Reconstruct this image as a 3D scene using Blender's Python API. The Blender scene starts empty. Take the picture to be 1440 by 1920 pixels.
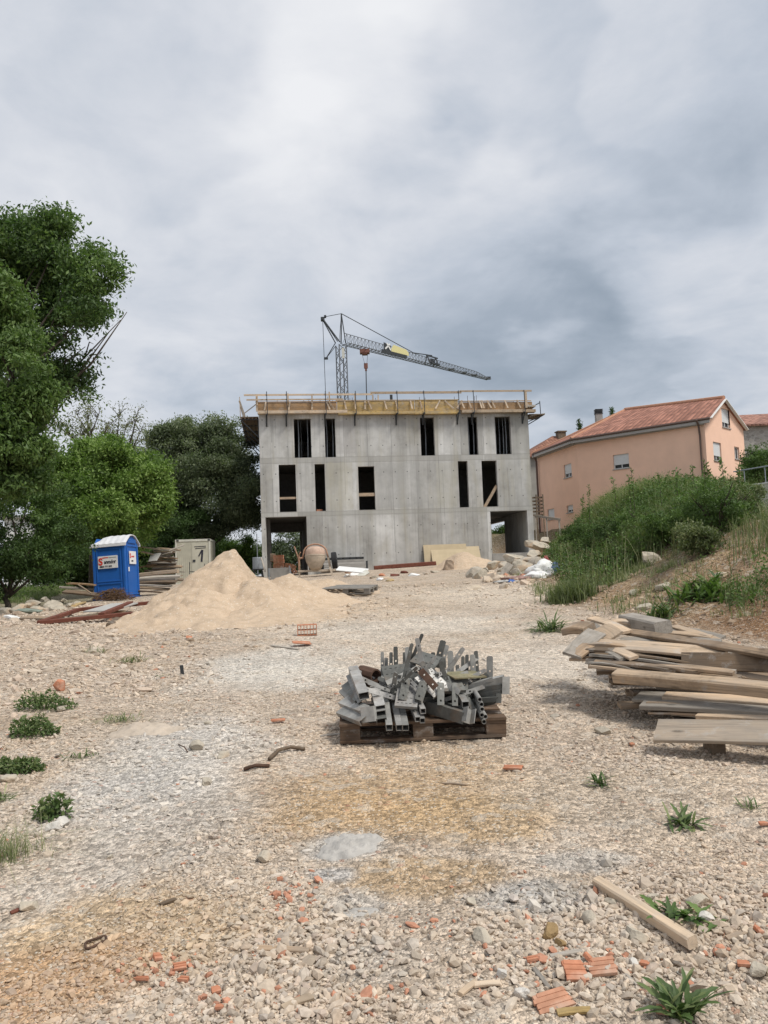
import bpy, math, random
import numpy as np
from mathutils import Vector, Matrix
R_ = math.radians
rng = np.random.default_rng(7); random.seed(7)
scene = bpy.context.scene
col = scene.collection

# ------------------------------------------------------------------ camera
FPX = 1498.0; PITCH = R_(4.28); ROLL = R_(2.1); EYE = 1.55
cf = np.array([0, math.cos(PITCH), math.sin(PITCH)])
r0 = np.array([1., 0, 0]); u0 = np.array([0, -math.sin(PITCH), math.cos(PITCH)])
cR = math.cos(ROLL)*r0 - math.sin(ROLL)*u0
cU = math.sin(ROLL)*r0 + math.cos(ROLL)*u0
CAM = np.array([0, 0, EYE])
def ray(px, py): return cf + cR*(px-720)/FPX + cU*(960-py)/FPX
def at(px, py, Y):
    d = ray(px, py); return Vector(CAM + d*Y/d[1])
def project(P):
    q = np.asarray(P) - CAM
    w = q@cf
    return 720+FPX*(q@cR)/w, 960-FPX*(q@cU)/w
cd = bpy.data.cameras.new('camera'); cam = bpy.data.objects.new('camera', cd); col.objects.link(cam)
M = Matrix(((cR[0], cU[0], -cf[0], 0), (cR[1], cU[1], -cf[1], 0), (cR[2], cU[2], -cf[2], EYE), (0, 0, 0, 1)))
cam.matrix_world = M
cd.sensor_fit = 'VERTICAL'; cd.sensor_height = 32; cd.lens = 32*FPX/1920; cd.clip_start = .05; cd.clip_end = 5000
scene.camera = cam

# ------------------------------------------------------------------ noise
def _h(ix, iy, s):
    n = (ix.astype(np.int64)*374761393 + iy.astype(np.int64)*668265263 + s*1274126177) & 0x7fffffff
    n = ((n ^ (n >> 13))*1274126177) & 0x7fffffff
    n = (n ^ (n >> 16)) & 0x7fffffff
    return n/0x7fffffff*2-1
def vnoise(x, y, s=0):
    ix = np.floor(x); iy = np.floor(y); fx = x-ix; fy = y-iy
    fx = fx*fx*fx*(fx*(fx*6-15)+10); fy = fy*fy*fy*(fy*(fy*6-15)+10)
    a = _h(ix, iy, s); b = _h(ix+1, iy, s); c = _h(ix, iy+1, s); d = _h(ix+1, iy+1, s)
    return (a*(1-fx)+b*fx)*(1-fy)+(c*(1-fx)+d*fx)*fy
def fbm(x, y, o=4, s=0):
    v = 0; a = 1.; t = 0
    for k in range(o):
        v = v+a*vnoise(x*2**k+17.3*k, y*2**k-9.1*k, s+k); t += a; a *= .5
    return v/t
def sst(t):
    t = np.clip(t, 0, 1); return t*t*(3-2*t)

# ------------------------------------------------------------------ terrain
TX = np.array([(-40, 14), (-5, 11), (0, 9), (3, 7.6), (6, 6.0), (9, 4.9), (12, 4.1), (15, 3.45), (21, 4.2), (27, 4.7), (34, 6.0), (41, 8.6), (54, 8.6), (56.5, 6.2), (60, 3.2), (75, .5), (140, 6)], float)
def H(x, y, fine=True):
    x = np.asarray(x, float); y = np.asarray(y, float)
    z = np.interp(y, [-60, -5, 0, 6, 18.5, 31, 43, 60, 100, 600], [-1.2, -.1, 0, .33, .96, 1.33, 1.72, 1.95, 2.1, 2.5])
    far = sst((y-14)/16)
    z = z+np.where(x < 0, .040, .022)*np.clip(x, -14, 14)*far
    s = x-np.interp(y, TX[:, 0], TX[:, 1])
    s = s+.35*fbm(y*.35, x*.35, 3, 5)
    A = np.interp(y, [0, 8, 12, 16, 20, 25, 30, 45, 70], [.9, 1.3, 1.5, 1.65, 1.85, 2.4, 2.5, 2.3, 1.8])
    bank = A*sst(s/4.4*.92+.03)*(s > -.2)
    # the spoil bank has a crest and falls away again behind it, before the house plots
    drop = np.interp(y, [0, 10, 30, 38, 48], [.16, .17, .19, .10, -.03])
    bank = bank-np.clip(s-3.4, 0, 5.5)*drop
    z = z+bank
    k = sst((s+.2)/1.2)
    z = z+k*(.16*fbm(x*1.1, y*1.1, 4, 11))
    # far hills on the right, behind the houses
    z = z+5*sst((x-30)/60)*sst((y-50)/80)
    if fine:
        pad = 1-.85*np.exp(-(((x-.3)/.9)**2+((y-6.25)/.7)**2)**2)
        z = z+.045*fbm(x*.7, y*.7, 3, 2)*np.clip(y/6, .3, 1)*pad+.014*fbm(x*3.1, y*3.1, 3, 3)*pad
        z = z+.006*fbm(x*14, y*14, 2, 4)*(y < 25)
    return z
def Hf(x, y): return float(H(np.array([x]), np.array([y]))[0])
def G(px, py, lift=0.):
    d = ray(px, py); Y = np.exp(np.linspace(math.log(1.2), math.log(150), 3000))
    P = CAM+np.outer(Y/d[1], d)
    below = P[:, 2] < H(P[:, 0], P[:, 1])
    i = int(np.argmax(below)) if below.any() else len(Y)-1
    return Vector((P[i, 0], P[i, 1], Hf(P[i, 0], P[i, 1])+lift))

# ------------------------------------------------------------------ object helpers
def tag(o, label=None, cat=None, group=None, kind=None):
    if label: o['label'] = label
    if cat: o['category'] = cat
    if group: o['group'] = group
    if kind: o['kind'] = kind
    return o
def thing(name, label, cat, loc=(0, 0, 0), rz=0, group=None, rot=None):
    o = bpy.data.objects.new(name, None); col.objects.link(o)
    o.location = loc; o.rotation_euler = rot if rot else (0, 0, rz); o.empty_display_size = .1
    return tag(o, label, cat, group)
def np_mesh(name, V, F, mat=None, parent=None, smooth=False, colors=None, loc=None):
    V = np.asarray(V, np.float32); F = np.asarray(F, np.int32)
    me = bpy.data.meshes.new(name); k = F.shape[1]
    me.vertices.add(len(V)); me.vertices.foreach_set('co', V.ravel())
    me.loops.add(F.size); me.loops.foreach_set('vertex_index', F.ravel())
    me.polygons.add(len(F)); me.polygons.foreach_set('loop_start', np.arange(0, F.size, k, dtype=np.int32))
    try: me.polygons.foreach_set('loop_total', np.full(len(F), k, np.int32))
    except Exception: pass
    me.polygons.foreach_set('use_smooth', np.full(len(F), smooth))
    if colors is not None:
        a = me.color_attributes.new('col', 'FLOAT_COLOR', 'POINT')
        c = np.ones((len(V), 4), np.float32); c[:, :3] = colors; a.data.foreach_set('color', c.ravel())
    me.update(calc_edges=True)
    if mat: me.materials.append(mat)
    o = bpy.data.objects.new(name, me); col.objects.link(o)
    if parent: o.parent = parent
    if loc is not None: o.location = loc
    return o
class MB:
    def __init__(s): s.v = []; s.f = []
    def add(s, vs, fs, M=None):
        n = len(s.v)
        for v in vs: s.v.append(tuple(M@Vector(v)) if M is not None else tuple(v))
        for f in fs: s.f.append([n+i for i in f])
        return s
    def box(s, c, d, M=None, rz=0, R=None):
        hx, hy, hz = d[0]/2, d[1]/2, d[2]/2
        T = Matrix.Translation(c)
        if R is not None: T = T@R.to_4x4()
        elif rz: T = T@Matrix.Rotation(rz, 4, 'Z')
        if M is not None: T = M@T
        return s.add([(-hx, -hy, -hz), (hx, -hy, -hz), (hx, hy, -hz), (-hx, hy, -hz), (-hx, -hy, hz), (hx, -hy, hz), (hx, hy, hz), (-hx, hy, hz)],
                     [(0, 3, 2, 1), (4, 5, 6, 7), (0, 1, 5, 4), (1, 2, 6, 5), (2, 3, 7, 6), (3, 0, 4, 7)], T)
    def bx(s, x0, x1, y0, y1, z0, z1, M=None):
        return s.box(((x0+x1)/2, (y0+y1)/2, (z0+z1)/2), (abs(x1-x0), abs(y1-y0), abs(z1-z0)), M)
    def tube(s, p0, p1, r0, r1=None, n=8, caps=True):
        if r1 is None: r1 = r0
        p0 = Vector(p0); p1 = Vector(p1); d = p1-p0
        if d.length < 1e-6: return s
        R = d.to_track_quat('Z', 'Y').to_matrix()
        vs = []
        for p, r in ((p0, r0), (p1, r1)):
            for i in range(n):
                a = 2*math.pi*i/n; vs.append(p+R@Vector((r*math.cos(a), r*math.sin(a), 0)))
        fs = [(i, (i+1) % n, n+(i+1) % n, n+i) for i in range(n)]
        if caps: fs += [tuple(range(n-1, -1, -1)), tuple(range(n, 2*n))]
        return s.add(vs, fs)
    def chain(s, pts, rs, n=7):
        # continuous tapering tube along points
        base = len(s.v); m = len(pts); pts = [Vector(p) for p in pts]
        X = None
        for i, p in enumerate(pts):
            d = (pts[min(i+1, m-1)]-pts[max(i-1, 0)]).normalized()
            if X is None: X = d.orthogonal().normalized()
            X = (X-d*X.dot(d)).normalized(); Y = d.cross(X)
            for k in range(n):
                a = 2*math.pi*k/n; s.v.append(tuple(p+(X*math.cos(a)+Y*math.sin(a))*rs[i]))
        for i in range(m-1):
            for k in range(n):
                a = base+i*n+k; b = base+i*n+(k+1) % n
                s.f.append([a, b, b+n, a+n])
        s.f.append([base+k for k in range(n-1, -1, -1)]); s.f.append([base+(m-1)*n+k for k in range(n)])
        return s
    def bar(s, p0, p1, w, t, up=(0, 0, 1), roll=0):
        p0 = Vector(p0); p1 = Vector(p1); R, L = frame_of(p0, p1, up, roll)
        return s.box((p0+p1)/2, (L, w, t), R=R)
    def hollow(s, p0, p1, w, h, t, up=(0, 0, 1), roll=0, n=4):
        p0 = Vector(p0); p1 = Vector(p1); R, L = frame_of(p0, p1, up, roll)
        vs = []
        for p in (p0, p1):
            for (a, b) in ((w/2, h/2), (w/2-t, h/2-t)):
                if n == 4: q = [(-a, -b), (a, -b), (a, b), (-a, b)]
                else: q = [(a*math.cos(2*math.pi*k/n), b*math.sin(2*math.pi*k/n)) for k in range(n)]
                for (y, z) in q: vs.append(p+R@Vector((0, y, z)))
        fs = []
        for k in range(n):
            j = (k+1) % n
            fs += [(k, j, 2*n+j, 2*n+k), (n+j, n+k, 3*n+k, 3*n+j), (j, k, n+k, n+j), (2*n+k, 2*n+j, 3*n+j, 3*n+k)]
        return s.add(vs, fs)
    def build(s, name, mat, parent=None, smooth=False, bevel=0, loc=None):
        me = bpy.data.meshes.new(name); me.from_pydata(s.v, [], s.f); me.update()
        if smooth: me.polygons.foreach_set('use_smooth', [True]*len(me.polygons))
        if mat: me.materials.append(mat)
        o = bpy.data.objects.new(name, me); col.objects.link(o)
        if parent: o.parent = parent
        if loc is not None: o.location = loc
        if bevel:
            b = o.modifiers.new('bevel', 'BEVEL'); b.width = bevel; b.segments = 2; b.limit_method = 'ANGLE'
        return o
def frame_of(p0, p1, up=(0, 0, 1), roll=0):
    d = (p1-p0); L = d.length; d = d/L; up = Vector(up)
    if abs(d.dot(up)) > .98: up = Vector((0, 1, 0))
    Y = up.cross(d).normalized(); Z = d.cross(Y)
    R = Matrix((d, Y, Z)).transposed()
    if roll: R = R@Matrix.Rotation(roll, 3, 'X')
    return R, L
def wall_holes(mb, U0, U1, z0, z1, holes, t, M=None, y0=0.):
    us = sorted({U0, U1, *[h[0] for h in holes], *[h[1] for h in holes]})
    zs = sorted({z0, z1, *[h[2] for h in holes], *[h[3] for h in holes]})
    nu, nz = len(us)-1, len(zs)-1
    def solid(i, j):
        if i < 0 or j < 0 or i >= nu or j >= nz: return False
        a = (us[i]+us[i+1])/2; b = (zs[j]+zs[j+1])/2
        return not any(h[0] < a < h[1] and h[2] < b < h[3] for h in holes)
    for i in range(nu):
        for j in range(nz):
            if not solid(i, j): continue
            a, b, c, d = us[i], us[i+1], zs[j], zs[j+1]; y1 = y0+t
            mb.add([(a, y0, c), (b, y0, c), (b, y0, d), (a, y0, d)], [(0, 1, 2, 3)], M)
            mb.add([(a, y1, c), (a, y1, d), (b, y1, d), (b, y1, c)], [(0, 1, 2, 3)], M)
            if not solid(i-1, j): mb.add([(a, y0, c), (a, y0, d), (a, y1, d), (a, y1, c)], [(0, 1, 2, 3)], M)
            if not solid(i+1, j): mb.add([(b, y0, c), (b, y1, c), (b, y1, d), (b, y0, d)], [(0, 1, 2, 3)], M)
            if not solid(i, j-1): mb.add([(a, y0, c), (a, y1, c), (b, y1, c), (b, y0, c)], [(0, 1, 2, 3)], M)
            if not solid(i, j+1): mb.add([(a, y0, d), (b, y0, d), (b, y1, d), (a, y1, d)], [(0, 1, 2, 3)], M)
    return mb
def text_mesh(s, size, mat, parent, M, name='lettering', ext=.004, bold=0., cond=1.):
    c = bpy.data.curves.new('t', 'FONT'); c.body = s; c.size = size; c.extrude = ext; c.offset = bold; c.align_x = 'LEFT'
    o = bpy.data.objects.new('t', c); col.objects.link(o)
    bpy.context.view_layer.update()
    dg = bpy.context.evaluated_depsgraph_get()
    me = bpy.data.meshes.new_from_object(o.evaluated_get(dg)); bpy.data.objects.remove(o)
    me.transform(M@Matrix.Diagonal((cond, 1, 1, 1))); me.materials.clear(); me.materials.append(mat); me.name = name
    q = bpy.data.objects.new(name, me); col.objects.link(q)
    if parent: q.parent = parent
    return q

# ------------------------------------------------------------------ materials
class NT:
    def __init__(s, name):
        s.m = bpy.data.materials.new(name); s.m.use_nodes = True; s.t = s.m.node_tree; s.t.nodes.clear()
        s.out = s.n('ShaderNodeOutputMaterial'); s.b = s.n('ShaderNodeBsdfPrincipled'); s.l(s.b, s.out.inputs[0])
    def n(s, t, **k):
        q = s.t.nodes.new(t)
        for a, b in k.items(): setattr(q, a, b)
        return q
    def l(s, a, b):
        s.t.links.new(a.outputs[0] if hasattr(a, 'outputs') else a, b)
    def setv(s, i, v):
        if hasattr(v, 'outputs') or isinstance(v, bpy.types.NodeSocket): s.l(v, i)
        else: i.default_value = v
    def coord(s, scale=(1, 1, 1), kind='Object', rot=(0, 0, 0), loc=(0, 0, 0)):
        c = s.n('ShaderNodeTexCoord'); m = s.n('ShaderNodeMapping'); s.l(c.outputs[kind], m.inputs[0])
        m.inputs['Scale'].default_value = scale; m.inputs['Rotation'].default_value = rot; m.inputs['Location'].default_value = loc
        return m.outputs[0]
    def noise(s, co, scale=5, detail=4, rough=.55, dist=0.):
        q = s.n('ShaderNodeTexNoise'); s.l(co, q.inputs['Vector']); q.inputs['Scale'].default_value = scale
        q.inputs['Detail'].default_value = detail; q.inputs['Roughness'].default_value = rough; q.inputs['Distortion'].default_value = dist
        return q.outputs[0]
    def vor(s, co, scale, out='Color', feature='F1', rnd=1.):
        q = s.n('ShaderNodeTexVoronoi'); q.feature = feature; s.l(co, q.inputs['Vector']); q.inputs['Scale'].default_value = scale
        q.inputs['Randomness'].default_value = rnd
        return q.outputs[out]
    def ramp(s, f, stops, interp='LINEAR'):
        q = s.n('ShaderNodeValToRGB'); s.l(f, q.inputs[0]); e = q.color_ramp.elements; q.color_ramp.interpolation = interp
        while len(e) > 1: e.remove(e[-1])
        for i, (p, c) in enumerate(stops):
            c = (c, c, c) if isinstance(c, (int, float)) else c
            if i == 0: e[0].position = p; e[0].color = (*c, 1)
            else: k = e.new(p); k.color = (*c, 1)
        return q.outputs[0]
    def mix(s, f, a, b, mode='MIX'):
        q = s.n('ShaderNodeMix'); q.data_type = 'RGBA'; q.blend_type = mode
        s.setv(q.inputs[0], f)
        for i, v in ((6, a), (7, b)):
            if isinstance(v, tuple): q.inputs[i].default_value = (*v[:3], 1)
            else: s.l(v, q.inputs[i])
        return q.outputs[2]
    def math(s, op, a, b=0., clamp=False):
        q = s.n('ShaderNodeMath'); q.operation = op; q.use_clamp = clamp
        s.setv(q.inputs[0], a); s.setv(q.inputs[1], b); return q.outputs[0]
    def sep(s, v): q = s.n('ShaderNodeSeparateXYZ'); s.l(v, q.inputs[0]); return q.outputs
    def bump(s, h, strength=.3, dist=.01, normal=None):
        q = s.n('ShaderNodeBump'); s.l(h, q.inputs['Height']); q.inputs['Strength'].default_value = strength; q.inputs['Distance'].default_value = dist
        if normal is not None: s.l(normal, q.inputs['Normal'])
        s.l(q, s.b.inputs['Normal']); return q.outputs[0]
    def fin(s, color, rough=.8, metal=0., spec=.3):
        if isinstance(color, tuple): s.b.inputs['Base Color'].default_value = (*color[:3], 1)
        else: s.l(color, s.b.inputs['Base Color'])
        s.setv(s.b.inputs['Roughness'], rough); s.b.inputs['Metallic'].default_value = metal
        s.b.inputs['Specular IOR Level'].default_value = spec
        return s.m
def attr_col(t):
    q = t.n('ShaderNodeAttribute'); q.attribute_name = 'col'; return q.outputs['Color']
def rnd(t):
    return t.n('ShaderNodeObjectInfo').outputs['Random']

def mat_plain(name, c, rough=.7, metal=0., var=.25, scale=6, bump=.15, spec=.3):
    t = NT(name); co = t.coord()
    n = t.noise(co, scale, 5, .6)
    f = t.ramp(n, [(.25, 1-var), (.75, 1+var*.6)])
    c2 = t.mix(1., c, f, 'MULTIPLY')
    n2 = t.noise(co, scale*9, 3)
    t.bump(n2, bump, .004)
    return t.fin(c2, rough, metal, spec)
def mat_wood(name, c, grey=.3, dark=.5):
    t = NT(name)
    ob = t.n('ShaderNodeTexCoord').outputs['Object']
    sh = t.n('ShaderNodeVectorMath'); sh.operation = 'ADD'; t.l(ob, sh.inputs[0])
    r = rnd(t); cm = t.n('ShaderNodeCombineXYZ'); t.l(t.math('MULTIPLY', r, 37.), cm.inputs[0]); t.l(t.math('MULTIPLY', r, 91.), cm.inputs[1]); t.l(cm, sh.inputs[1])
    mp = t.n('ShaderNodeMapping'); t.l(sh, mp.inputs[0]); mp.inputs['Scale'].default_value = (.9, 16, 16)
    g = t.noise(mp.outputs[0], 2.2, 6, .62, 1.2)
    mp2 = t.n('ShaderNodeMapping'); t.l(sh, mp2.inputs[0]); mp2.inputs['Scale'].default_value = (1.4, 3, 3)
    st = t.noise(mp2.outputs[0], 1.6, 5, .65)
    base = t.ramp(g, [(.3, tuple(x*dark for x in c)), (.5, c), (.72, tuple(min(1, x*1.18) for x in c))])
    gr = (sum(c)/3*.80, sum(c)/3*.72, sum(c)/3*.62)
    k = t.math('MULTIPLY', t.ramp(st, [(.38, 0.), (.68, 1.)]), t.math('ADD', t.math('MULTIPLY', rnd(t), .5), grey), True)
    c2 = t.mix(k, base, gr)
    # knots, cement splashes and dirt
    mp3 = t.n('ShaderNodeMapping'); t.l(sh, mp3.inputs[0]); mp3.inputs['Scale'].default_value = (3.2, 9, 9)
    kd = t.vor(mp3.outputs[0], 1., 'Distance'); c2 = t.mix(t.ramp(kd, [(.07, .75), (.16, 0.)]), c2, tuple(x*.3 for x in c))
    sp = t.ramp(t.noise(sh.outputs[0], 6., 6, .7), [(.56, 0.), (.68, .55)]); c2 = t.mix(sp, c2, (.40, .385, .36))
    dk = t.ramp(t.noise(sh.outputs[0], 2.7, 5, .7), [(.30, .6), (.46, 0.)]); c2 = t.mix(dk, c2, tuple(x*.35 for x in c))
    hsv = t.n('ShaderNodeHueSaturation'); t.l(c2, hsv.inputs['Color']); t.l(t.math('ADD', t.math('MULTIPLY', rnd(t), .5), .72), hsv.inputs['Value'])
    t.bump(g, .35, .003)
    return t.fin(hsv.outputs[0], .75, 0, .25)
# ------------------------------------------------------------------ material library
def mat_concrete():
    t = NT('bare_concrete'); co = t.coord()
    big = t.noise(co, .45, 5, .6); mid = t.noise(co, 2.2, 6, .65); fine = t.noise(co, 24, 4, .6)
    streak = t.noise(t.coord((5.5, 5.5, .14)), 1.6, 5, .65)
    streak2 = t.noise(t.coord((1.4, 1.4, .05)), 1.3, 3, .5)
    c = t.ramp(big, [(.3, (.245, .235, .215)), (.5, (.325, .318, .30)), (.7, (.39, .382, .362))])
    c = t.mix(.75, c, t.ramp(streak, [(.30, .62), (.46, .96), (.6, 1.02), (.76, 1.2)]), 'MULTIPLY')
    c = t.mix(.7, c, t.ramp(streak2, [(.35, (.78, .77, .74)), (.6, (1.05, 1.04, 1.02))]), 'MULTIPLY')
    c = t.mix(.6, c, t.ramp(mid, [(.3, .74), (.5, 1.), (.72, 1.12)]), 'MULTIPLY')
    # storey joints and shutter panel joints
    x, y, z = t.sep(t.coord())
    xf = t.math('FRACT', t.math('MULTIPLY', x, 1/1.31)); seam = t.math('LESS_THAN', t.math('ABSOLUTE', t.math('SUBTRACT', xf, .5)), .012)
    seam = t.math('MULTIPLY', seam, t.math('GREATER_THAN', t.noise(t.coord((.8, .8, .35), loc=(3, 1, 2)), 1.1, 1), .47))
    c = t.mix(t.math('MULTIPLY', seam, .65), c, (.16, .155, .145))
    # a slightly darker tint on random panels
    cell = t.n('ShaderNodeTexWhiteNoise'); cell.noise_dimensions = '2D'
    cm = t.n('ShaderNodeCombineXYZ'); t.l(t.math('FLOOR', t.math('ADD', t.math('MULTIPLY', x, 1/1.31), .5)), cm.inputs[0]); t.l(t.math('FLOOR', t.math('MULTIPLY', t.math('SUBTRACT', z, 1.95), 1/2.97)), cm.inputs[1]); t.l(cm, cell.inputs['Vector'])
    c = t.mix(.85, c, t.ramp(cell.outputs[0], [(0, (.70, .69, .675)), (1., (1.12, 1.12, 1.12))]), 'MULTIPLY')
    # horizontal day joints
    for zz in (4.93, 4.72, 7.90, 7.62):
        k = t.math('LESS_THAN', t.math('ABSOLUTE', t.math('SUBTRACT', t.math('ADD', z, t.math('MULTIPLY', t.noise(co, 3, 2), .05)), zz+.025)), .016)
        c = t.mix(t.math('MULTIPLY', k, .42), c, (.10, .095, .085))
    # day-joint band is browner
    for a, b in ((4.66, 4.95), (7.58, 7.92)):
        k = t.math('MULTIPLY', t.math('GREATER_THAN', z, a), t.math('LESS_THAN', z, b))
        c = t.mix(t.math('MULTIPLY', t.math('MULTIPLY', k, t.ramp(mid, [(.35, 0.), (.6, 1.)])), .35), c, (.19, .18, .155))
    # mossy-brown run-off stains
    sk = t.ramp(t.noise(t.coord((1.1, 1.1, .16), loc=(5, 2, 0)), 1.5, 4, .6), [(.52, 0.), (.66, 1.)])
    c = t.mix(t.math('MULTIPLY', sk, .38), c, (.25, .225, .165))
    # darker, blotchy pours in single panels
    def rect(a, b, c0, d0, k, col_):
        nonlocal c
        e = t.math('MULTIPLY', t.math('SUBTRACT', mid, .5), .35); xx = t.math('ADD', x, e); zz = t.math('ADD', z, e)
        q = t.math('MULTIPLY', t.math('MULTIPLY', t.math('GREATER_THAN', xx, a), t.math('LESS_THAN', xx, b)), t.math('MULTIPLY', t.math('GREATER_THAN', zz, c0), t.math('LESS_THAN', zz, d0)))
        q = t.math('MULTIPLY', q, t.ramp(t.noise(co, 1.9, 6, .7), [(.35, .35), (.6, 1.)]))
        c = t.mix(t.math('MULTIPLY', q, k), c, col_)
    rect(6.3, 8.75, 5.05, 7.55, .55, (.22, .215, .20)); rect(4.15, 5.25, 8.1, 9.9, .5, (.24, .225, .21)); rect(3.5, 5.0, 5.0, 7.6, .45, (.27, .25, .19)); rect(9.7, 10.8, 5.0, 7.5, .35, (.28, .265, .21))
    rect(-1, 16, 7.6, 7.95, .4, (.21, .20, .18)); rect(-1, 16, 4.65, 4.98, .35, (.22, .215, .19)); rect(-1, 16, 1., 2.15, .45, (.25, .235, .205)); rect(10.2, 11.3, 8., 10.1, .35, (.25, .24, .22)); rect(14.2, 15.2, 8.1, 10.1, .5, (.25, .24, .21))
    # tie holes
    tx = t.math('ABSOLUTE', t.math('SUBTRACT', t.math('FRACT', t.math('MULTIPLY', x, 1/.655)), .27)); tz = t.math('ABSOLUTE', t.math('SUBTRACT', t.math('FRACT', t.math('MULTIPLY', t.math('SUBTRACT', z, 1.95), 1/1.485)), .42))
    h = t.math('MULTIPLY', t.math('LESS_THAN', tx, .045), t.math('LESS_THAN', tz, .02))
    c = t.mix(t.math('MULTIPLY', h, .75), c, (.05, .05, .05))
    hs = t.n('ShaderNodeHueSaturation'); t.l(c, hs.inputs['Color']); hs.inputs['Value'].default_value = 1.68; c = t.mix(1., hs.outputs[0], (.975, 1., 1.045), 'MULTIPLY')
    t.bump(t.math('ADD', fine, t.math('MULTIPLY', streak, 1.5)), .35, .01)
    return t.fin(c, .88, 0, .2)
M_conc = mat_concrete()
M_concp = mat_plain('plain_concrete', (.34, .33, .31), .9, var=.3, scale=2)
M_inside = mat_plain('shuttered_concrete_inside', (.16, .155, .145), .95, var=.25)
M_ply_o = mat_wood('orange_shutter_ply', (.46, .29, .15), .3, .6)
M_ply_y = mat_wood('yellow_shutter_ply', (.50, .35, .14), .25, .6)
M_pale = mat_wood('pale_sawn_wood', (.56, .43, .30), .3, .65)
M_plank = mat_wood('weathered_plank', (.36, .255, .165), .4, .45)
M_plankp = mat_wood('fresh_pale_plank', (.52, .385, .26), .3, .5)
M_plankg = mat_wood('grey_plank', (.38, .34, .29), .7, .55)
M_oldw = mat_wood('old_dark_wood', (.20, .14, .09), .4, .5)
M_board = mat_plain('beige_ply_board', (.50, .41, .27), .7, var=.15, scale=2)
M_boardg = mat_plain('grey_sheet_board', (.42, .41, .39), .7, var=.15, scale=3)
M_steel = mat_plain('dark_steel', (.06, .065, .07), .55, .4, var=.3)
M_propw = mat_plain('pale_prop_steel', (.30, .33, .36), .5, .2)
M_black = mat_plain('black_rubber', (.025, .026, .028), .8, bump=.4, scale=20)
M_rust = mat_plain('rusty_steel', (.11, .065, .045), .85, .2, var=.5, scale=14)
M_brown = mat_plain('red_brown_paint', (.16, .055, .035), .7, var=.4, scale=8)
M_white = mat_plain('white_paint', (.74, .74, .72), .5, var=.08)
M_dirtw = mat_plain('dirty_white_paint', (.60, .59, .52), .6, var=.22, scale=4)
def mat_terracotta(name, c):
    t = NT(name); co = t.coord((1, 1, 1))
    n = t.noise(co, 30, 5, .6); n2 = t.noise(co, 9, 3)
    c2 = t.ramp(n, [(.3, tuple(k*.75 for k in c)), (.6, c), (.8, tuple(min(1, k*1.25) for k in c))])
    c2 = t.mix(t.math('MULTIPLY', t.ramp(n2, [(.5, 0.), (.68, 1.)]), .45), c2, (.50, .42, .34))
    t.bump(n, .5, .003); return t.fin(c2, .9, 0, .15)
M_brick = mat_terracotta('terracotta', (.50, .22, .13))
M_brickd = mat_terracotta('dusty_terracotta', (.48, .25, .16))
def mat_galv(name, base, rust=.3):
    t = NT(name); co = t.coord()
    r = rnd(t)
    n = t.noise(co, 9, 5, .65); n2 = t.noise(co, 40, 4, .6)
    c = t.ramp(n, [(.3, tuple(k*.62 for k in base)), (.55, base), (.75, tuple(k*1.35 for k in base))])
    hs = t.n('ShaderNodeHueSaturation'); t.l(c, hs.inputs['Color']); t.l(t.math('ADD', t.math('MULTIPLY', r, .55), .68), hs.inputs['Value'])
    rk = t.math('MULTIPLY', t.ramp(t.noise(co, 5, 6, .7), [(.54, 0.), (.7, 1.)]), rust)
    c = t.mix(rk, hs.outputs[0], (.16, .10, .06))
    t.bump(n2, .3, .002)
    return t.fin(c, t.ramp(n2, [(.3, .5), (.7, .78)]), .3, .35)
M_galv = mat_galv('galvanised_steel', (.34, .335, .315), .5)
M_galvd = mat_galv('dark_galvanised_steel', (.16, .162, .15), .55)
M_galvb = mat_galv('bright_worn_steel', (.41, .40, .38), .4)
def mat_leaf(name, cols, trans=.3):
    t = NT(name); a = attr_col(t); v = t.sep(a)[0]
    c = t.ramp(v, [(0., cols[0]), (.5, cols[1]), (1., cols[2])])
    t.fin(c, .55, 0, .35)
    tr = t.n('ShaderNodeBsdfTranslucent'); t.l(t.mix(1., c, (1.0, 1.25, .55), 'MULTIPLY'), tr.inputs[0])
    mx = t.n('ShaderNodeMixShader'); mx.inputs[0].default_value = trans
    t.l(t.b, mx.inputs[1]); t.l(tr, mx.inputs[2]); t.l(mx, t.out.inputs[0])
    return t.m
L_dark = mat_leaf('ash_leaf', [(.040, .070, .022), (.085, .148, .042), (.17, .25, .075)])
L_mid = mat_leaf('mid_leaf', [(.048, .085, .024), (.098, .165, .044), (.18, .26, .085)])
L_bright = mat_leaf('bright_leaf', [(.065, .115, .024), (.15, .24, .05), (.27, .37, .11)])
L_grey = mat_leaf('grey_green_leaf', [(.070, .092, .052), (.135, .17, .092), (.24, .27, .165)])
L_olive = mat_leaf('olive_twig_leaf', [(.10, .11, .05), (.17, .19, .085), (.26, .27, .14)])
L_grass = mat_leaf('grass_blade', [(.085, .11, .045), (.16, .195, .085), (.38, .37, .22)])
L_weed = mat_leaf('weed_leaf', [(.048, .078, .026), (.085, .138, .042), (.19, .22, .09)], .2)
M_bark = mat_plain('bark', (.085, .07, .055), .95, var=.5, scale=12, bump=.8)
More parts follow.
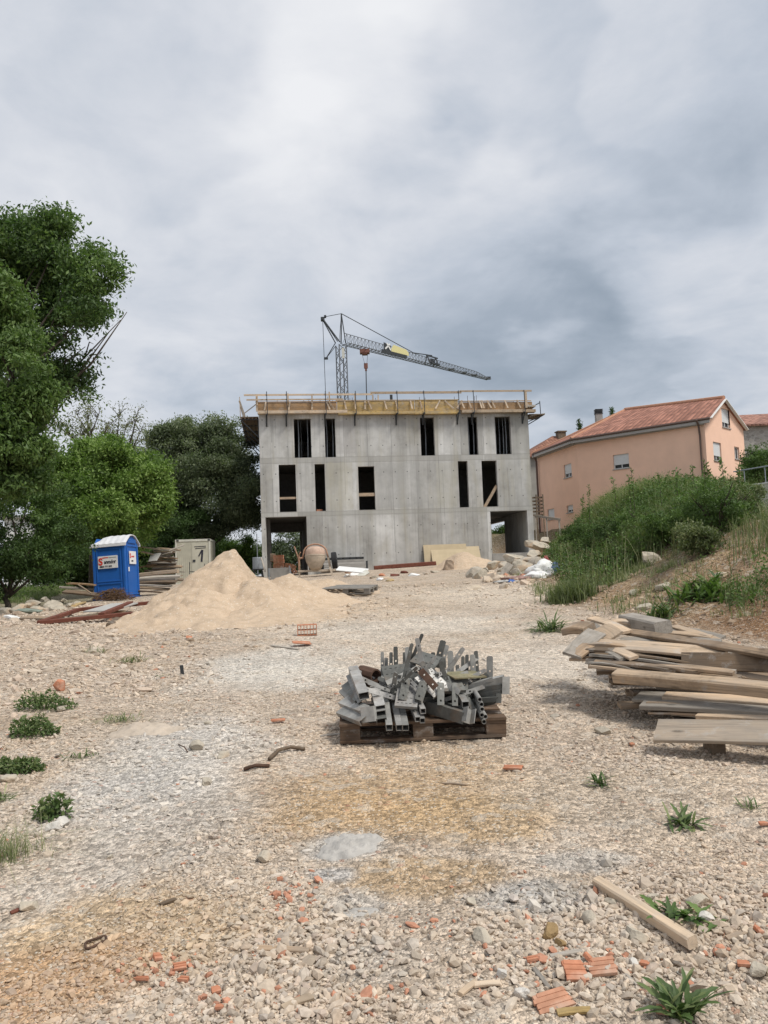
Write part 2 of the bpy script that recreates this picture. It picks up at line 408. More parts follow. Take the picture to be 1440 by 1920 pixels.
def mat_ground():
    t = NT('gravel_ground'); co = t.coord()
    a = attr_col(t)
    v1 = t.vor(co, 38); v2 = t.vor(co, 95); v3 = t.vor(co, 13)
    g1 = t.sep(v1)[0]; g2 = t.sep(v2)[1]; g3 = t.sep(v3)[0]
    c = t.mix(.9, a, t.ramp(g1, [(0., .55), (.5, 1.), (1., 1.5)]), 'MULTIPLY')
    c = t.mix(.8, c, t.ramp(g2, [(0., .72), (1., 1.28)]), 'MULTIPLY')
    c = t.mix(t.math('MULTIPLY', t.math('GREATER_THAN', g3, .90), .35), c, (.62, .56, .48))
    sp = t.math('MULTIPLY', t.math('GREATER_THAN', t.sep(v2)[0], .94), .6)
    c = t.mix(sp, c, (.70, .66, .58))
    sp2 = t.math('MULTIPLY', t.math('GREATER_THAN', t.sep(v1)[2], .988), .5)
    c = t.mix(sp2, c, (.46, .24, .16))
    n = t.noise(co, 1.1, 6, .65)
    c = t.mix(.75, c, t.ramp(n, [(.3, (.74, .73, .72)), (.5, (1., 1., 1.)), (.7, (1.18, 1.15, 1.1))]), 'MULTIPLY')
    d1 = t.vor(co, 38, 'Distance'); d2 = t.vor(co, 95, 'Distance'); nf = t.noise(co, 160, 3)
    h = t.math('ADD', t.math('MULTIPLY', d1, -1.), t.math('ADD', t.math('MULTIPLY', d2, -.55), t.math('MULTIPLY', nf, .35)))
    t.bump(h, .9, .02)
    return t.fin(c, .95, 0, .12)
M_ground = mat_ground()
def mat_stone(name='limestone_gravel'):
    t = NT(name); co = t.coord(); a = attr_col(t)
    n = t.noise(co, 60, 4, .6)
    c = t.mix(.7, a, t.ramp(n, [(.3, .78), (.7, 1.15)]), 'MULTIPLY')
    t.bump(n, .4, .004); return t.fin(c, .93, 0, .15)
M_stone = mat_stone()
def mat_rock(name, c):
    t = NT(name); co = t.coord()
    n = t.noise(co, 3.5, 6, .65); n2 = t.noise(co, 22, 5, .6)
    q = t.ramp(n, [(.3, tuple(k*.62 for k in c)), (.52, c), (.72, tuple(min(1, k*1.2) for k in c))])
    q = t.mix(t.math('MULTIPLY', t.ramp(t.noise(co, 2.1, 3), [(.5, 0.), (.65, 1.)]), .5), q, (.44, .27, .14))
    t.bump(t.math('ADD', n, n2), .7, .02); return t.fin(q, .95, 0, .15)
M_rock = mat_rock('limestone_rock', (.47, .42, .34))
M_rockg = mat_rock('grey_rock', (.43, .385, .32))
def mat_sand(name, c):
    t = NT(name); co = t.coord()
    n = t.noise(co, 1.6, 6, .65, .6); n2 = t.noise(co, 55, 4, .7); n3 = t.noise(t.coord((1, 1, 2.5)), 4.5, 5, .7, .5)
    q = t.ramp(n, [(.3, tuple(k*.85 for k in c)), (.5, c), (.7, tuple(k*1.1 for k in c))])
    q = t.mix(.55, q, t.ramp(n3, [(.32, (.72, .69, .64)), (.5, (1., 1., 1.)), (.75, (1.1, 1.08, 1.06))]), 'MULTIPLY')
    q = t.mix(.6, q, t.ramp(n2, [(.3, .75), (.7, 1.2)]), 'MULTIPLY')
    sp = t.math('MULTIPLY', t.math('GREATER_THAN', t.sep(t.vor(co, 45))[0], .965), .5); q = t.mix(sp, q, (.68, .63, .55))
    t.bump(t.math('ADD', n2, t.math('MULTIPLY', n3, 1.5)), .6, .02); return t.fin(q, .97, 0, .1)
M_sand = mat_sand('building_sand', (.52, .405, .295))

# ------------------------------------------------------------------ world + sun
w = bpy.data.worlds.new('World'); scene.world = w; w.use_nodes = True
nt = w.node_tree; nt.nodes.clear()
class WT(NT):
    def __init__(s): s.t = nt
W = WT()
SUN_EL, SUN_AZ = R_(58), R_(125)   # azimuth measured from +Y clockwise (towards +X)
out = W.n('ShaderNodeOutputWorld'); bg = W.n('ShaderNodeBackground'); bg.inputs[1].default_value = .1; W.l(bg, out.inputs[0])
sky = W.n('ShaderNodeTexSky'); sky.sky_type = 'NISHITA'; sky.sun_disc = False; sky.sun_elevation = SUN_EL; sky.sun_rotation = SUN_AZ
sky.dust_density = 2.; sky.air_density = 1.2
tc = W.n('ShaderNodeTexCoord').outputs['Generated']
nrm = W.n('ShaderNodeVectorMath'); nrm.operation = 'NORMALIZE'; W.l(tc, nrm.inputs[0]); D = nrm.outputs[0]
dx, dy, dz = W.sep(D)
den = W.math('ADD', W.math('MAXIMUM', dz, 0.), .22)
pc = W.n('ShaderNodeCombineXYZ'); W.l(W.math('DIVIDE', dx, den), pc.inputs[0]); W.l(W.math('DIVIDE', dy, den), pc.inputs[1]); W.l(W.math('MULTIPLY', dz, .6), pc.inputs[2])
P2 = pc.outputs[0]
warpn = W.n('ShaderNodeTexNoise'); W.l(P2, warpn.inputs['Vector']); warpn.inputs['Scale'].default_value = 1.4; warpn.inputs['Detail'].default_value = 5
wsub = W.n('ShaderNodeVectorMath'); wsub.operation = 'SUBTRACT'; W.l(warpn.outputs['Color'], wsub.inputs[0]); wsub.inputs[1].default_value = (.5, .5, .5)
wsc = W.n('ShaderNodeVectorMath'); wsc.operation = 'SCALE'; W.l(wsub.outputs[0], wsc.inputs[0]); wsc.inputs['Scale'].default_value = .20
wad = W.n('ShaderNodeVectorMath'); wad.operation = 'ADD'; W.l(D, wad.inputs[0]); W.l(wsc.outputs[0], wad.inputs[1]); DW = wad.outputs[0]
c1 = W.noise(P2, 1.1, 7, .58, .5); c2 = W.noise(P2, 3.1, 8, .6, .3)
Lm = W.math('ADD', W.math('MULTIPLY', W.math('SUBTRACT', c1, .5), .36), W.math('MULTIPLY', W.math('SUBTRACT', c2, .5), .62))
Lm = W.math('ADD', Lm, .635)
# broad lighter and darker cloud banks: (px, py, radius px, gain)
for (bx, by, br, gain) in [(1380, 60, 330, -.30), (900, 130, 300, .15), (1010, 690, 200, -.07), (760, 420, 200, .05), (1480, 330, 150, .08), (1060, 570, 400, -.10), (860, 700, 340, -.10), (1080, 430, 220, -.04), (1220, 730, 300, -.08), (1420, 690, 220, .07),
                           (180, 230, 170, -.07), (560, 380, 200, -.05), (420, 60, 150, -.05), (860, 200, 200, .05), (250, 130, 420, .07), (230, 420, 300, .06), (680, 200, 330, .07), (700, 690, 240, -.08), (420, 700, 200, -.05), (1180, 240, 200, .06), (960, 800, 200, .05), (1150, 640, 200, -.02)]:
    v = ray(bx, by); v = v/np.linalg.norm(v)
    dt = W.n('ShaderNodeVectorMath'); dt.operation = 'DOT_PRODUCT'; W.l(DW, dt.inputs[0]); dt.inputs[1].default_value = tuple(v)
    mr = W.n('ShaderNodeMapRange'); mr.interpolation_type = 'SMOOTHSTEP'; W.l(dt.outputs['Value'], mr.inputs[0])
    mr.inputs[1].default_value = math.cos(math.atan(br*1.25/FPX)); mr.inputs[2].default_value = 1.; mr.inputs[3].default_value = 0; mr.inputs[4].default_value = gain
    Lm = W.math('ADD', Lm, mr.outputs[0])
cc = W.ramp(Lm, [(.0, (1.8, 2.2, 2.7)), (.28, (2.7, 3.1, 3.65)), (.50, (3.8, 4.15, 4.7)), (.68, (4.8, 5.0, 5.4)), (.85, (5.7, 5.8, 6.05)), (1., (6.3, 6.35, 6.5))])
W.l(W.mix(.95, sky.outputs[0], cc), bg.inputs[0])
# ColorRamp clamps its input, not its colours, so cloud radiance above 1 passes through
sl = bpy.data.lights.new('sun', 'SUN'); sl.energy = 2.2; sl.angle = R_(14); sl.color = (1., .955, .88)
so = bpy.data.objects.new('sun', sl); col.objects.link(so)
sd = Vector((math.sin(SUN_AZ)*math.cos(SUN_EL), math.cos(SUN_AZ)*math.cos(SUN_EL), math.sin(SUN_EL)))
so.rotation_euler = sd.to_track_quat('Z', 'Y').to_euler()
vs = scene.view_settings; vs.view_transform = 'Standard'; vs.look = 'None'; vs.gamma = 1; vs.exposure = 0.5; vs.use_curve_mapping = False
scene.display_settings.display_device = 'sRGB'
# ------------------------------------------------------------------ ground sheet
def gcolor(x, y):
    """albedo of the ground (real tint of dust, cement, soil), not light"""
    base = np.array([.475, .385, .30])
    C = np.ones((len(x), 3))*base
    def blend(k, c):
        nonlocal C
        k = np.clip(k, 0, 1)[:, None]; C = C*(1-k)+np.array(c)*k
    n = fbm(x*.5, y*.5, 4, 21); n2 = fbm(x*1.7, y*1.7, 4, 22)
    blend(sst((n+.05)*2.2)*.55, (.50, .42, .335))
    blend(sst((n2-.1)*2.5)*.4, (.38, .29, .20))
    def spot(px, py, rx, ry, c, k, sharp=1.6):
        p = G(px, py); d = np.sqrt(((x-p.x)/rx)**2+((y-p.y)/ry)**2)+.45*fbm(x*2.2+px, y*2.2, 4, int(px))
        blend(sst((1.25-d)*sharp)*k, c)
    spot(340, 1430, .75, 2.0, (.54, .50, .45), .9, 1.)
    spot(520, 1250, 1.3, 1.8, (.60, .555, .49), .95, 1.)
    spot(760, 1170, 2.4, 2.2, (.61, .54, .455), .9, 1.)
    spot(900, 1110, 3, 4, (.60, .51, .41), .9, 1.)
    spot(600, 1140, 2.8, 3.4, (.53, .42, .31), .8, 1.)
    spot(1050, 1240, 1.2, 2.4, (.59, .515, .43), .9, 1.)
    spot(250, 1430, .5, .9, (.47, .44, .40), .6)
    spot(760, 1480, 1.0, .95, (.44, .31, .185), .8, .9)
    spot(640, 1520, .6, .6, (.43, .30, .175), .8, 1.)
    spot(900, 1530, .5, .4, (.43, .30, .17), .8)
    spot(1150, 1500, .7, .7, (.46, .38, .29), .5)
    spot(240, 1740, .5, .4, (.45, .33, .205), .8); spot(800, 1640, .3, .2, (.42, .30, .18), .8)
    spot(80, 1850, .4, .3, (.42, .27, .155), .85)
    spot(650, 1590, .19, .16, (.44, .425, .40), .7)
    spot(665, 1700, .14, .12, (.45, .42, .38), .6)
    spot(700, 1800, .16, .14, (.44, .395, .34), .5)
    spot(985, 1685, .26, .16, (.40, .385, .36), .7)
    spot(1090, 1615, .22, .12, (.39, .37, .34), .6)
    spot(620, 1640, .15, .1, (.42, .405, .385), .8)
    s = x-np.interp(y, TX[:, 0], TX[:, 1])
    soil = sst((s+.5+.4*n)/1.1)
    blend(soil, (.30, .205, .125))
    blend(soil*sst((n2+.15)*3)*.6, (.38, .28, .18))
    blend(soil*sst((s-1.2+n)/1.5)*sst((y-13)/4)*.8, (.13, .11, .055))
    blend(soil*sst((14-y)/4)*.8, (.19, .105, .055))
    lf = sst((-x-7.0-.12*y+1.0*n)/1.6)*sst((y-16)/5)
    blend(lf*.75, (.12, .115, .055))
    blend(sst((y-60)/12), (.10, .12, .05))
    return C
ys = np.concatenate([[-60, -30, -15, -8, -4, -2, -1, -.3, .3, .7, 1.0], np.exp(np.linspace(math.log(1.3), math.log(48), 620)), np.exp(np.linspace(math.log(49), math.log(1500), 60))])
cs = np.linspace(-1, 1, 561)
cx = np.where(np.abs(cs) < .86, cs*.80, 0)
cxx = np.sign(cs)*(.688+((np.abs(cs)-.86)/.14)**2*3.2)
cx = np.where(np.abs(cs) < .86, cx, cxx)
YY, CC = np.meshgrid(ys, cx, indexing='ij')
XX = CC*(np.abs(YY)*1.0+2.2)+(YY < 0)*CC*6
Z = H(XX.ravel(), YY.ravel())
n_r, n_c = XX.shape
idx = np.arange(n_r*n_c).reshape(n_r, n_c)
Fq = np.stack([idx[:-1, :-1], idx[:-1, 1:], idx[1:, 1:], idx[1:, :-1]], -1).reshape(-1, 4)
gc = gcolor(XX.ravel(), YY.ravel())
g = np_mesh('ground', np.stack([XX.ravel(), YY.ravel(), Z], 1), Fq, M_ground, smooth=True, colors=gc)
tag(g, 'pale stony ground of the building site rising into an earth bank on the right', None, kind='structure')

# ------------------------------------------------------------------ gravel (loose stones nobody could count)
ph = (1+5**.5)/2
ico = np.array([(-1, ph, 0), (1, ph, 0), (-1, -ph, 0), (1, -ph, 0), (0, -1, ph), (0, 1, ph), (0, -1, -ph), (0, 1, -ph), (ph, 0, -1), (ph, 0, 1), (-ph, 0, -1), (-ph, 0, 1)]); ico /= np.linalg.norm(ico[0])
icoF = np.array([(0, 11, 5), (0, 5, 1), (0, 1, 7), (0, 7, 10), (0, 10, 11), (1, 5, 9), (5, 11, 4), (11, 10, 2), (10, 7, 6), (7, 1, 8), (3, 9, 4), (3, 4, 2), (3, 2, 6), (3, 6, 8), (3, 8, 9), (4, 9, 5), (2, 4, 11), (6, 2, 10), (8, 6, 7), (9, 8, 1)])
def rand_rot(n):
    q = rng.normal(size=(n, 4)); q /= np.linalg.norm(q, axis=1)[:, None]; a, b, c, d = q.T
    return np.stack([np.stack([1-2*(c*c+d*d), 2*(b*c-a*d), 2*(b*d+a*c)], -1), np.stack([2*(b*c+a*d), 1-2*(b*b+d*d), 2*(c*d-a*b)], -1), np.stack([2*(b*d-a*c), 2*(c*d+a*b), 1-2*(b*b+c*c)], -1)], 1)
PAL = np.array([(.56, .50, .41), (.50, .42, .32), (.60, .55, .47), (.44, .38, .31), (.40, .385, .365), (.52, .40, .29), (.36, .30, .23), (.62, .57, .50), (.50, .40, .34)])
def stones(name, X, Y, S, mat, label, cat=None, sink=.36, pal=PAL, red=.004, flat=.7, zf=None):
    n = len(X)
    V = ico[None]*(1+rng.uniform(-.30, .30, (n, 12, 1)))
    V = V*rng.uniform([.8, .55, .4], [1.35, 1.0, .8], (n, 3))[:, None, :]
    V = np.einsum('nij,nkj->nki', rand_rot(n), V); V[:, :, 2] *= flat
    V = V*S[:, None, None]
    z = H(X, Y) if zf is None else zf(X, Y)
    V = V+np.stack([X, Y, z+S*(.5-sink)*flat], 1)[:, None, :]
    F_ = (icoF[None]+np.arange(n)[:, None, None]*12).reshape(-1, 3)
    ci = rng.integers(0, len(pal), n); C = pal[ci]*rng.uniform(.78, 1.18, (n, 1))
    loc = gcolor(X, Y) if zf is None else C
    C = C*.32+loc*.68*rng.uniform(.72, 1.36, (n, 1))
    r = rng.random(n) < red; C[r] = np.array([.46, .23, .15])*rng.uniform(.8, 1.2, (r.sum(), 1))
    o = np_mesh(name, V.reshape(-1, 3), F_, mat, colors=np.repeat(C, 12, 0))
    return tag(o, label, cat, kind='stuff')
def fan(n, y0, y1, p=1.6, wide=.60):
    u = rng.random(n); a = 1-p
    Y = (y0**a+u*(y1**a-y0**a))**(1/a)
    X = rng.uniform(-1, 1, n)*(wide*Y+.5); return X, Y
X, Y = fan(190000, 1.7, 24, 1.65)
dens = fbm(X*1.3, Y*1.3, 4, 31)
keep = rng.random(len(X)) < np.clip(.50+dens*2.2, .04, 1)
# worn vehicle tracks carry less loose stone
def near(px, py, rx, ry): p = G(px, py); return np.exp(-(((X-p.x)/rx)**2+((Y-p.y)/ry)**2))
smooth_k = np.clip(.85*near(760, 1300, .8, 1.6)+.7*near(600, 1480, .7, .8)+.6*near(800, 1560, .6, .4)+.6*near(330, 1500, .4, .7)+.7*near(880, 1180, 2.2, 3)+.9*near(560, 1235, 1.2, 1.6)+.9*near(820, 1150, 2.4, 3.5)+.75*near(680, 1690, .25, .45)+.8*near(985, 1680, .3, .2)+.7*near(300, 1370, .3, .3)+.5*near(1050, 1230, 1, 2), 0, .92)
keep &= rng.random(len(X)) > smooth_k
s_ = X-np.interp(Y, TX[:, 0], TX[:, 1]); keep &= (s_ < .8) | (rng.random(len(X)) < .25)
X, Y = X[keep], Y[keep]
S = np.exp(rng.normal(-.15, .50, len(X)))*(.0034+.0013*Y)
S *= 1+.35*np.clip(fbm(X*.8, Y*.8, 3, 33), -.5, 1)
S = np.minimum(S, .012+.003*Y)
stones('gravel', X, Y, S, M_stone, 'loose pale limestone gravel scattered over the whole site', None)
# coarse rubble gravel heaps in the foreground
def heap(cx_, cy_, sx, sy, n): return rng.normal(cx_, sx, n), rng.normal(cy_, sy, n)
hx = []; hy = []
for (px, py, sx, sy, n) in [(540, 1820, .20, .17, 900), (590, 1740, .13, .13, 330), (1110, 1720, .22, .14, 420), (1200, 1700, .3, .16, 600), (1300, 1780, .25, .14, 500), (1380, 1720, .2, .16, 320), (950, 1800, .2, .15, 160), (1150, 1840, .28, .12, 360), (600, 1900, .18, .08, 260), (100, 1400, .25, .5, 220), (330, 1240, .7, .6, 160)]:
    p = G(px, py); a, b = heap(p.x, p.y, sx, sy, n); hx.append(a); hy.append(b)
X = np.concatenate(hx); Y = np.concatenate(hy); k = Y > 1.6; X = X[k]; Y = Y[k]
S = np.exp(rng.normal(0, .38, len(X)))*.0118
stones('coarse_gravel', X, Y, S, M_stone, 'patches of coarser broken stone in the foreground', None, sink=.1, red=.018, flat=.85)
# crushed red brick spread in drifts
hx = []; hy = []
for (px, py, sx, sy, n) in [(540, 1680, .055, .10, 70), (310, 1815, .07, .05, 60), (410, 1880, .05, .05, 25), (1060, 1800, .16, .05, 40), (700, 1880, .07, .06, 26), (790, 1740, .06, .06, 24), (1400, 1780, .09, .1, 26), (940, 1840, .08, .05, 14)]:
    p = G(px, py); a, b = heap(p.x, p.y, sx, sy, n); hx.append(a); hy.append(b)
X = np.concatenate(hx); Y = np.concatenate(hy); k = Y > 1.5; X = X[k]; Y = Y[k]
stones('crushed_brick', X, Y, np.exp(rng.normal(0, .5, len(X)))*.0085, M_stone, 'drifts of crushed red brick chips in the foreground gravel', None, sink=.1, red=.85)
# stony litter on the soil bank
n = 5500; Y = rng.uniform(8, 40, n); X = np.interp(Y, TX[:, 0], TX[:, 1])+rng.uniform(-1.0, 3.4, n)
px, py = project(np.stack([X, Y, H(X, Y)], 1)); k = (py > 1075) | ((px > 1270) & (py > 930)) | (rng.random(n) < .1); X, Y = X[k], Y[k]
S = np.exp(rng.normal(0, .6, len(X)))*(.010+.0011*Y); S = np.minimum(S*.8, .08)
stones('bank_stones', X, Y, S, M_stone, 'small stones littering the bare brown earth of the bank', None, red=0.)
# stony belt on the left
n = 9000; Y = rng.uniform(8, 27, n); X = -rng.uniform(.22, .62, n)*Y
S = np.exp(rng.normal(0, .55, n))*.021
stones('belt_gravel', X, Y, S, M_stone, 'belt of pale broken stone across the left side of the site', None, red=.008)

# ------------------------------------------------------------------ sand piles
def pile(name, cones, label, group=None, res=.05, mat=None, rough=.05, seed=50, grit=0):
    xs = [c[0]-c[3]*1.3 for c in cones]+[c[0]+c[3]*1.3 for c in cones]; yy = [c[1]-c[3]*1.3 for c in cones]+[c[1]+c[3]*1.3 for c in cones]
    x = np.arange(min(xs), max(xs), res); y = np.arange(min(yy), max(yy), res); A, B = np.meshgrid(x, y, indexing='ij')
    g_ = H(A, B); h = np.full(A.shape, -1.)
    for (cx_, cy_, hh, rr, *q) in cones:
        st = q[0] if q else 1.; dx_ = A-cx_; dy_ = (B-cy_)
        if len(q) > 1: dx_ = np.where(dx_ > 0, dx_*q[1], dx_)
        d = np.sqrt(dx_**2+dy_**2)/rr+.10*fbm(A*1.3, B*1.3, 3, seed)
        c = hh*(1-d); c = np.where(c > hh*.86, hh*.86+(c-hh*.86)*.5, c)*st
        h = np.maximum(h, c)+.04*np.exp(-np.abs(h-c)*8)
    # gullies and footprints
    h = h+rough*1.3*fbm(A*2.3, B*2.3, 5, seed+3)+rough*.35*fbm(A*9, B*9, 3, seed+7)
    h = h-.05*np.abs(fbm(A*3.1+.4*B, B*1.2, 4, seed+11))*np.clip(h*2, 0, 1)-.10*np.clip(fbm(A*.9, B*.9, 2, seed+13), 0, 1)*np.clip(h, 0, 1)
    ft = vnoise(A*5.5, B*5.5, seed+21); h = h-.045*np.clip(ft-.35, 0, 1)*(h > .1)
    foot = sst((h+.12)/.25)
    z = g_+np.where(h > .12, h, .12*(1-np.exp(-(np.maximum(h, -.4)+.4)*6))*foot)-.03-.25*(h < -.15)
    keep = h > -.28
    n0, n1 = A.shape; idx = np.arange(n0*n1).reshape(n0, n1)
    q = np.stack([idx[:-1, :-1], idx[1:, :-1], idx[1:, 1:], idx[:-1, 1:]], -1).reshape(-1, 4)
    kk = keep.ravel()[q].all(1)
    c0 = Vector((cones[0][0], cones[0][1], Hf(cones[0][0], cones[0][1])))
    V = np.stack([A.ravel()-c0.x, B.ravel()-c0.y, z.ravel()-c0.z], 1)
    q = q[kk]; used = np.unique(q); rem = np.full(len(V), -1); rem[used] = np.arange(len(used))
    o = np_mesh(name, V[used], rem[q], mat or M_sand, smooth=True, loc=c0)
    tag(o, label, 'sand pile', group); return o
def zt(px, py, Y): p = at(px, py, Y); return p.x, p.y, p.z-Hf(p.x, p.y)
pk = zt(434, 1026, 17); 
pile('sand_pile', [(pk[0], pk[1], pk[2]+.22, 1.85, 1., 2.1), (pk[0]-.42, pk[1]-.5, pk[2]*.80, 1.55, 1., 1.5), (pk[0]-.45, pk[1]-1.5, pk[2]*.52, 1.45), (pk[0]-.38, pk[1]-2.5, pk[2]*.26, 1.25), (pk[0]+.25, pk[1]-.1, pk[2]*.80, 1.2, 1., 1.9), (pk[0]-.1, pk[1]-.4, pk[2]*.78, .9)],
     'tall beige sand pile with a pointed top beside the blue toilet', 'heaps of sand on the site', rough=.13)
m1 = zt(540, 1074, 17.5); m2 = zt(605, 1086, 20.5); m3 = zt(485, 1084, 16.2)
pile('sand_pile', [(m1[0], m1[1], m1[2]+.10, 1.45), (m2[0], m2[1], m2[2]+.10, 1.4), (m3[0], m3[1], m3[2]+.12, 1.4), (m3[0]+.35, m3[1]-1.3, .22, 1.4)],
     'low spread sand mound between the tall pile and the wooden pallet', 'heaps of sand on the site', rough=.09, seed=70)
fp = zt(868, 1036, 37)
pile('sand_pile', [(fp[0], 37, fp[2]+.12, 1.55), (fp[0]+.5, 37, fp[2]-.12, 1.5)],
     'small sand pile in front of the leaning boards at the concrete wall', 'heaps of sand on the site', rough=.04, seed=90)

# lumps and pebbles that have rolled down the sand
n = 2600; X = rng.normal(pk[0]-.2, 1.7, n); Y = rng.normal(15.3, 1.2, n)
stones('sand_pebbles', X, Y, np.exp(rng.normal(0, .5, n))*.022, M_stone, 'small pebbles and clods round the foot of the sand heaps', None, red=0.)
# ------------------------------------------------------------------ vertical planes measured from the photograph
class Plane:
    def __init__(s, O, yaw):
        s.O = Vector(O); s.yaw = yaw; s.E = Vector((math.cos(yaw), math.sin(yaw), 0)); s.N = Vector((math.sin(yaw), -math.cos(yaw), 0))
    def uv(s, px, py):
        d = Vector(ray(px, py)); C = Vector(CAM); t = (s.O-C).dot(s.N)/d.dot(s.N); P = C+d*t
        return (P-s.O).dot(s.E), P.z
def P3(o): return Vector(o)

# ================================================================== CONCRETE BUILDING
YAW = R_(7.7); BO = at(487, 860, 42.8); BW = 15.1; BD = 9.4; T = .25
B = thing('unfinished_building', 'three-storey bare concrete building shell with timber formwork round its roof edge', 'building', (BO.x, BO.y, 0), YAW)
TOPW = [(1.88, 2.80), (3.55, 4.13), (8.87, 9.66), (11.58, 12.13), (13.15, 14.05)]
MIDW = [(1.0, 1.91, 4.96, 7.54), (2.94, 3.49, 4.96, 7.54), (5.31, 6.21, 4.96, 7.36), (10.92, 11.47, 4.96, 7.56), (12.27, 13.14, 4.96, 7.56)]
holes = [(a, b, 7.9, 10.05) for a, b in TOPW]+MIDW+[(.22, 2.42, 1.2, 4.70), (12.64, 14.77, 2.34, 4.70)]
mb = MB(); wall_holes(mb, 0, BW, .8, 10.28, holes, T)
# back wall with openings that show daylight, side walls
wall_holes(mb, T, BW-T, .8, 10.28, [(1.3, 2.6, 5.2, 7.3), (3.05, 3.42, 5.4, 6.9), (3.62, 3.98, 7.92, 9.2), (.45, 2.3, 1.2, 4.35), (5.2, 6.6, 8.6, 9.9), (9.5, 10.5, 5.3, 7.)], T, y0=BD-T)
mb.bx(0, T, T, BD, .8, 10.28); wall_holes(mb, T+.001, BD, .8, 10.28, [(4.9, 8.9, 2.21, 4.45)], T, Matrix.Translation((BW, 0, 0))@Matrix.Rotation(R_(90), 4, 'Z'))
wl = mb.build('wall', M_conc, B)
mb = MB()
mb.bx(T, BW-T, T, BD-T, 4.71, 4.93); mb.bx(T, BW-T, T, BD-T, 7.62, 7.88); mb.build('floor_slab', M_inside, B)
MB().bx(-.01, BW+.01, -.01, BD, 10.285, 10.52).build('roof_slab', M_concp, B)
mb = MB()
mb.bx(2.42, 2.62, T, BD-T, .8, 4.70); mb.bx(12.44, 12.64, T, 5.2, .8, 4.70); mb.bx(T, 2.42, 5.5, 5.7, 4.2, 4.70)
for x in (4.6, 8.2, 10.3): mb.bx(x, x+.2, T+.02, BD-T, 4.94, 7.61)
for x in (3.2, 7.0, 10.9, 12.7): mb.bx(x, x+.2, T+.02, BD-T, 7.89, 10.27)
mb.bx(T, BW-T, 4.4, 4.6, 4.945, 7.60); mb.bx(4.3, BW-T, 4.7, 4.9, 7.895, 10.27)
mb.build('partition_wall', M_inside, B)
# low upstand of the right-hand passage, column strip at the left passage
MB().bx(12.66, 14.76, -.03, .22, 1.5, 2.33).build('upstand', M_concp, B)
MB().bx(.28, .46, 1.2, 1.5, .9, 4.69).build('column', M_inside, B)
# floor of the passage
MB().bx(12.66, BW-T-.01, .23, BD, 1.9, 2.2).build('passage_floor', M_concp, B)
# steel props behind the top windows
for (u, d) in ((2.12, .5), (2.63, .6), (2.3, 1.6), (3.68, .5), (4.02, .6), (9.27, .7), (11.72, .5), (12.0, .5), (13.28, .5), (13.62, .9), (13.9, .5), (13.82, .8)):
    m = MB(); m.tube((u, d, 7.9), (u+.02, d, 9.1), .030, n=8); m.tube((u+.02, d, 9.1), (u, d, 10.2), .022, n=8); m.box((u, d, 7.905), (.12, .12, .01)); m.box((u, d, 10.21), (.12, .12, .01)); m.build('formwork_prop', M_propw, B)
# --- edge formwork along the roof
yb = -.30
# fascia boards (bottom edge of the cantilevered shuttering)
for (a, b, z0, z1, mt, dy) in ((-.05, 4.8, 10.30, 10.44, M_pale, 0), (4.3, 8.62, 10.22, 10.36, M_ply_y, .02), (8.55, 11.0, 10.20, 10.34, M_ply_y, 0), (11.2, 15.45, 10.24, 10.38, M_pale, -.02)):
    MB().bx(a, b, -.36+dy, -.02, z0-.02, z1).build('formwork_board', mt, B, bevel=.006)
for (a, b, z0, z1, mt) in ((-.10, 4.25, 10.46, 10.93, M_ply_o), (4.27, 8.58, 10.42, 10.98, M_ply_y), (8.6, 11.05, 10.38, 10.98, M_ply_y), (11.07, 15.35, 10.42, 10.86, M_ply_o)):
    MB().bx(a, b, -.09, -.055, z0, z1).build('shutter_panel', mt, B, bevel=.004)
# upper lip of battens at the top of the shutter panels
for (a, b, z, mt) in ((-.15, 4.3, 10.97, M_ply_o), (4.2, 8.6, 11.02, M_pale), (8.6, 11.1, 11.01, M_ply_y), (11.1, 15.3, 10.93, M_pale)):
    MB().bx(a, b, -.12, -.06, z-.03, z+.02).build('batten', mt, B)
# raking struts that hold the panels
st = [(.35, .25), (1.62, 1.50), (2.75, 2.72), (3.72, 3.62), (4.12, 3.85), (4.62, 4.58), (5.22, 5.20), (5.78, 5.76), (6.20, 6.05), (7.10, 7.02), (7.9, 7.80), (8.78, 8.76), (9.45, 9.38), (9.95, 10.2), (10.95, 10.45), (11.6, 11.32), (12.5, 12.3), (12.95, 12.85), (13.18, 13.08), (13.75, 13.62), (14.05, 13.9), (14.3, 14.2)]
st = [(.32, .40), (1.62, 1.70), (2.88, 2.90), (3.85, 3.70), (4.1, 3.82), (4.75, 4.68), (5.27, 5.27), (5.78, 5.82), (6.15, 6.00), (6.98, 6.90), (7.6, 7.52), (8.40, 8.36), (8.95, 8.90), (9.70, 10.02), (10.75, 10.3), (11.35, 11.22), (11.75, 11.65), (12.35, 12.28), (12.48, 12.40), (12.9, 12.72), (13.12, 12.98), (13.85, 13.75), (14.6, 14.45), (15.1, 14.95), (10.9, 11.3)]
for i, (a, b) in enumerate(st):
    m = MB(); m.bar((a, -.34, 10.46), (b, -.11, 10.96), .085, .045, up=(0, 1, .3)); m.build('strut', M_pale if i % 4 else M_plankp, B, bevel=.004)
# guard rails
for (a, b, z, w_) in ((-.75, 6.2, 11.28, .10), (6.1, 11.2, 11.36, .13), (11.1, 15.25, 11.42, .10)):
    MB().bx(a, b, -.43, -.40, z-w_/2, z+w_/2).build('guard_rail', M_pale, B, bevel=.003)
MB().bx(-.62, 4.6, -.43, -.40, 10.98, 11.06).build('guard_rail', M_pale, B, bevel=.003)
for (a, z) in ((3.85, 11.42), (5.25, 11.32), (1.6, 11.35), (-.05, 11.2), (2.9, 11.3)):
    MB().box((a, -.25, z-.2), (.07, .05, .5)).build('rail_post', M_pale, B)
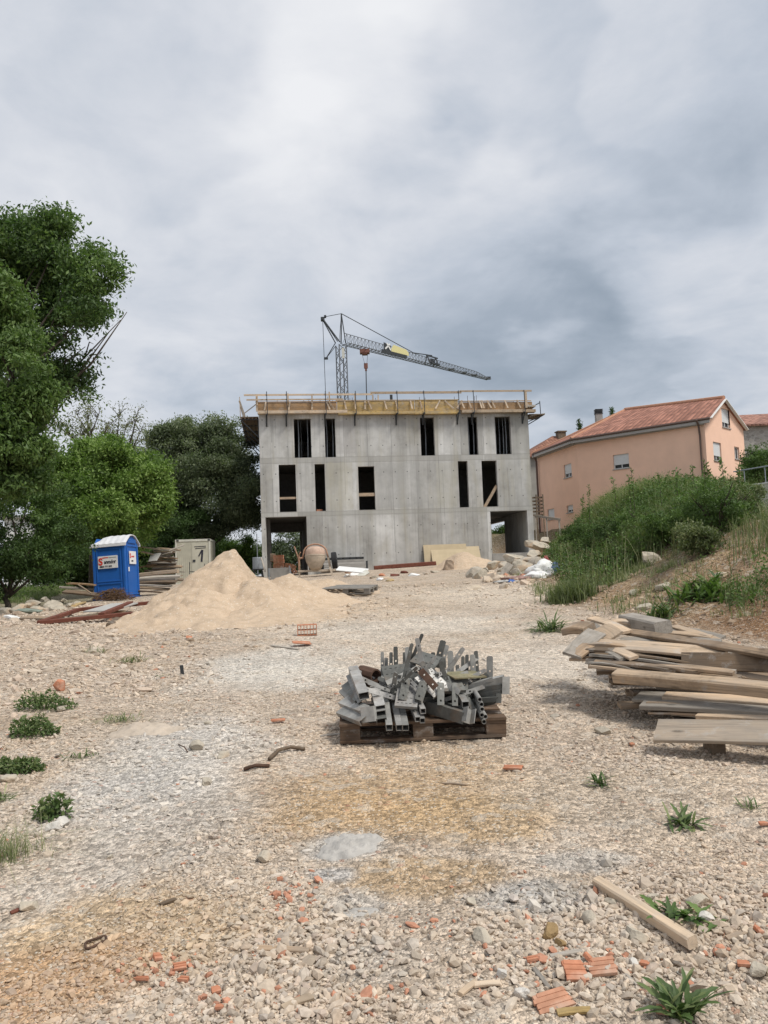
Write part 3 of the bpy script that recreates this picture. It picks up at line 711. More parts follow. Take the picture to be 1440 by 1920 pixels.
# steel brackets, each with its own guard post
for u in (.42, 1.48, 3.58, 5.22, 7.52, 9.02, 10.98, 11.82, 14.75):
    br = MB(); br.bar((u, -.03, 10.27), (u, -.03, 9.62), .07, .06, up=(0, 1, 0)); br.bar((u, 0, 10.20), (u, -.55, 10.20), .06, .05); br.bar((u, -.03, 9.66), (u, -.50, 10.16), .05, .04, up=(1, 0, 0))
    q = br.build('bracket', M_steel, B)
    MB().tube((u+.06, -.46, 10.16), (u+.04, -.46, 11.46), .022, n=7).build('guard_post', M_steel, q)
# starter bars standing out of the slab
for i in range(26):
    u = rng.uniform(.3, 14.9); v = rng.uniform(.2, 1.2)
    MB().tube((u, v, 10.5), (u+rng.uniform(-.05, .05), v, rng.uniform(11.05, 11.45)), .013, n=5).build('starter_bar', M_rust, B)
for u in (6.35, 6.65, 7.35, 7.43):
    MB().box((u, .6, 11.1), (.07, .07, .75)).build('timber_post', M_pale if u < 7 else M_steel, B)
m = MB(); m.bx(7.0, 14.5, .55, .58, 11.02, 11.07); m.build('back_rail', M_propw, B)
# cantilevered side platform on the left (seen from below) and a short one on the right
for k in range(5):
    v0 = .1+k*1.85
    m = MB()
    m.bx(-1.0, -.02, v0, v0+1.8, 10.16, 10.21); m.build('platform_deck', M_oldw, B)
    m = MB()
    for j in range(5): m.bx(-.98+.2*j, -.90+.2*j, v0, v0+1.8, 10.08, 10.155)
    m.build('deck_joist', M_oldw, B)
    br = MB(); br.bar((-.02, v0+.1, 10.07), (-1.05, v0+.1, 10.07), .06, .06); br.bar((-.03, v0+.1, 9.1), (-.95, v0+.1, 10.03), .05, .05, up=(0, 1, 0)); br.bar((-.03, v0+.1, 10.04), (-.03, v0+.1, 9.05), .06, .06, up=(0, 1, 0))
    br.build('bracket', M_steel, B)
m = MB(); m.bar((-.98, .1, 10.2), (-1.0, .1, 11.3), .04, .03, up=(0, 1, 0)); m.build('guard_post', M_pale, B)
for (a, b, z) in ((-1.0, -.45, 11.0), ):
    m = MB(); m.bar((-1.02, .12, 11.1), (-.75, .3, 10.25), .10, .025, up=(0, 1, 0)); m.bar((-1.0, .2, 10.9), (-.85, 1.6, 10.4), .12, .03, up=(1, 0, 0)); m.build('loose_board', M_plankg, B)
m = MB(); m.bar((-.8, -.2, 10.3), (-.08, -.2, 10.85), .05, .04, up=(0, 1, 0)); m.build('brace', M_plankg, B)
MB().box((-.08, -.2, 10.9), (.10, .05, .95)).build('rail_post', M_pale, B)
m = MB(); m.bx(BW+.02, BW+.95, -.15, 1.3, 10.10, 10.15); m.build('platform_deck', M_oldw, B)
m = MB()
for j in range(4): m.bar((BW+.1, -.1+.35*j, 10.04), (BW+1.0, .0+.35*j, 10.2), .09, .03)
m.build('deck_joist', M_plankg, B)
m = MB(); m.bar((BW+.02, 0, 9.75), (BW+.8, 0, 10.05), .05, .04, up=(0, 1, 0)); m.bar((BW+.02, .5, 9.6), (BW+.85, .5, 10.05), .05, .04, up=(0, 1, 0)); m.build('bracket', M_steel, B)
m = MB(); m.tube((BW+.72, -.1, 10.15), (BW+.70, -.1, 10.9), .025); m.bar((BW+.2, -.1, 10.55), (BW+.7, -.1, 10.8), .05, .03, up=(0, 1, 0)); m.build('guard_post', M_steel, B)
MB().box((BW-.2, -.4, 10.95), (.12, .05, 1.0)).build('rail_post', M_pale, B)
MB().bx(BW-.15, BW+.35, -.4, .6, 10.52, 10.62).build('formwork_board', M_plankg, B)
# timbers laid across the window openings
for (a, b, z) in ((1.01, 1.90, 5.66), (5.32, 6.20, 5.72)):
    MB().bx(a, b, .06, .10, z, z+(.12 if a < 2 else .18)).build('safety_board', M_plankp, B)
m = MB(); m.bar((12.36, .12, 4.95), (13.12, .12, 6.15), .16, .045, up=(0, 1, 0)); m.build('safety_board', M_plankp, B, bevel=.004)
MB().box((3.15, .4, 5.02), (.32, .2, .12)).build('block', M_brick, B)

# boards leaning against the front wall
def leaning(name, c0, c1, z0, z1, vfoot, mt, label, group):
    """board standing with its foot vfoot metres out and its top on the wall"""
    m = MB(); L = c1-c0; h = math.hypot(z1-z0, vfoot-.05); a = math.atan2(vfoot-.05, z1-z0)
    base = B.matrix_world
    o = m.box((L/2, 0, h/2), (L, .022, h)).build(name, mt, bevel=.003)
    P = Vector((BO.x, BO.y, 0))+Matrix.Rotation(YAW, 3, 'Z')@Vector((c0, -vfoot, z0))
    o.location = P; o.rotation_euler = (-a, 0, YAW); return tag(o, label, 'board', group)
FAC = Plane((BO.x, BO.y, 0), YAW)
def fz(u, v=0.): p = Vector((BO.x, BO.y, 0))+Matrix.Rotation(YAW, 3, 'Z')@Vector((u, v, 0)); return Hf(p.x, p.y)
a0, za = FAC.uv(793, 1022); a1, _ = FAC.uv(873, 1015)
leaning('ply_board', a0, a1, fz(a0, -.45)-.03, za, .35, M_board, 'large beige plywood board leaning on the concrete wall, rear one of two', 'plywood boards leaning on the wall')
a0, za = FAC.uv(806, 1026); a1, _ = FAC.uv(897, 1020)
leaning('ply_board', a0+.02, a1, fz(a0, -.7)-.05, za-.03, .62, M_board, 'beige plywood board leaning in front of the other, behind the small sand pile', 'plywood boards leaning on the wall')

# ================================================================== CRANE
CY = 75.; M_crane = mat_plain('crane_grey_paint', (.16, .17, .185), .5, .2, var=.1)
mastL = at(632, 700, CY); mastR = at(650.5, 700, CY); mw = (mastR.x-mastL.x)/1.25
mc = at(640.5, 648, CY); cxm = (mastL.x+mastR.x)/2+.0
CR = thing('tower_crane', 'grey lattice self-erecting crane rising behind the concrete building', 'crane', (cxm, CY, Hf(cxm, CY)), 0)
zb = Hf(cxm, CY); ztop = mc.z-zb
m = MB(); hw = mw/2; Rm = Matrix.Rotation(R_(28), 3, 'Z')
cs4 = [Rm@Vector((sx*hw, sy*hw, 0)) for sx, sy in ((-1, -1), (1, -1), (1, 1), (-1, 1))]
for c in cs4: m.bar(c, c+Vector((0, 0, ztop)), .11, .11, up=(0, 1, 0))
nb = 30; st_ = ztop/nb
for k in range(nb):
    z0 = k*st_; z1 = z0+st_
    for i in range(4):
        a, b = cs4[i], cs4[(i+1) % 4]
        if k % 2: a, b = b, a
        m.tube(a+Vector((0, 0, z0)), b+Vector((0, 0, z1)), .035, n=5)
m.build('mast', M_crane, CR)
def L(px, py, Y): p = at(px, py, Y); return Vector((p.x-cxm, p.y-CY, p.z-zb))
j0 = L(647, 645, CY); j1 = L(917, 711.5, 91)
# jib: triangular lattice, two lower chords and one upper chord
m = MB(); N_ = 46; dirj = (j1-j0).normalized(); side = dirj.cross(Vector((0, 0, 1))).normalized(); up = side.cross(dirj)
def hgt(t): return 1.15*(1-t)**.7*.55+.62*(1-t)+.12 if t > .05 else 1.3
def hgt(t): return 1.05-.55*t if t < .9 else 1.05-.55*t-(t-.9)*3.8
def pt(t, k): c = j0.lerp(j1, t); return c+side*(-.45*(1-.35*t) if k == 0 else .45*(1-.35*t) if k == 1 else 0)+(up*hgt(t) if k == 2 else Vector((0, 0, 0)))
for k in (0, 1, 2):
    for i in range(N_): m.tube(pt(i/N_, k), pt((i+1)/N_, k), .042 if k < 2 else .034, n=5, caps=False)
for i in range(N_):
    t0, t1, tm = i/N_, (i+1)/N_, (i+.5)/N_
    for k in (0, 1): m.tube(pt(t0, k), pt(tm, 2), .017, n=4, caps=False); m.tube(pt(tm, 2), pt(t1, k), .017, n=4, caps=False)
    m.tube(pt(t0, 0), pt(t0, 1), .03, n=4, caps=False); m.tube(pt(t0, 0), pt(t1, 1), .022, n=4, caps=False)
m.build('jib', M_crane, CR)
m = MB()   # folding joint in the middle of the jib
for t in (.525, .585): m.bar(pt(t, 0), pt(t, 2)+up*.25, .12, .12, up=(0, 1, 0)); m.bar(pt(t, 1), pt(t, 2)+up*.25, .12, .12, up=(0, 1, 0))
m.bar(pt(.52, 2)+up*.2, pt(.60, 2)+up*.2, .12, .12); m.bar(pt(.53, 1)+up*.1, pt(.59, 1)+up*.1, .25, .2); m.box(pt(.555, 2)-up*.3, (.5, .5, .35)); m.build('folding_joint', M_steel, CR)
MB().box(pt(.995, 2), (.5, .3, .3)).build('jib_tip', M_steel, CR)
# yellow name panel with a white device
q = MB(); a = pt(.275, 1)+side*.03+up*.18; b = pt(.355, 1)+side*.03+up*.18
a = pt(.275, 0)-side*.05; b = pt(.385, 0)-side*.05
M_sign = mat_plain('yellow_panel', (.66, .60, .30), .5, var=.06)
def panel(t0, t1, mt, nm, h0=.22, h1=.98, cut=0.):
    a = pt(t0, 0)+(side if side.y < 0 else -side)*.0; sd = -side if side.y > 0 else side
    A = j0.lerp(j1, t0)+sd*.42; C_ = j0.lerp(j1, t1)+sd*.42
    m = MB(); vs = [A+up*h0, C_+up*h0, C_+up*(h1*.55)+dirj*0, C_+up*(h1*.82)-dirj*cut, A+up*h1+dirj*cut, A+up*(h1*.5)]
    vs2 = [v+sd*.04 for v in vs]; n = len(vs)
    m.add(vs+vs2, [tuple(range(n-1, -1, -1)), tuple(range(n, 2*n))]+[(i, (i+1) % n, n+(i+1) % n, n+i) for i in range(n)]); return m.build(nm, mt, CR)
pn = panel(.262, .375, M_sign, 'name_panel', cut=.35)
panel(.215, .258, M_steel, 'logo_panel')
sd = -side if side.y > 0 else side
lg = MB(); c = j0.lerp(j1, .238)+sd*.50+up*.62
lg.bar(c-dirj*.38-up*.30, c+dirj*.30+up*.32, .16, .03, up=sd); lg.bar(c-dirj*.15+up*.34, c+dirj*.40-up*.30, .16, .03, up=sd); lg.build('emblem', M_white, CR)
m = MB(); m.bar(j0.lerp(j1, .20)+sd*.45+up*.05, j0.lerp(j1, .36)+sd*.45+up*.05, .1, .34, up=up); m.build('lower_panel', M_steel, CR)
# A-frame, apex, rear tower arm, stays, ropes
apex = L(640, 588, CY); tail = L(605, 598.5, CY+1); mt_ = Vector((0, 0, ztop))
m = MB()
m.tube(L(639.5, 645, CY), apex, .07, n=6); m.tube(L(648, 643, CY), apex, .055, n=6)
m.build('a_frame', M_steel, CR)
m = MB(); m.tube(L(637, 641, CY), tail+Vector((0, -.3, 0)), .065, n=6); m.tube(L(629, 643, CY), tail+Vector((0, .3, 0)), .055, n=6); m.tube(L(633, 640, CY), tail, .045, n=6)
m.box(tail, (.35, .4, .35)); m.box(tail+Vector((.25, 0, .25)), (.2, .2, .25)); m.build('rear_arm', M_steel, CR)
m = MB(); m.tube(L(629, 643, CY), L(612, 671, CY), .045, n=5); m.tube(L(630, 648, CY), L(613, 670, CY), .03, n=5); m.box(L(611.5, 672, CY), (.35, .25, .18)); m.build('pulley_arm', M_steel, CR)
m = MB(); m.tube(tail+Vector((0, 0, .2)), apex, .03, n=5); m.tube(apex, pt(.43, 2)+up*.05, .04, n=5); m.tube(pt(.43, 2)+up*.05, pt(.56, 2)+up*.35, .055, n=5)
m.tube(tail, L(611, 752, CY+1), .028, n=5); m.tube(L(634, 590, CY)+Vector((.3, 0, 0)), L(636, 640, CY), .02, n=4); m.build('stay_cable', M_steel, CR)
M_orange = mat_plain('orange_red_paint', (.22, .10, .075), .6, var=.2)
tc_ = j0.lerp(j1, .115)
m = MB(); m.box(tc_+Vector((0, 0, -.28)), (.95, .7, .38)); m.box(tc_+Vector((0, 0, -.5)), (.5, .6, .2)); trl = m.build('trolley', M_orange, CR)
hk = L(686, 686, CY+2.2)
m = MB(); m.box(hk, (.38, .2, .5)); m.box(hk-Vector((0, 0, .35)), (.2, .15, .3)); m.build('hook_block', M_orange, CR)
m = MB()
for dx_ in (-.3, .3): m.tube(tc_+Vector((dx_, 0, -.4)), hk+Vector((dx_*.35, 0, .2)), .018, n=4)
m.tube(hk-Vector((0, 0, .4)), L(687.5, 752, CY+2.2), .05, n=5); m.build('hoist_rope', M_steel, CR)
MB().box(L(643.5, 662, CY-.6), (.25, .1, 1.0)).build('mast_cabinet', M_dirtw, CR)
for t in (.70, .80, .88):
    MB().box(j0.lerp(j1, t)+up*.1, (.6, .5, .1)).build('walkway', M_steel, CR)

# ================================================================== PINK HOUSE
def mat_tiles(name, d, c):
    t = NT(name); co = t.coord()
    dn = t.n('ShaderNodeVectorMath'); dn.operation = 'DOT_PRODUCT'; t.l(co, dn.inputs[0]); dn.inputs[1].default_value = tuple(d)
    u = dn.outputs['Value']; z = t.sep(co)[2]
    s = t.math('ABSOLUTE', t.math('SINE', t.math('MULTIPLY', u, math.pi/.30))); r = t.math('FRACT', t.math('MULTIPLY', z, 1/.165))
    wn = t.n('ShaderNodeTexWhiteNoise'); wn.noise_dimensions = '2D'; cm = t.n('ShaderNodeCombineXYZ'); t.l(t.math('FLOOR', t.math('MULTIPLY', u, 1/.30)), cm.inputs[0]); t.l(t.math('FLOOR', t.math('MULTIPLY', z, 1/.165)), cm.inputs[1]); t.l(cm, wn.inputs['Vector'])
    q = t.mix(.9, c, t.ramp(wn.outputs[0], [(0, .66), (1, 1.3)]), 'MULTIPLY')
    q = t.mix(t.math('MULTIPLY', t.math('SUBTRACT', 1., t.ramp(s, [(.0, 0.), (.35, 1.)])), .6), q, tuple(k*.35 for k in c))
    q = t.mix(t.math('MULTIPLY', t.ramp(t.noise(co, .7, 4), [(.5, 0.), (.7, 1.)]), .4), q, tuple(k*.6 for k in c))
    t.bump(t.math('ADD', s, t.math('MULTIPLY', r, .5)), .8, .06); return t.fin(q, .85, 0, .2)
M_pink = mat_plain('salmon_render', (.88, .585, .44), .92, var=.07, scale=1.2, bump=.2, spec=.15)
M_eave = mat_plain('grey_eave', (.40, .38, .36), .8, var=.1)
M_shut = mat_plain('white_roller_shutter', (.68, .69, .69), .5, var=.04)
M_glass = mat_plain('dark_glass', (.03, .035, .04), .12, spec=.6, var=.1, bump=0)
M_pipe = mat_plain('brown_downpipe', (.13, .085, .07), .6, var=.1)
EZ = 9.6
Lp = Vector((11.09, 56.7, 0)); Bp = Vector((12.5, 50.8, 0)); Rp = Vector((18.4, 45.0, 0)); Gp = Vector((22.5, 49.2, 0)); Kp = Vector((15.5, 60.0, 0))
pcn = Vector((15.5, 52, 0))
H1 = thing('pink_house', 'salmon pink two-storey house with red tiled roof beyond the overgrown bank', 'house', (pcn.x, pcn.y, 0), 0)
def wall_plane(A, Bb):
    d = Bb-A; return Plane(A, math.atan2(d.y, d.x)), d.length
zg = 3.0
pts = [Lp, Bp, Rp, Gp]
winspec = {0: [((1027, 953), (1039, 975), 'd'), ((1058, 868), (1071, 897), 's'), ((1063, 946), (1074, 962), 's')], 1: [((1150.5, 849.5), (1178.5, 880.5), 's')], 2: [((1354.5, 769), (1367, 800), 's'), ((1339, 831), (1351.5, 863), 's'), ((1378, 839), (1385.5, 860), 'w')]}
allw = []
for i in range(3):
    pl, Ln = wall_plane(pts[i], pts[i+1]); hs = []
    for (a, b, kd) in winspec[i]:
        if i == 0: # windows of the facade may sit on either side of the bend
            pass
        u0_, z0_ = pl.uv(a[0], b[1]); u1_, z1_ = pl.uv(b[0], a[1])
        u0_ = max(u0_, .15); u1_ = min(u1_, Ln-.1)
        if u1_-u0_ > .2: hs.append((u0_, u1_, z0_, z1_)); allw.append((i, u0_, u1_, z0_, z1_, kd))
    Mx = Matrix.Translation(pts[i]-pcn)@Matrix.Rotation(pl.yaw, 4, 'Z')
    m = MB(); 
    wall_holes(m, 0, Ln, zg, EZ, [h for h in hs if h[3] < EZ], .25, Mx)
    if i == 2:
        # gable triangle with the attic window cut out as strips
        ap = 1.52; hs2 = [h for h in hs if h[3] >= EZ]
        a0_, b0_, c0_, d0_ = hs2[0] if hs2 else (Ln*.4, Ln*.5, EZ-.3, EZ+.6)
        m = MB(); wall_holes(m, 0, Ln, zg, EZ, [h for h in hs if h[3] < EZ]+[(a0_, b0_, c0_, EZ)], .25, Mx)
        um = Ln*.47
        def top(u): return EZ+ap*(u/um if u < um else (Ln-u)/(Ln-um))
        seg = sorted({0, a0_, um, b0_, Ln})
        for s0, s1 in zip(seg[:-1], seg[1:]):
            zlo = d0_ if (s0 >= a0_-1e-6 and s1 <= b0_+1e-6) else EZ
            vs = [(s0, 0, zlo), (s1, 0, zlo), (s1, 0, top(s1)), (s0, 0, top(s0))]; vs += [(x, .25, z) for x, y, z in vs]
            m.add(vs, [(0, 1, 2, 3), (7, 6, 5, 4), (0, 4, 5, 1)], Mx)
    m.build('wall', M_pink, H1)
for (i, a, b, c, d, kd) in allw:
    pl, Ln = wall_plane(pts[i], pts[i+1]); Mx = Matrix.Translation(pts[i]-pcn)@Matrix.Rotation(pl.yaw, 4, 'Z')
    f = MB(); t_ = .06
    for (x0, x1, z0, z1) in ((a, a+t_, c, d), (b-t_, b, c, d), (a+t_, b-t_, d-t_, d), (a+t_, b-t_, c, c+t_), ((a+b)/2-.025, (a+b)/2+.025, c+t_, d-t_)): f.bx(x0, x1, .10, .16, z0, z1, Mx)
    wn_ = f.build('window', M_white, H1)
    MB().bx(a+t_, b-t_, .14, .15, c+t_, d-t_, Mx).build('pane', M_glass, wn_)
    if kd != 'w':
        m = MB(); zb_ = c+t_+(.22*(d-c) if kd == 's' else .02); n_s = 14
        for k in range(n_s): z0 = zb_+(d-zb_)*k/n_s; m.bx(a+.02, b-.02, .075, .095+.004*(k % 2), z0+.003, z0+(d-zb_)/n_s, Mx)
        m.build('roller_shutter', M_shut, wn_)
    MB().bx(a-.05, b+.05, -.06, .10, c-.05, c, Mx).build('sill', M_eave, wn_)
# roof
um_pt = Rp.lerp(Gp, .47)
A_ = Vector((um_pt.x, um_pt.y, EZ+1.55)); Ee = at(1172, 768.5, 54.)
Ee = Vector((Ee.x, Ee.y, EZ+1.5+.35)); Ee.z = at(1172, 768.5, 54.).z
ov = .45
def off(P, q): return Vector((P.x+q[0], P.y+q[1], EZ))
L2 = off(Lp, (-.35, -.1)); B2 = off(Bp, (-.42, -.28)); R2 = off(Rp, (-.05, -.55)); G2 = off(Gp, (.22, .05)); K2 = off(Kp, (.3, .5))
R2 = off(Rp, (.12, -.42)); A2 = A_+Vector((.10, -.10, -.04))
ridge_dir = (A_-Ee).normalized()
def roof_face(vs, nm, d, th=.12):
    vs = [Vector(v)-pcn for v in vs]; n = len(vs); nn = (vs[1]-vs[0]).cross(vs[-1]-vs[0]).normalized()
    if nn.z < 0: nn = -nn
    m = MB(); lo = [v-nn*th for v in vs]
    m.add(vs+lo, [tuple(range(n)), tuple(range(2*n-1, n-1, -1))]+[(i, n+i, n+(i+1) % n, (i+1) % n) for i in range(n)])
    return m.build(nm, mat_tiles('clay_tiles_'+nm+str(len(bpy.data.materials)), d, (.34, .165, .12)), H1)
d1 = (Rp-Bp).normalized(); d0 = (Lp-Bp).normalized()
roof_face([B2, R2, A2, Ee], 'roof', d1); roof_face([L2, B2, Ee], 'roof', d0); roof_face([K2, L2, Ee], 'roof', (1, 0, 0)); roof_face([G2, K2, Ee, A2], 'roof', d1)
m = MB(); m.tube(Ee-pcn+Vector((0, 0, .02)), A2-pcn+Vector((0, 0, .02)), .13, n=8); m.tube(B2-pcn, Ee-pcn, .09, n=8); m.tube(L2-pcn, Ee-pcn, .09, n=8); m.build('ridge_tiles', M_brickd, H1)
# eaves board, gutter, verge, downpipes
m = MB(); m.bar(L2-pcn-Vector((0, 0, .22)), B2-pcn-Vector((0, 0, .22)), .10, .22); m.bar(B2-pcn-Vector((0, 0, .22)), R2-pcn-Vector((0, 0, .22)), .10, .22)
m.bar(Lp-pcn+Vector((0, 0, EZ-.3)), Bp-pcn+Vector((0, 0, EZ-.3)), .5, .14); m.bar(Bp-pcn+Vector((0, 0, EZ-.3)), Rp-pcn+Vector((0, 0, EZ-.3)), .5, .14); m.build('eave', M_eave, H1)
m = MB(); m.tube(L2-pcn+Vector((0, -.05, -.1)), B2-pcn+Vector((-.05, -.08, -.1)), .07, n=8); m.tube(B2-pcn+Vector((-.05, -.08, -.1)), R2-pcn+Vector((0, -.08, -.1)), .07, n=8); m.build('gutter', M_pipe, H1)
m = MB(); m.bar(R2-pcn+Vector((.05, -.02, -.1)), A2-pcn+Vector((.05, -.05, -.1)), .05, .17, up=(.7, -.7, .2)); m.bar(A2-pcn+Vector((.05, -.05, -.1)), G2-pcn+Vector((.05, -.05, -.1)), .05, .17, up=(.7, -.7, .2)); m.build('verge_board', M_white, H1)
m = MB(); p = Rp-pcn; q = (Rp-Bp).normalized(); n_ = Vector((q.y, -q.x, 0)); e = p-q*.25+n_*.12
m.chain([e+n_*.35+Vector((0, 0, EZ-.1)), e+n_*.1+Vector((0, 0, EZ-.45)), e+Vector((0, 0, EZ-1.)), e+Vector((0, 0, 3))], [.06]*4, 8); m.build('downpipe', M_pipe, H1)
m = MB(); q = (Bp-Lp).normalized(); n_ = Vector((q.y, -q.x, 0))*1.; e = Lp-pcn+q*.05+Vector((-.12, -.12, 0))
m.chain([e+Vector((-.25, -.2, EZ-.15)), e+Vector((0, 0, EZ-.6)), e+Vector((0, 0, 3.5))], [.07]*3, 8); m.build('downpipe', M_pipe, H1)
cp = at(1123, 789, 57)
m = MB(); m.box((cp.x-pcn.x, cp.y-pcn.y, cp.z-.2), (.46, .42, 1.4)); ch = m.build('chimney', M_concp, H1)
m = MB(); 
for k in range(4): m.box((cp.x-pcn.x, cp.y-pcn.y, cp.z+.50+k*.10), (.54, .48, .045))
m.box((cp.x-pcn.x, cp.y-pcn.y, cp.z+.66), (.34, .3, .36)); m.build('chimney_cap', M_steel, ch)

# simple helper for the background houses: box walls, gable roof
def bg_house(name, c, W_, D_, zb_, ze, rise, yaw, wall_m, tile_c, label, wins=(), hip=False):
    h = thing(name, label, 'house', (c[0], c[1], 0), yaw); m = MB()
    hs = [(u-W_/2, u-W_/2+w_, z, z+hh) for (u, z, w_, hh) in wins]
    wall_holes(m, -W_/2, W_/2, zb_, ze, hs, .3, Matrix.Translation((0, -D_/2, 0)))
    m.bx(-W_/2, -W_/2+.3, -D_/2+.3, D_/2, zb_, ze); m.bx(W_/2-.3, W_/2, -D_/2+.3, D_/2, zb_, ze); m.bx(-W_/2+.3, W_/2-.3, D_/2-.3, D_/2, zb_, ze)
    if not hip:
        for sx in (-1, 1): m.add([(sx*W_/2, -D_/2, ze), (sx*W_/2, D_/2, ze), (sx*W_/2, 0, ze+rise), (sx*(W_/2-.3), -D_/2, ze), (sx*(W_/2-.3), D_/2, ze), (sx*(W_/2-.3), 0, ze+rise)], [(0, 1, 2), (3, 5, 4)])
    m.build('wall', wall_m, h)
    tm = mat_tiles('clay_tiles_'+label[:8], (1, 0, 0), tile_c); o_ = .4; k = rise/(D_/2); xr = W_/2-(D_/2 if hip else -o_)
    xr = max(xr, .1)
    for sg in (-1, 1):
        m = MB(); a = [(-W_/2-o_, sg*(D_/2+o_), ze-k*o_), (W_/2+o_, sg*(D_/2+o_), ze-k*o_), (xr, 0, ze+rise+.03), (-xr, 0, ze+rise+.03)]
        m.add(a+[(x, y, z-.14) for x, y, z in a], [(0, 1, 2, 3), (7, 6, 5, 4), (0, 4, 5, 1), (1, 5, 6, 2), (2, 6, 7, 3), (3, 7, 4, 0)]); m.build('roof', tm, h)
        if hip:
            a = [(sg*(W_/2+o_), -D_/2-o_, ze-k*o_), (sg*(W_/2+o_), D_/2+o_, ze-k*o_), (sg*xr, 0, ze+rise+.02)]
            m = MB(); m.add(a+[(x, y, z-.14) for x, y, z in a], [(0, 1, 2), (5, 4, 3), (0, 3, 4, 1), (1, 4, 5, 2), (2, 5, 3, 0)]); m.build('roof', tm, h)
    for (a, b, c_, d_) in hs:
        f = MB()
        for (x0, x1, z0, z1) in ((a, a+.07, c_, d_), (b-.07, b, c_, d_), (a+.07, b-.07, d_-.07, d_), (a+.07, b-.07, c_, c_+.07)): f.bx(x0, x1, -D_/2+.1, -D_/2+.17, z0, z1)
        wn_ = f.build('window', M_white, h); MB().bx(a+.07, b-.07, -D_/2+.13, -D_/2+.14, c_+.07, d_-.07).build('pane', M_glass, wn_)
    return h
g1 = at(1022, 838, 66)
h2 = bg_house('grey_house', (g1.x+2.0, 69), 8.5, 7, 3., at(1004, 852, 65.5).z, 2.0, R_(10), mat_plain('grey_beige_render', (.33, .315, .285), .9, var=.15, scale=1.5), (.26, .13, .09), 'grey rendered house with brown roof between the concrete building and the pink house', wins=[(.6, 6.3, .9, 1.2)], hip=True)
c1_ = at(1053, 818, 68); m = MB(); m.box((0, 0, -.3), (.7, .6, 1.4)); m.box((0, 0, .48), (.85, .75, .1)); q = m.build('chimney', M_oldw, h2)
q.location = h2.matrix_world.inverted()@Vector((c1_.x, 68.6, c1_.z)) if False else (c1_.x-(g1.x+2.0), -.4, c1_.z)
def mat_rubble():
    t = NT('rubble_masonry'); co = t.coord((1, 1, 1.5)); v = t.vor(co, 3.2); g_ = t.sep(v)[0]
    c = t.ramp(g_, [(0, (.26, .245, .22)), (.5, (.36, .34, .31)), (1, (.45, .43, .39))]); e = t.vor(co, 3.2, 'Distance', 'DISTANCE_TO_EDGE')
    c = t.mix(t.ramp(e, [(0, 1.), (.06, 0.)]), c, (.46, .45, .43)); t.bump(e, .5, .03); return t.fin(c, .95)
g2_ = at(1420, 850, 62)
h3 = bg_house('stone_house', (g2_.x+3.2, 64), 11, 8, 4., at(1420, 792, 60).z, 1.35, R_(-4), mat_rubble(), (.32, .17, .13), 'rubble stone house with red roof behind the right end of the pink house', wins=[])
# white garden wall with a steel rail at the far right
wp0 = at(1392, 913, 38); wp1 = at(1462, 903, 34)
q = thing('garden_wall', 'low white garden wall at the far right above the grassy bank', 'wall', (wp0.x, wp0.y, 0)); dv = Vector((wp1.x-wp0.x+2.5, wp1.y-wp0.y-2.0, 0)); yw = math.atan2(dv.y, dv.x); Mx = Matrix.Rotation(yw, 4, 'Z')
MB().bx(0, dv.length, 0, .25, 2.5, wp0.z, Mx).build('wall_body', M_dirtw, q); MB().bx(-.03, dv.length+.03, -.03, .28, wp0.z, wp0.z+.06, Mx).build('coping', M_white, q)
q = thing('metal_railing', 'thin grey steel railing standing on the white garden wall', 'railing', (wp0.x, wp0.y, wp0.z+.06)); m = MB()
m.tube(Mx@Vector((-.6, .12, .75)), Mx@Vector((dv.length, .12, .75)), .03); m.build('top_rail', M_propw, q)
for k in range(6): MB().tube(Mx@Vector((k*dv.length/5.2+.05, .12, 0)), Mx@Vector((k*dv.length/5.2+.05, .12, .75)), .022).build('post', M_propw, q)
# dark shed roof at the right edge
sp_ = at(1436, 878, 45)
q = thing('garden_shed', 'dark grey shed with rounded metal roof at the right edge below the stone house', 'shed', (sp_.x+.9, 45, 0), R_(-6)); m = MB()
m.bx(-1.3, 1.3, -1, 1, 3.6, sp_.z-.55); m.build('wall', M_steel, q); m = MB(); n_ = 12; vs = []
for s in (-1.1, 1.1):
    for k in range(n_+1): a = math.pi*k/n_; vs.append((-1.4*math.cos(a), s, sp_.z-.56+.75*math.sin(a)))
m.add(vs, [(k, k+1, n_+2+k, n_+1+k) for k in range(n_)]+[tuple(range(n_, -1, -1)), tuple(range(n_+1, 2*n_+2))]); m.build('roof', M_steel, q)
# wooden balcony stub beside the building and a handrail leading to the pink house
bp = at(1005, 945, 50)
q = thing('wooden_gate', 'dark slatted wooden gate between the concrete building and the pink house', 'gate', (bp.x, 50, 0)); m = MB()
for k in range(6): m.bx(-.35, .45, 0, .04, bp.z-.75+k*.22, bp.z-.65+k*.22)
m.build('slats', M_oldw, q); MB().bx(-.02, .06, -.06, 0, Hf(bp.x, 50), bp.z+.6).build('post', M_oldw, q); MB().bx(.4, .48, -.06, 0, Hf(bp.x, 50), bp.z+.6).build('post', M_oldw, q)
r0_ = at(1003, 967, 47); r1_ = at(1050, 974, 40)
q = thing('wooden_handrail', 'plain timber handrail running from the concrete building towards the pink house', 'handrail', (r0_.x, r0_.y, 0)); m = MB()
e = Vector((r1_.x-r0_.x, r1_.y-r0_.y, 0)); m.bar((0, 0, r0_.z), (e.x, e.y, r1_.z), .06, .12); m.build('rail', M_plankg, q)
for k in (0.02, .5, .97): x_ = r0_.x+e.x*k; y_ = r0_.y+e.y*k; MB().box((e.x*k, e.y*k, (Hf(x_, y_)-.2+r0_.z*(1-k)+r1_.z*k)/2), (.07, .07, max(.3, r0_.z*(1-k)+r1_.z*k-Hf(x_, y_)+.2))).build('post', M_plankg, q)
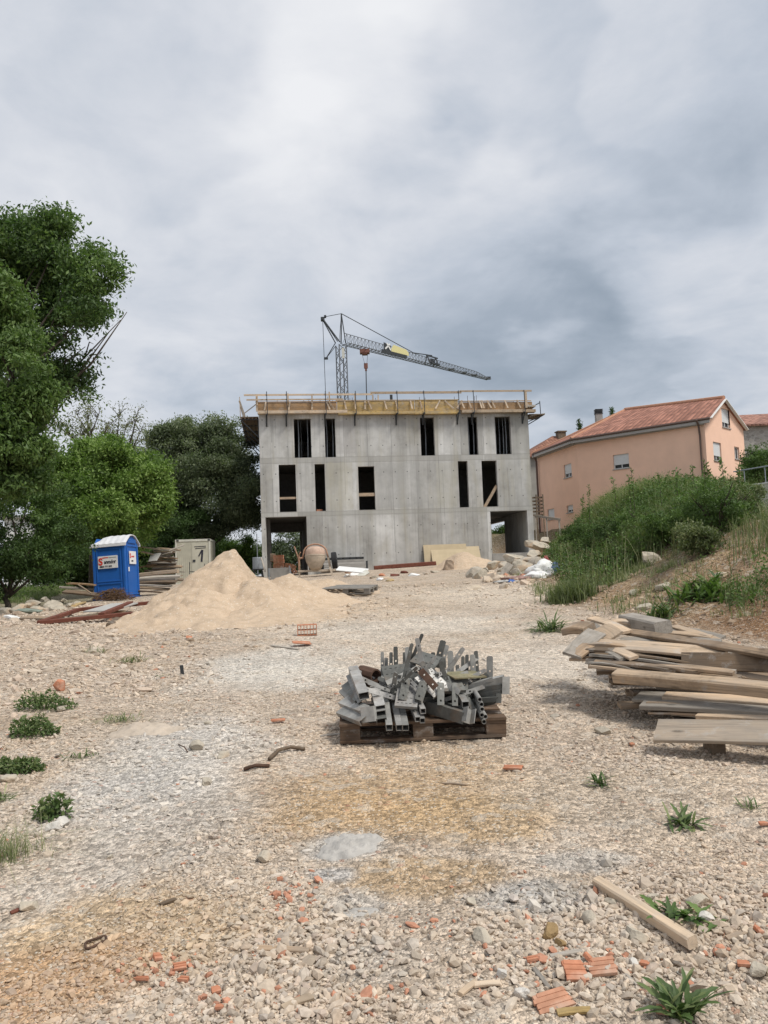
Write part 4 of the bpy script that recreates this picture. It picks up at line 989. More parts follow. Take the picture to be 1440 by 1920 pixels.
# overhead cable in front of the pink house
ca = at(1013, 937, 48); cb = at(1330, 905, 42)
# ------------------------------------------------------------------ foliage
def leaf_verts(P, size, droop=.3, aspect=.42, fold=0.):
    """one rhombic leaf (4 vertices) at each point"""
    n = len(P); d = rng.normal(size=(n, 3)); d[:, 2] -= droop; d /= np.linalg.norm(d, axis=1)[:, None]
    u = rng.normal(size=(n, 3)); u[:, 2] += .8; s = np.cross(d, u); s /= np.linalg.norm(s, axis=1)[:, None]+1e-9
    L_ = size*rng.uniform(.65, 1.35, n); L_ = L_[:, None]
    nrm_ = np.cross(s, d)
    V = np.stack([P, P+d*L_*.5+s*L_*aspect*.5, P+d*L_-nrm_*L_*.12, P+d*L_*.5-s*L_*aspect*.5], 1)
    return V
def crown(name, blobs, n_clusters, per, size, mat, parent, spread=.28, seed=0, shell=.45, hang=.3, gap=.12, lo=0., hi=1.):
    """blobs: (x, y, z, rx, ry, rz) in local coordinates"""
    b0_ = np.array(blobs, float); sub = []
    for q in b0_:                       # break every limb's foliage into uneven tufts
        ns = 13
        dd = rng.normal(size=(ns, 3)); dd /= np.linalg.norm(dd, axis=1)[:, None]
        rr = rng.uniform(.50, 1.12, ns)[:, None]; cc_ = q[:3]+dd*q[3:]*rr; f_ = rng.uniform(.14, .36, ns)[:, None]
        sub.append(np.hstack([cc_, q[3:]*f_*np.array([1.1, 1.1, .75])]))
        dd = rng.normal(size=(12, 3)); dd[:, 2] += .25; dd /= np.linalg.norm(dd, axis=1)[:, None]; f_ = rng.uniform(.07, .17, 12)[:, None]
        sub.append(np.hstack([q[:3]+dd*q[3:]*rng.uniform(.95, 1.3, 12)[:, None], q[3:]*f_]))
    sub = np.vstack(sub); core = b0_.copy(); core[:, 3:] *= .62
    b = np.vstack([core, sub]); vol = (b[:, 3]*b[:, 4]*b[:, 5])**(2/3); vol[:len(core)] *= .42; p = vol/vol.sum()
    k = rng.choice(len(b), n_clusters, p=p); d = rng.normal(size=(n_clusters, 3)); d /= np.linalg.norm(d, axis=1)[:, None]
    r = rng.random(n_clusters)**shell
    r *= 1+.38*vnoise(d[:, 0]*1.8+k*3.1, d[:, 1]*1.8+d[:, 2]*1.7, seed)+.28*vnoise(d[:, 0]*4.7+k*1.3, d[:, 2]*4.7-d[:, 1]*3.1, seed+9)
    C = b[k, :3]+d*b[k, 3:]*r[:, None]
    # noise gaps through the volume
    g_ = vnoise(C[:, 0]*1.1+C[:, 1]*.6, C[:, 2]*1.1-C[:, 1]*.5, seed+1)
    sc3 = 1.6/max(.3, float(np.median(b0_[:, 3]))); g2 = vnoise(C[:, 0]*sc3+C[:, 1]*sc3*.7, C[:, 2]*sc3*1.2-C[:, 1]*.8, seed+4)
    C = C[(g_ > -1+gap*2.6) & (g2 > -.95+gap*3.6)]; tone = rng.normal(0, .22, len(C))+.28*vnoise(C[:, 0]*.9, C[:, 2]*.9+C[:, 1]*.4, seed+2)
    m = len(C)
    P = np.repeat(C, per, 0)+rng.normal(0, spread*.66, (m*per, 3))*np.array([1, 1, .62])
    t = np.clip(.48+np.repeat(tone, per)+rng.normal(0, .16, len(P)), 0, 1)*(hi-lo)+lo
    V = leaf_verts(P, size, hang); n = len(V)
    F_ = np.arange(n*4).reshape(n, 4)
    cl = np.zeros((n*4, 3)); cl[:, 0] = np.repeat(t, 4)
    return np_mesh(name, V.reshape(-1, 3), F_, mat, parent, colors=cl), C
def limbs(name, base, r0_, targets, mat, parent, trunk_to=None, n=8, lean=(0, 0), twigs=None, trunk_frac=.35):
    m = MB(); base = Vector(base); T_ = [Vector(t) for t in targets]
    c = sum(T_, Vector())/len(T_); top = base.lerp(c, trunk_frac) if trunk_to is None else Vector(trunk_to)
    pts = [base-Vector((0, 0, .3)), base.lerp(top, .3)+Vector((random.uniform(-.08, .08), 0, 0)), base.lerp(top, .7)+Vector((random.uniform(-.12, .12), .05, 0)), top]
    m.chain(pts, [r0_*1.25, r0_, r0_*.85, r0_*.72], n)
    for t in T_:
        s = top+Vector((0, 0, -random.uniform(0, .25)*(top-base).length)); L_ = (t-s).length
        p1 = s.lerp(t, .35)+Vector((random.uniform(-1, 1), random.uniform(-1, 1), .6))*L_*.07; p2 = s.lerp(t, .7)+Vector((random.uniform(-1, 1), random.uniform(-1, 1), .3))*L_*.08
        rr = min(r0_*.5, .02+.035*L_, .065); m.chain([s, p1, p2, t], [rr, rr*.75, rr*.45, rr*.15], 6)
        for k in range(5):
            a = p1.lerp(t, random.random()*.8); e = a+Vector((random.uniform(-1, 1), random.uniform(-1, 1), random.uniform(-.2, 1)))*min(L_*.25, .75)
            m.chain([a, a.lerp(e, .5)+Vector((0, 0, .03*L_)), e], [rr*.35, rr*.22, rr*.08], 5)
    return m.build(name, mat, parent, smooth=True)
def tree_px(name, label, Y, base_px, blobs_px, ncl, per, size, mat, group=None, r_trunk=.25, spread=.28, depth=1., gap=.12, hang=.3, shell=.45, seed=0, trunk_frac=.35, lo=0., hi=1., cat='tree', zb=None):
    """blobs_px: (px, py, r px, dY): measured outline, turned into ellipsoids with real depth round the trunk"""
    b0 = at(base_px, 1080, Y); z0 = Hf(b0.x, Y) if zb is None else zb; o = Vector((b0.x, Y, z0))
    t = thing(name, label, cat, o, 0, group); bl = []; tg = []
    for q in blobs_px:
        px, py, r, dY = q[:4]; P = at(px, py, Y+dY); R1 = r*(Y+dY)/FPX; ry = R1*depth; P = P-o
        bl.append((P.x, P.y, P.z, R1, ry, R1*(q[4] if len(q) > 4 else .9))); tg.append(P)
    limbs('trunk', (0, 0, 0), r_trunk, tg, M_bark, t, trunk_frac=trunk_frac)
    crown('crown', bl, ncl, per, size, mat, t, spread, seed, shell, hang, gap, lo, hi)
    return t
TG = 'trees along the left edge of the site'
# dark ash tree reaching high over the left side
tree_px('ash_tree', 'tall dark green ash tree at the upper left reaching highest into the sky', 21, -170,
        [(95, 455, 62, 0), (45, 440, 52, 1), (150, 510, 62, -.5), (185, 572, 44, 0), (110, 560, 78, .5), (165, 600, 52, -1), (40, 520, 45, 1), (-30, 480, 90, 0), (-110, 560, 130, 0), (205, 622, 38, -.5), (160, 650, 40, 0),
         (70, 620, 78, .5), (105, 690, 55, 0), (10, 610, 90, 1), (135, 735, 30, -.3), (110, 770, 36, 0), (60, 745, 60, .5), (-20, 720, 110, 1), (20, 420, 36, 0), (120, 425, 28, 0), (226, 600, 24, 0), (238, 585, 14, 0), (195, 540, 26, 0), (-130, 750, 150, 1), (155, 705, 18, 0)],
        3300, 50, .125, L_dark, TG, .30, .27, seed=1, gap=.16, hang=.5, shell=.4)
tree_px('ash_tree', 'nearer ash tree at the left edge with lighter hanging leaves', 17, -190,
        [(-10, 545, 50, 0), (0, 610, 60, .3), (-40, 680, 95, 0), (25, 700, 55, -.3), (45, 660, 38, 0), (40, 760, 52, 0), (72, 740, 34, 0), (20, 830, 60, 0), (-50, 820, 110, 0), (60, 800, 42, .3), (-60, 580, 80, .5), (10, 900, 62, .3)],
        2100, 50, .11, L_mid, TG, .22, .2, seed=2, gap=.12, hang=.6, shell=.4)
tree_px('leafy_shrub', 'dark shrubby growth filling the lower left edge under the ash trees', 26, 10,
        [(10, 960, 75, 0), (70, 1000, 62, 1), (-60, 960, 110, 0), (20, 1040, 55, 0), (90, 1060, 38, .5), (60, 930, 55, 1.5), (110, 1010, 45, 1), (-20, 1060, 70, -.5), (40, 870, 45, 1.5)],
        1500, 40, .11, L_dark, TG, .10, .22, seed=3, gap=.08, cat='shrub', trunk_frac=.2, lo=.0, hi=.75)
tree_px('leafy_tree', 'broad bright green tree behind the blue toilet', 35, 190,
        [(180, 880, 62, 0), (232, 880, 48, 1), (265, 905, 46, 0), (140, 905, 55, 0), (120, 860, 30, 1), (160, 850, 30, 0), (285, 890, 26, 0), (240, 950, 66, 0), (170, 965, 70, -1), (110, 960, 48, 0), (285, 950, 32, 0), (200, 845, 26, 0), (300, 925, 16, 0), (225, 1005, 45, 0)],
        3500, 52, .155, L_bright, TG, .20, .34, seed=4, gap=.10, shell=.4)
tree_px('leafy_tree', 'low dark tree whose shaded foliage hangs behind the timber stack', 47, 290,
        [(290, 985, 42, 0), (330, 1000, 36, 1), (250, 1010, 46, 1), (305, 1035, 42, 1), (200, 1040, 55, 1), (150, 1045, 50, 0), (345, 960, 42, 2), (120, 1030, 45, 0)],
        1300, 40, .15, L_dark, TG, .18, .34, seed=5, gap=.05, lo=0., hi=.6)
tree_px('oak_tree', 'big rounded grey-green tree left of the concrete building', 50, 390,
        [(385, 850, 62, 0), (325, 850, 46, 0), (350, 830, 40, 1), (420, 845, 50, 0), (445, 885, 44, 0), (462, 925, 34, 0), (400, 920, 72, -1), (335, 920, 58, 0), (440, 960, 40, 0), (370, 970, 50, 0), (410, 810, 26, 0), (320, 990, 40, 0), (296, 820, 24, 0), (470, 905, 20, 0), (300, 890, 34, 0), (470, 970, 20, 0)],
        4200, 50, .17, L_grey, TG, .35, .42, seed=6, gap=.10, shell=.38)
tree_px('oak_tree', 'pale fuzzy crown showing over the top of the big rounded tree', 56, 350,
        [(300, 830, 30, 0), (335, 812, 28, 0), (370, 806, 26, 0), (400, 802, 20, 0), (435, 818, 24, 0), (455, 850, 22, 0), (280, 850, 28, 0), (250, 850, 26, 0)],
        900, 30, .15, L_olive, TG, .22, .45, seed=16, gap=.25, shell=.3)
tree_px('bushy_tree', 'dark bushy tree seen through the left ground-floor opening of the concrete shell', 72, 545,
        [(540, 1020, 28, 0), (575, 1030, 26, 0), (520, 1050, 26, 0), (560, 1060, 36, 0), (500, 1055, 20, 0), (600, 1050, 30, 0)],
        700, 36, .22, L_grey, 'background trees', .2, .45, seed=7, gap=.12, lo=0, hi=.8)
tree_px('bushy_tree', 'small green bush between the big rounded tree and the left corner of the concrete building', 52, 452,
        [(452, 1030, 24, 0), (470, 1045, 22, 0), (440, 1050, 22, 0), (462, 1012, 12, 0), (480, 1062, 14, 0)],
        420, 36, .13, L_bright, 'background trees', .12, .25, seed=8, gap=.1, cat='bush', trunk_frac=.2)
tree_px('bushy_tree', 'distant low tree line glimpsed under the branches left of the concrete building', 85, 440,
        [(430, 1040, 30, 0), (470, 1040, 24, 0), (490, 1048, 18, 0), (400, 1040, 30, 0)], 300, 30, .3, L_grey, 'background trees', .2, .5, seed=18, gap=.1)
# thin, barely leaved trees standing higher behind
def twiggy(label, Y, base_px, tips, seed):
    random.seed(seed); b0 = at(base_px, 1080, Y); o = Vector((b0.x, Y, Hf(b0.x, Y))); t = thing('young_tree', label, 'tree', o, 0, 'thin sparsely leaved trees'); m = MB(); ends = []
    fork = at(base_px, 860, Y)-o; m.chain([Vector((0, 0, -.2)), fork*.5+Vector((.1, 0, 0)), fork], [.14, .11, .08], 7)
    for (px, py) in tips:
        e = at(px, py, Y+random.uniform(-1.5, 1.5))-o; L_ = (e-fork).length; mid = fork.lerp(e, .5)+Vector((random.uniform(-.3, .3), 0, random.uniform(-.2, .3)))
        m.chain([fork, mid, e], [.055, .04, .012], 5)
        for k in range(9):
            a = mid.lerp(e, random.uniform(-.3, 1)); q = a+Vector((random.uniform(-1, 1), random.uniform(-1, 1), random.uniform(.1, 1.2)))*random.uniform(.3, .9)
            m.chain([a, a.lerp(q, .5)+Vector((0, 0, .05)), q], [.022, .014, .006], 4); ends += [q, a.lerp(q, .6), a]
    m.build('trunk', M_bark, t, smooth=True)
    E_ = np.array([tuple(v) for v in ends]); P = np.repeat(E_, 9, 0)+rng.normal(0, .14, (len(E_)*9, 3)); V = leaf_verts(P, .13, .2); cl = np.zeros((len(V)*4, 3)); cl[:, 0] = np.repeat(rng.random(len(V))*.8+.1, 4)
    np_mesh('crown', V.reshape(-1, 3), np.arange(len(V)*4).reshape(-1, 4), L_olive, t, colors=cl)
for i, (px, py, Y_, r_, lb) in enumerate([(95, 1040, 46, 48, 'dark undergrowth bush furthest left behind the toilet'), (150, 1050, 48, 40, 'undergrowth bush between the left edge and the toilet'), (215, 1035, 49, 50, 'tall undergrowth bush right behind the toilet roof'), (262, 1050, 47, 42, 'undergrowth bush behind the left end of the timber stack'), (305, 1040, 52, 48, 'undergrowth bush behind the high timber stack'), (345, 1030, 54, 46, 'dark bush standing behind the container'), (395, 1040, 55, 44, 'dark bush right behind the container corner'), (425, 1050, 58, 36, 'low bush over the shoulder of the sand pile')]):
    tree_px('undergrowth_bush', lb, Y_, px, [(px, py, r_, 0), (px-r_*.7, py+r_*.35, r_*.6, 0), (px+r_*.7, py+r_*.3, r_*.6, .3), (px+r_*.2, py-r_*.55, r_*.45, 0), (px-r_*.3, py+r_*.7, r_*.7, 0)], 520, 34, .17, [L_dark, L_mid][i % 3 == 1], 'undergrowth below the left trees', .08, .3, seed=70+i, gap=.06, cat='bush', trunk_frac=.2, lo=0., hi=.75)
twiggy('thin tree with sparse new leaves just right of the tall ash, against the sky', 40, 170, [(118, 800), (140, 770), (165, 750), (186, 775), (205, 790), (150, 800), (100, 790)], 3)
twiggy('thin tree with sparse new leaves between the bright tree and the rounded tree', 43, 232, [(225, 770), (260, 765), (210, 800), (240, 790), (268, 800), (196, 812)], 4)
random.seed(11)
# trees behind and right of the pink house
def cypress(px0, ytop, ybot, rpx, Y, label):
    b = at(px0, ybot, Y); z0 = Hf(b.x, Y); tz = at(px0, ytop, Y).z; o = Vector((b.x, Y, z0)); t = thing('cypress_tree', label, 'tree', o, 0, 'dark cypress tips behind the pink roof'); h = tz-z0; R1 = rpx*Y/FPX
    MB().chain([(0, 0, -.2), (0, 0, h*.5), (0, 0, h*.98)], [.2, .12, .02], 7).build('trunk', M_bark, t)
    bl = [(0, 0, h*(.25+.75*k/9)-.3, R1*(1.5-1.25*k/9), R1*(1.5-1.25*k/9), h*.07) for k in range(10)]
    crown('crown', bl, 500, 26, .16, L_dark, t, .13, 3, .5, -.6, .02, 0, .6)
cypress(1090, 783, 860, 7, 72, 'dark cypress tip left of the chimney of the pink house')
cypress(1152, 768, 860, 6, 72, 'dark cypress tip right of the chimney of the pink house')
tree_px('bushy_tree', 'light green bush between the pink house and the shed at the right edge', 42, 1415,
        [(1415, 862, 22, 0), (1432, 850, 20, 0), (1408, 885, 18, 0), (1430, 885, 26, 0), (1450, 870, 24, 0), (1400, 900, 14, 0)], 420, 34, .12, L_mid, 'background trees', .1, .22, seed=9, gap=.15, cat='bush', trunk_frac=.3)
tree_px('bushy_tree', 'dark bush on the earth bank seen through the right ground-floor opening', 62, 932,
        [(925, 1003, 10, 0), (940, 1000, 12, 0), (955, 1005, 12, 0), (935, 1012, 14, 0)], 260, 30, .16, L_mid, 'background trees', .08, .25, seed=10, gap=.05, cat='bush', trunk_frac=.3, lo=0., hi=.7)

# ------------------------------------------------------------------ grass and weeds on the bank
def blades(X, Y, Hh, Wd, tone, mat, name, label, cat=None, kind='stuff', bend=.45, parent=None, z=None, origin=None, seg=3):
    n = len(X); Wd = np.full(n, 1.)*Wd; z = H(X, Y) if z is None else z; a = rng.uniform(0, 2*np.pi, n); lean = np.abs(rng.normal(0, bend, n)); dirx, diry = np.cos(a), np.sin(a); sx, sy = -diry, dirx
    rows = []
    for k in range(seg+1):
        t = k/seg; off_ = lean*Hh*t*t; hh = Hh*t*(1-.25*lean*t); wk = Wd*(1-t)**.7*(1 if k else .8)
        c = np.stack([X+dirx*off_, Y+diry*off_, z+hh], 1)
        if k < seg: rows += [c+np.stack([sx*wk/2, sy*wk/2, 0*wk], 1), c-np.stack([sx*wk/2, sy*wk/2, 0*wk], 1)]
        else: rows.append(c)
    V = np.stack(rows, 1); nv = 2*seg+1; fs = []
    for k in range(seg-1): fs += [(2*k, 2*k+1, 2*k+3), (2*k, 2*k+3, 2*k+2)]
    fs.append((2*seg-2, 2*seg-1, 2*seg)); F_ = (np.array(fs)[None]+np.arange(n)[:, None, None]*nv).reshape(-1, 3)
    cl = np.zeros((n*nv, 3)); cl[:, 0] = np.repeat(np.clip(tone, 0, 1), nv); V = V.reshape(-1, 3)
    if origin is not None: V = V-np.array(origin)
    o = np_mesh(name, V, F_, mat, parent, colors=cl, loc=origin if parent is None else None)
    if parent is None: tag(o, label, cat, kind=kind)
    return o
def inpoly(px, py, poly):
    r = np.zeros(len(px), bool); n = len(poly)
    for i in range(n):
        x1, y1 = poly[i]; x2, y2 = poly[(i+1) % n]
        c = ((y1 > py) != (y2 > py)) & (px < (x2-x1)*(py-y1)/(y2-y1+1e-9)+x1); r ^= c
    return r
VEG = [(1022, 1035), (1010, 990), (1060, 940), (1100, 900), (1500, 860), (1600, 905), (1600, 935), (1440, 945), (1400, 965), (1330, 1000), (1290, 1040), (1235, 1060), (1190, 1085), (1120, 1105), (1085, 1118), (1062, 1100), (1042, 1072)]
VEG2 = [(1300, 1110), (1310, 1075), (1350, 1030), (1400, 990), (1500, 960), (1700, 1000), (1700, 1160), (1440, 1140), (1360, 1150)]
def bank_pts(n, polys, y0=9, y1=46):
    Y = rng.uniform(y0, y1, n); X = np.interp(Y, TX[:, 0], TX[:, 1])+rng.uniform(-1, 11, n); px, py = project(np.stack([X, Y, H(X, Y)], 1))
    px = px+14*vnoise(X*1.5, Y*1.5, 41); py = py+10*vnoise(X*1.7, Y*1.7, 42)
    k = np.zeros(n, bool)
    for p in polys: k |= inpoly(px, py, p)
    return X[k], Y[k]
X, Y = bank_pts(520000, [VEG]); 
d = fbm(X*.8, Y*.8, 4, 44); s_ = X-np.interp(Y, TX[:, 0], TX[:, 1]); k = rng.random(len(X)) < np.clip(.42+d*1.5, .05, 1); X, Y, d, s_ = X[k], Y[k], d[k], s_[k]
hh = (.22+.42*sst((s_-.3)/3)+.45*np.clip(d, -.2, .6))*rng.uniform(.5, 1.25, len(X)); px_, py_ = project(np.stack([X, Y, H(X, Y)], 1)); edge = inpoly(px_-10, py_+16, VEG) & inpoly(px_-26, py_, VEG); hh = np.where(edge, hh, hh*.45); hh = np.clip(hh, .06, 1.1)
tn = .42+.5*vnoise(X*.7, Y*.7, 45)*.6+rng.normal(0, .16, len(X)); tall = rng.random(len(X)) < .05; tn[tall] = .95
blades(X, Y, hh, .012+.0005*Y, tn, L_grass, 'bank_grass', 'tall green grass and weeds covering the earth bank on the right', bend=.85)
# leafy herbs among the grass: clumps of leaves over the same ground
def herb_mass(X, Y, hmin, hmax, per, size, mat, name, label, lo=0, hi=1, seed=0, sp=.16):
    n = len(X); ht = rng.uniform(hmin, hmax, n); z = H(X, Y); P = np.repeat(np.stack([X, Y, z], 1), per, 0); t = rng.random(n*per)
    P[:, 2] += np.repeat(ht, per)*t**.7; P[:, :2] += rng.normal(0, sp, (n*per, 2))*(1.1-.5*t)[:, None]
    V = leaf_verts(P, size, -.2, .5); tone = np.repeat(rng.uniform(.1, .75, n), per)+rng.normal(0, .13, n*per); cl = np.zeros((len(V)*4, 3)); cl[:, 0] = np.repeat(np.clip(tone, 0, 1)*(hi-lo)+lo, 4)
    return tag(np_mesh(name, V.reshape(-1, 3), np.arange(len(V)*4).reshape(-1, 4), mat, colors=cl), label, None, kind='stuff')
X, Y = bank_pts(26000, [VEG]); px, py = project(np.stack([X, Y, H(X, Y)], 1)); d = fbm(X*.5, Y*.5, 3, 47)
k = rng.random(len(X)) < np.clip(.18+d*.9+.5*(px > 1180)*(py < 1010), .02, .9); X, Y = X[k], Y[k]
herb_mass(X, Y, .25, .85, 26, .075, L_mid, 'bank_herbs', 'leafy green herbs growing thickly among the grass of the bank', 0., .95, sp=.17)
X, Y = bank_pts(26000, [VEG]); d = fbm(X*.45+9, Y*.45, 3, 49); k = rng.random(len(X)) < np.clip(d*1.6-.1, 0, .8); X, Y = X[k], Y[k]
herb_mass(X, Y, .15, .5, 24, .06, L_weed, 'low_herbs', 'low dark herbs in patches between the bank grasses', 0., .8)
X, Y = bank_pts(230000, [VEG2]); d = fbm(X*1.1, Y*1.1, 4, 51); k = rng.random(len(X)) < np.clip(.45+d*1.6, .02, 1); X, Y = X[k], Y[k]
blades(X, Y, rng.uniform(.12, .55, len(X)), .016, np.clip(rng.normal(.5, .2, len(X)), 0, 1), L_grass, 'slope_grass', 'patch of yellow-green grass on the bare slope at the right edge')
X, Y = bank_pts(26000, [VEG2]); d = fbm(X*.9, Y*.9, 3, 53); k = rng.random(len(X)) < np.clip(.2+d*1.3, 0, .8); X, Y = X[k], Y[k]
herb_mass(X, Y, .1, .34, 22, .06, L_mid, 'slope_herbs', 'leafy herbs in the grass patch on the bare slope at the right edge', .1, 1.)
# shrubs on the crest
for i, (px, py, Y_, r_, hgt_, lb) in enumerate([(1345, 985, 15.5, .85, 1.0, 'rounded dark shrub at the right end of the bank crest'), (1300, 985, 16.5, .8, .9, 'dark leafy shrub in the middle right of the bank'), (1375, 950, 17.5, .7, .75, 'shrub nearest the white garden wall on the bank'), (1260, 985, 18, .7, .8, 'green shrub above the pale limestone rock on the bank'), (1215, 965, 20.5, .8, .8, 'bushy shrub below the tall weed stalks of the bank'), (1150, 1000, 21.5, .9, .75, 'feathery light green shrub in the left half of the bank'), (1320, 1035, 14.6, .55, .5, 'small low shrub at the lower edge of the bank greenery'), (1090, 1010, 25, .9, .8, 'leafy shrub at the left shoulder of the bank')]):
    p0_ = at(px, py, Y_); zz = Hf(p0_.x, Y_); t = thing('bank_shrub', lb, 'shrub', (p0_.x, Y_, zz), 0, 'shrubs growing on the earth bank'); bl = []
    for k in range(7): a = random.uniform(0, 6.28); rr = random.uniform(0, .65)*r_; bl.append((rr*math.cos(a), rr*math.sin(a), hgt_*random.uniform(.25, .8), r_*.42, r_*.42, hgt_*.36))
    m = MB()
    for k in range(12): a = random.uniform(0, 6.28); e = Vector((math.cos(a)*r_*.6, math.sin(a)*r_*.6, hgt_*random.uniform(.6, 1.))); m.chain([(0, 0, -.1), tuple(e*.5+Vector((0, 0, .08))), tuple(e)], [.018, .012, .004], 5)
    m.build('stems', M_bark, t); crown('foliage', bl, 330, 30, .055, [L_mid, L_dark, L_grass, L_mid][i % 4], t, .09, 60+i, .4, -.2, .1)
# dry stalks in among the grass
X, Y = bank_pts(2200, [VEG], 13, 30); blades(X, Y, rng.uniform(.5, 1.15, len(X)), .012, rng.uniform(.93, 1., len(X)), L_grass, 'dry_stalks', 'dry yellowish grass stalks standing over the green of the bank', bend=.25)
# stray tufts beyond the ragged edge
n = 1500; Y = rng.uniform(11, 34, n); X = np.interp(Y, TX[:, 0], TX[:, 1])+rng.uniform(-.5, 4, n); kk = fbm(X*1.2, Y*1.2, 3, 58) > .12; X, Y = X[kk], Y[kk]; X = np.repeat(X, 14)+rng.normal(0, .07, len(X)*14); Y = np.repeat(Y, 14)+rng.normal(0, .07, len(Y)*14)
blades(X, Y, rng.uniform(.05, .26, len(X)), .013, rng.uniform(.2, 1., len(X)), L_grass, 'stray_tufts', 'small scattered tufts of grass on the bare soil of the bank', bend=.8)
# tall flowering stalks that stand over the crest
sk = []
for (px, py0, py1, Y_) in [(1190, 905, 875, 21), (1183, 915, 890, 21), (1105, 945, 912, 24), (1158, 915, 895, 23), (1322, 885, 858, 18), (1335, 885, 868, 18), (1362, 880, 860, 18), (1385, 890, 872, 18), (1300, 890, 872, 19), (1092, 950, 930, 25), (1240, 900, 885, 20), (1270, 895, 880, 20)]:
    p = at(px, py0+25, Y_); zz = Hf(p.x, Y_); top = at(px, py1, Y_).z
    sk.append((p.x, Y_, zz, max(.5, top-zz)))
for i, (x, y, z, h) in enumerate(sk):
    t = thing('tall_weed', 'tall leafy weed stalk sticking up over the crest of the bank', 'weed', (x, y, z), 0, 'tall weed stalks on the bank crest'); m = MB(); lean = random.uniform(-.12, .12)
    m.chain([(0, 0, -.1), (lean*.4, 0, h*.5), (lean, 0, h)], [.012, .009, .004], 5); m.build('stem', L_weed if False else M_bark, t)
    n = 90; tt = rng.uniform(.25, 1., n); P = np.stack([lean*tt+rng.normal(0, .035, n)*(1.2-tt), rng.normal(0, .035, n), tt*h], 1); V = leaf_verts(P, .10, -.1, .35); cl = np.zeros((n*4, 3)); cl[:, 0] = np.repeat(rng.uniform(.3, .9, n), 4)
    np_mesh('leaves', V.reshape(-1, 3), np.arange(n*4).reshape(-1, 4), L_mid, t, colors=cl)

# grass on the left under the trees and beyond the building
n = 120000; Y = rng.uniform(17, 48, n); X = -rng.uniform(.18, .62, n)*Y; px, py = project(np.stack([X, Y, H(X, Y)], 1)); px = px+10*vnoise(X*1.3, Y*1.3, 61); py = py+6*vnoise(X*2, Y*2, 62)
k = inpoly(px, py, [(-200, 1085), (-200, 1140), (40, 1132), (100, 1118), (128, 1108), (120, 1095), (175, 1083), (300, 1075), (300, 1050), (-200, 1050)])
X, Y = X[k], Y[k]; blades(X, Y, rng.uniform(.08, .38, len(X)), .022, rng.normal(.55, .18, len(X)), L_grass, 'verge_grass', 'green grass growing along the foot of the trees on the left')
X, Y = X[::30], Y[::30]; herb_mass(X, Y, .1, .45, 18, .07, L_bright, 'verge_herbs', 'leafy herbs in the grass at the foot of the left trees', 0., .8)

# ------------------------------------------------------------------ single weeds in the gravel
def rosette(label, px, py, n_leaf, Ln, Wd, up=.5, name='weed_plant', group=None, rx=.0, ry=.0, mat=None, seg=4, cat='weed', curl=.5, lobed=True):
    p = G(px, py); t = thing(name, label, cat, p, 0, group); V = []; F_ = []; C = []
    n_leaf = int(n_leaf*1.5); Wd *= .72
    for i in range(n_leaf):
        a = random.uniform(0, 2*math.pi); L_ = Ln*random.uniform(.55, 1.15); el = min(1.45, max(.12, random.gauss(up, .3))); b = Vector((random.gauss(0, rx), random.gauss(0, ry), 0)); b.z = Hf(p.x+b.x, p.y+b.y)-p.z
        d = Vector((math.cos(a), math.sin(a), 0)); s = Vector((-d.y, d.x, 0)); s = (s+Vector((0, 0, random.uniform(-.4, .4)))).normalized(); wdt = Wd*random.uniform(.7, 1.2); tone = random.uniform(.05, .8) if random.random() > .08 else 1.; n0 = len(V)
        for k in range(seg*2+1):
            u = k/(seg*2); e = el-curl*u*1.4; c = b+d*(L_*u*math.cos(el-curl*u*.7))+Vector((0, 0, L_*u*math.sin(el-curl*u*.7)+.004)); w_ = wdt*math.sin(math.pi*min(1, u*.92+.06))**.8*((1 if k % 2 else .62) if lobed else 1.)
            V += [c-s*w_/2+Vector((0, 0, w_*.12)), c, c+s*w_/2+Vector((0, 0, w_*.12))]; C += [tone]*3
            if k: o_ = n0+3*k; F_ += [(o_-3, o_-2, o_+1, o_), (o_-2, o_-1, o_+2, o_+1)]
    cl = np.zeros((len(V), 3)); cl[:, 0] = C
    np_mesh('leaves', [tuple(v) for v in V], F_, mat or L_weed, t, colors=cl); m = MB(); m.chain([(0, 0, -.02), (.003, 0, .01), (.004, 0, .04)], [.008, .006, .003], 6); m.build('stem', L_weed_stem, t)
    return t
L_weed_stem = mat_plain('pale_stem', (.12, .17, .06), .7)
def bushlet(label, px, py, rx, ry, hz, size=.034, n=900):
    p = G(px, py); t = thing('weed_plant', label, 'weed', p, 0, 'bushy weeds at the left edge'); m = MB()
    a = rng.uniform(0, 6.28, n); r = rng.random(n)**.5; u = rng.random(n)**.6; X = rx*r*np.cos(a); Y = ry*r*np.sin(a); Z = hz*u*np.sqrt(np.clip(1.02-r*r, 0, 1))*(1+.35*vnoise(X*14, Y*14, 5))
    X += .25*rx*vnoise(Y*12+px, Z*9, 6); Z += H(p.x+X, p.y+Y)-p.z+.004; V = leaf_verts(np.stack([X, Y, Z], 1), size, -.1, .45); cl = np.zeros((n*4, 3)); cl[:, 0] = np.repeat(np.clip(.25+.45*u+rng.normal(0, .17, n), 0, 1), 4)
    np_mesh('leaves', V.reshape(-1, 3), np.arange(n*4).reshape(-1, 4), L_weed, t, colors=cl)
    for i in range(40): e = Vector((X[i*6 % n], Y[i*6 % n], Z[i*6 % n])); m.chain([Vector((e.x*.3, e.y*.3, Hf(p.x+e.x*.3, p.y+e.y*.3)-p.z-.01)), e*.6+Vector((0, 0, .01)), e], [.003, .0025, .001], 4)
    m.build('stems', L_weed_stem, t)
bushlet('wide bushy weed beside the clay lump, upper of the two at the left edge', 84, 1330, .26, .14, .15)
bushlet('wide bushy weed at the left edge, directly below the one with the clay lump', 62, 1378, .19, .13, .15)
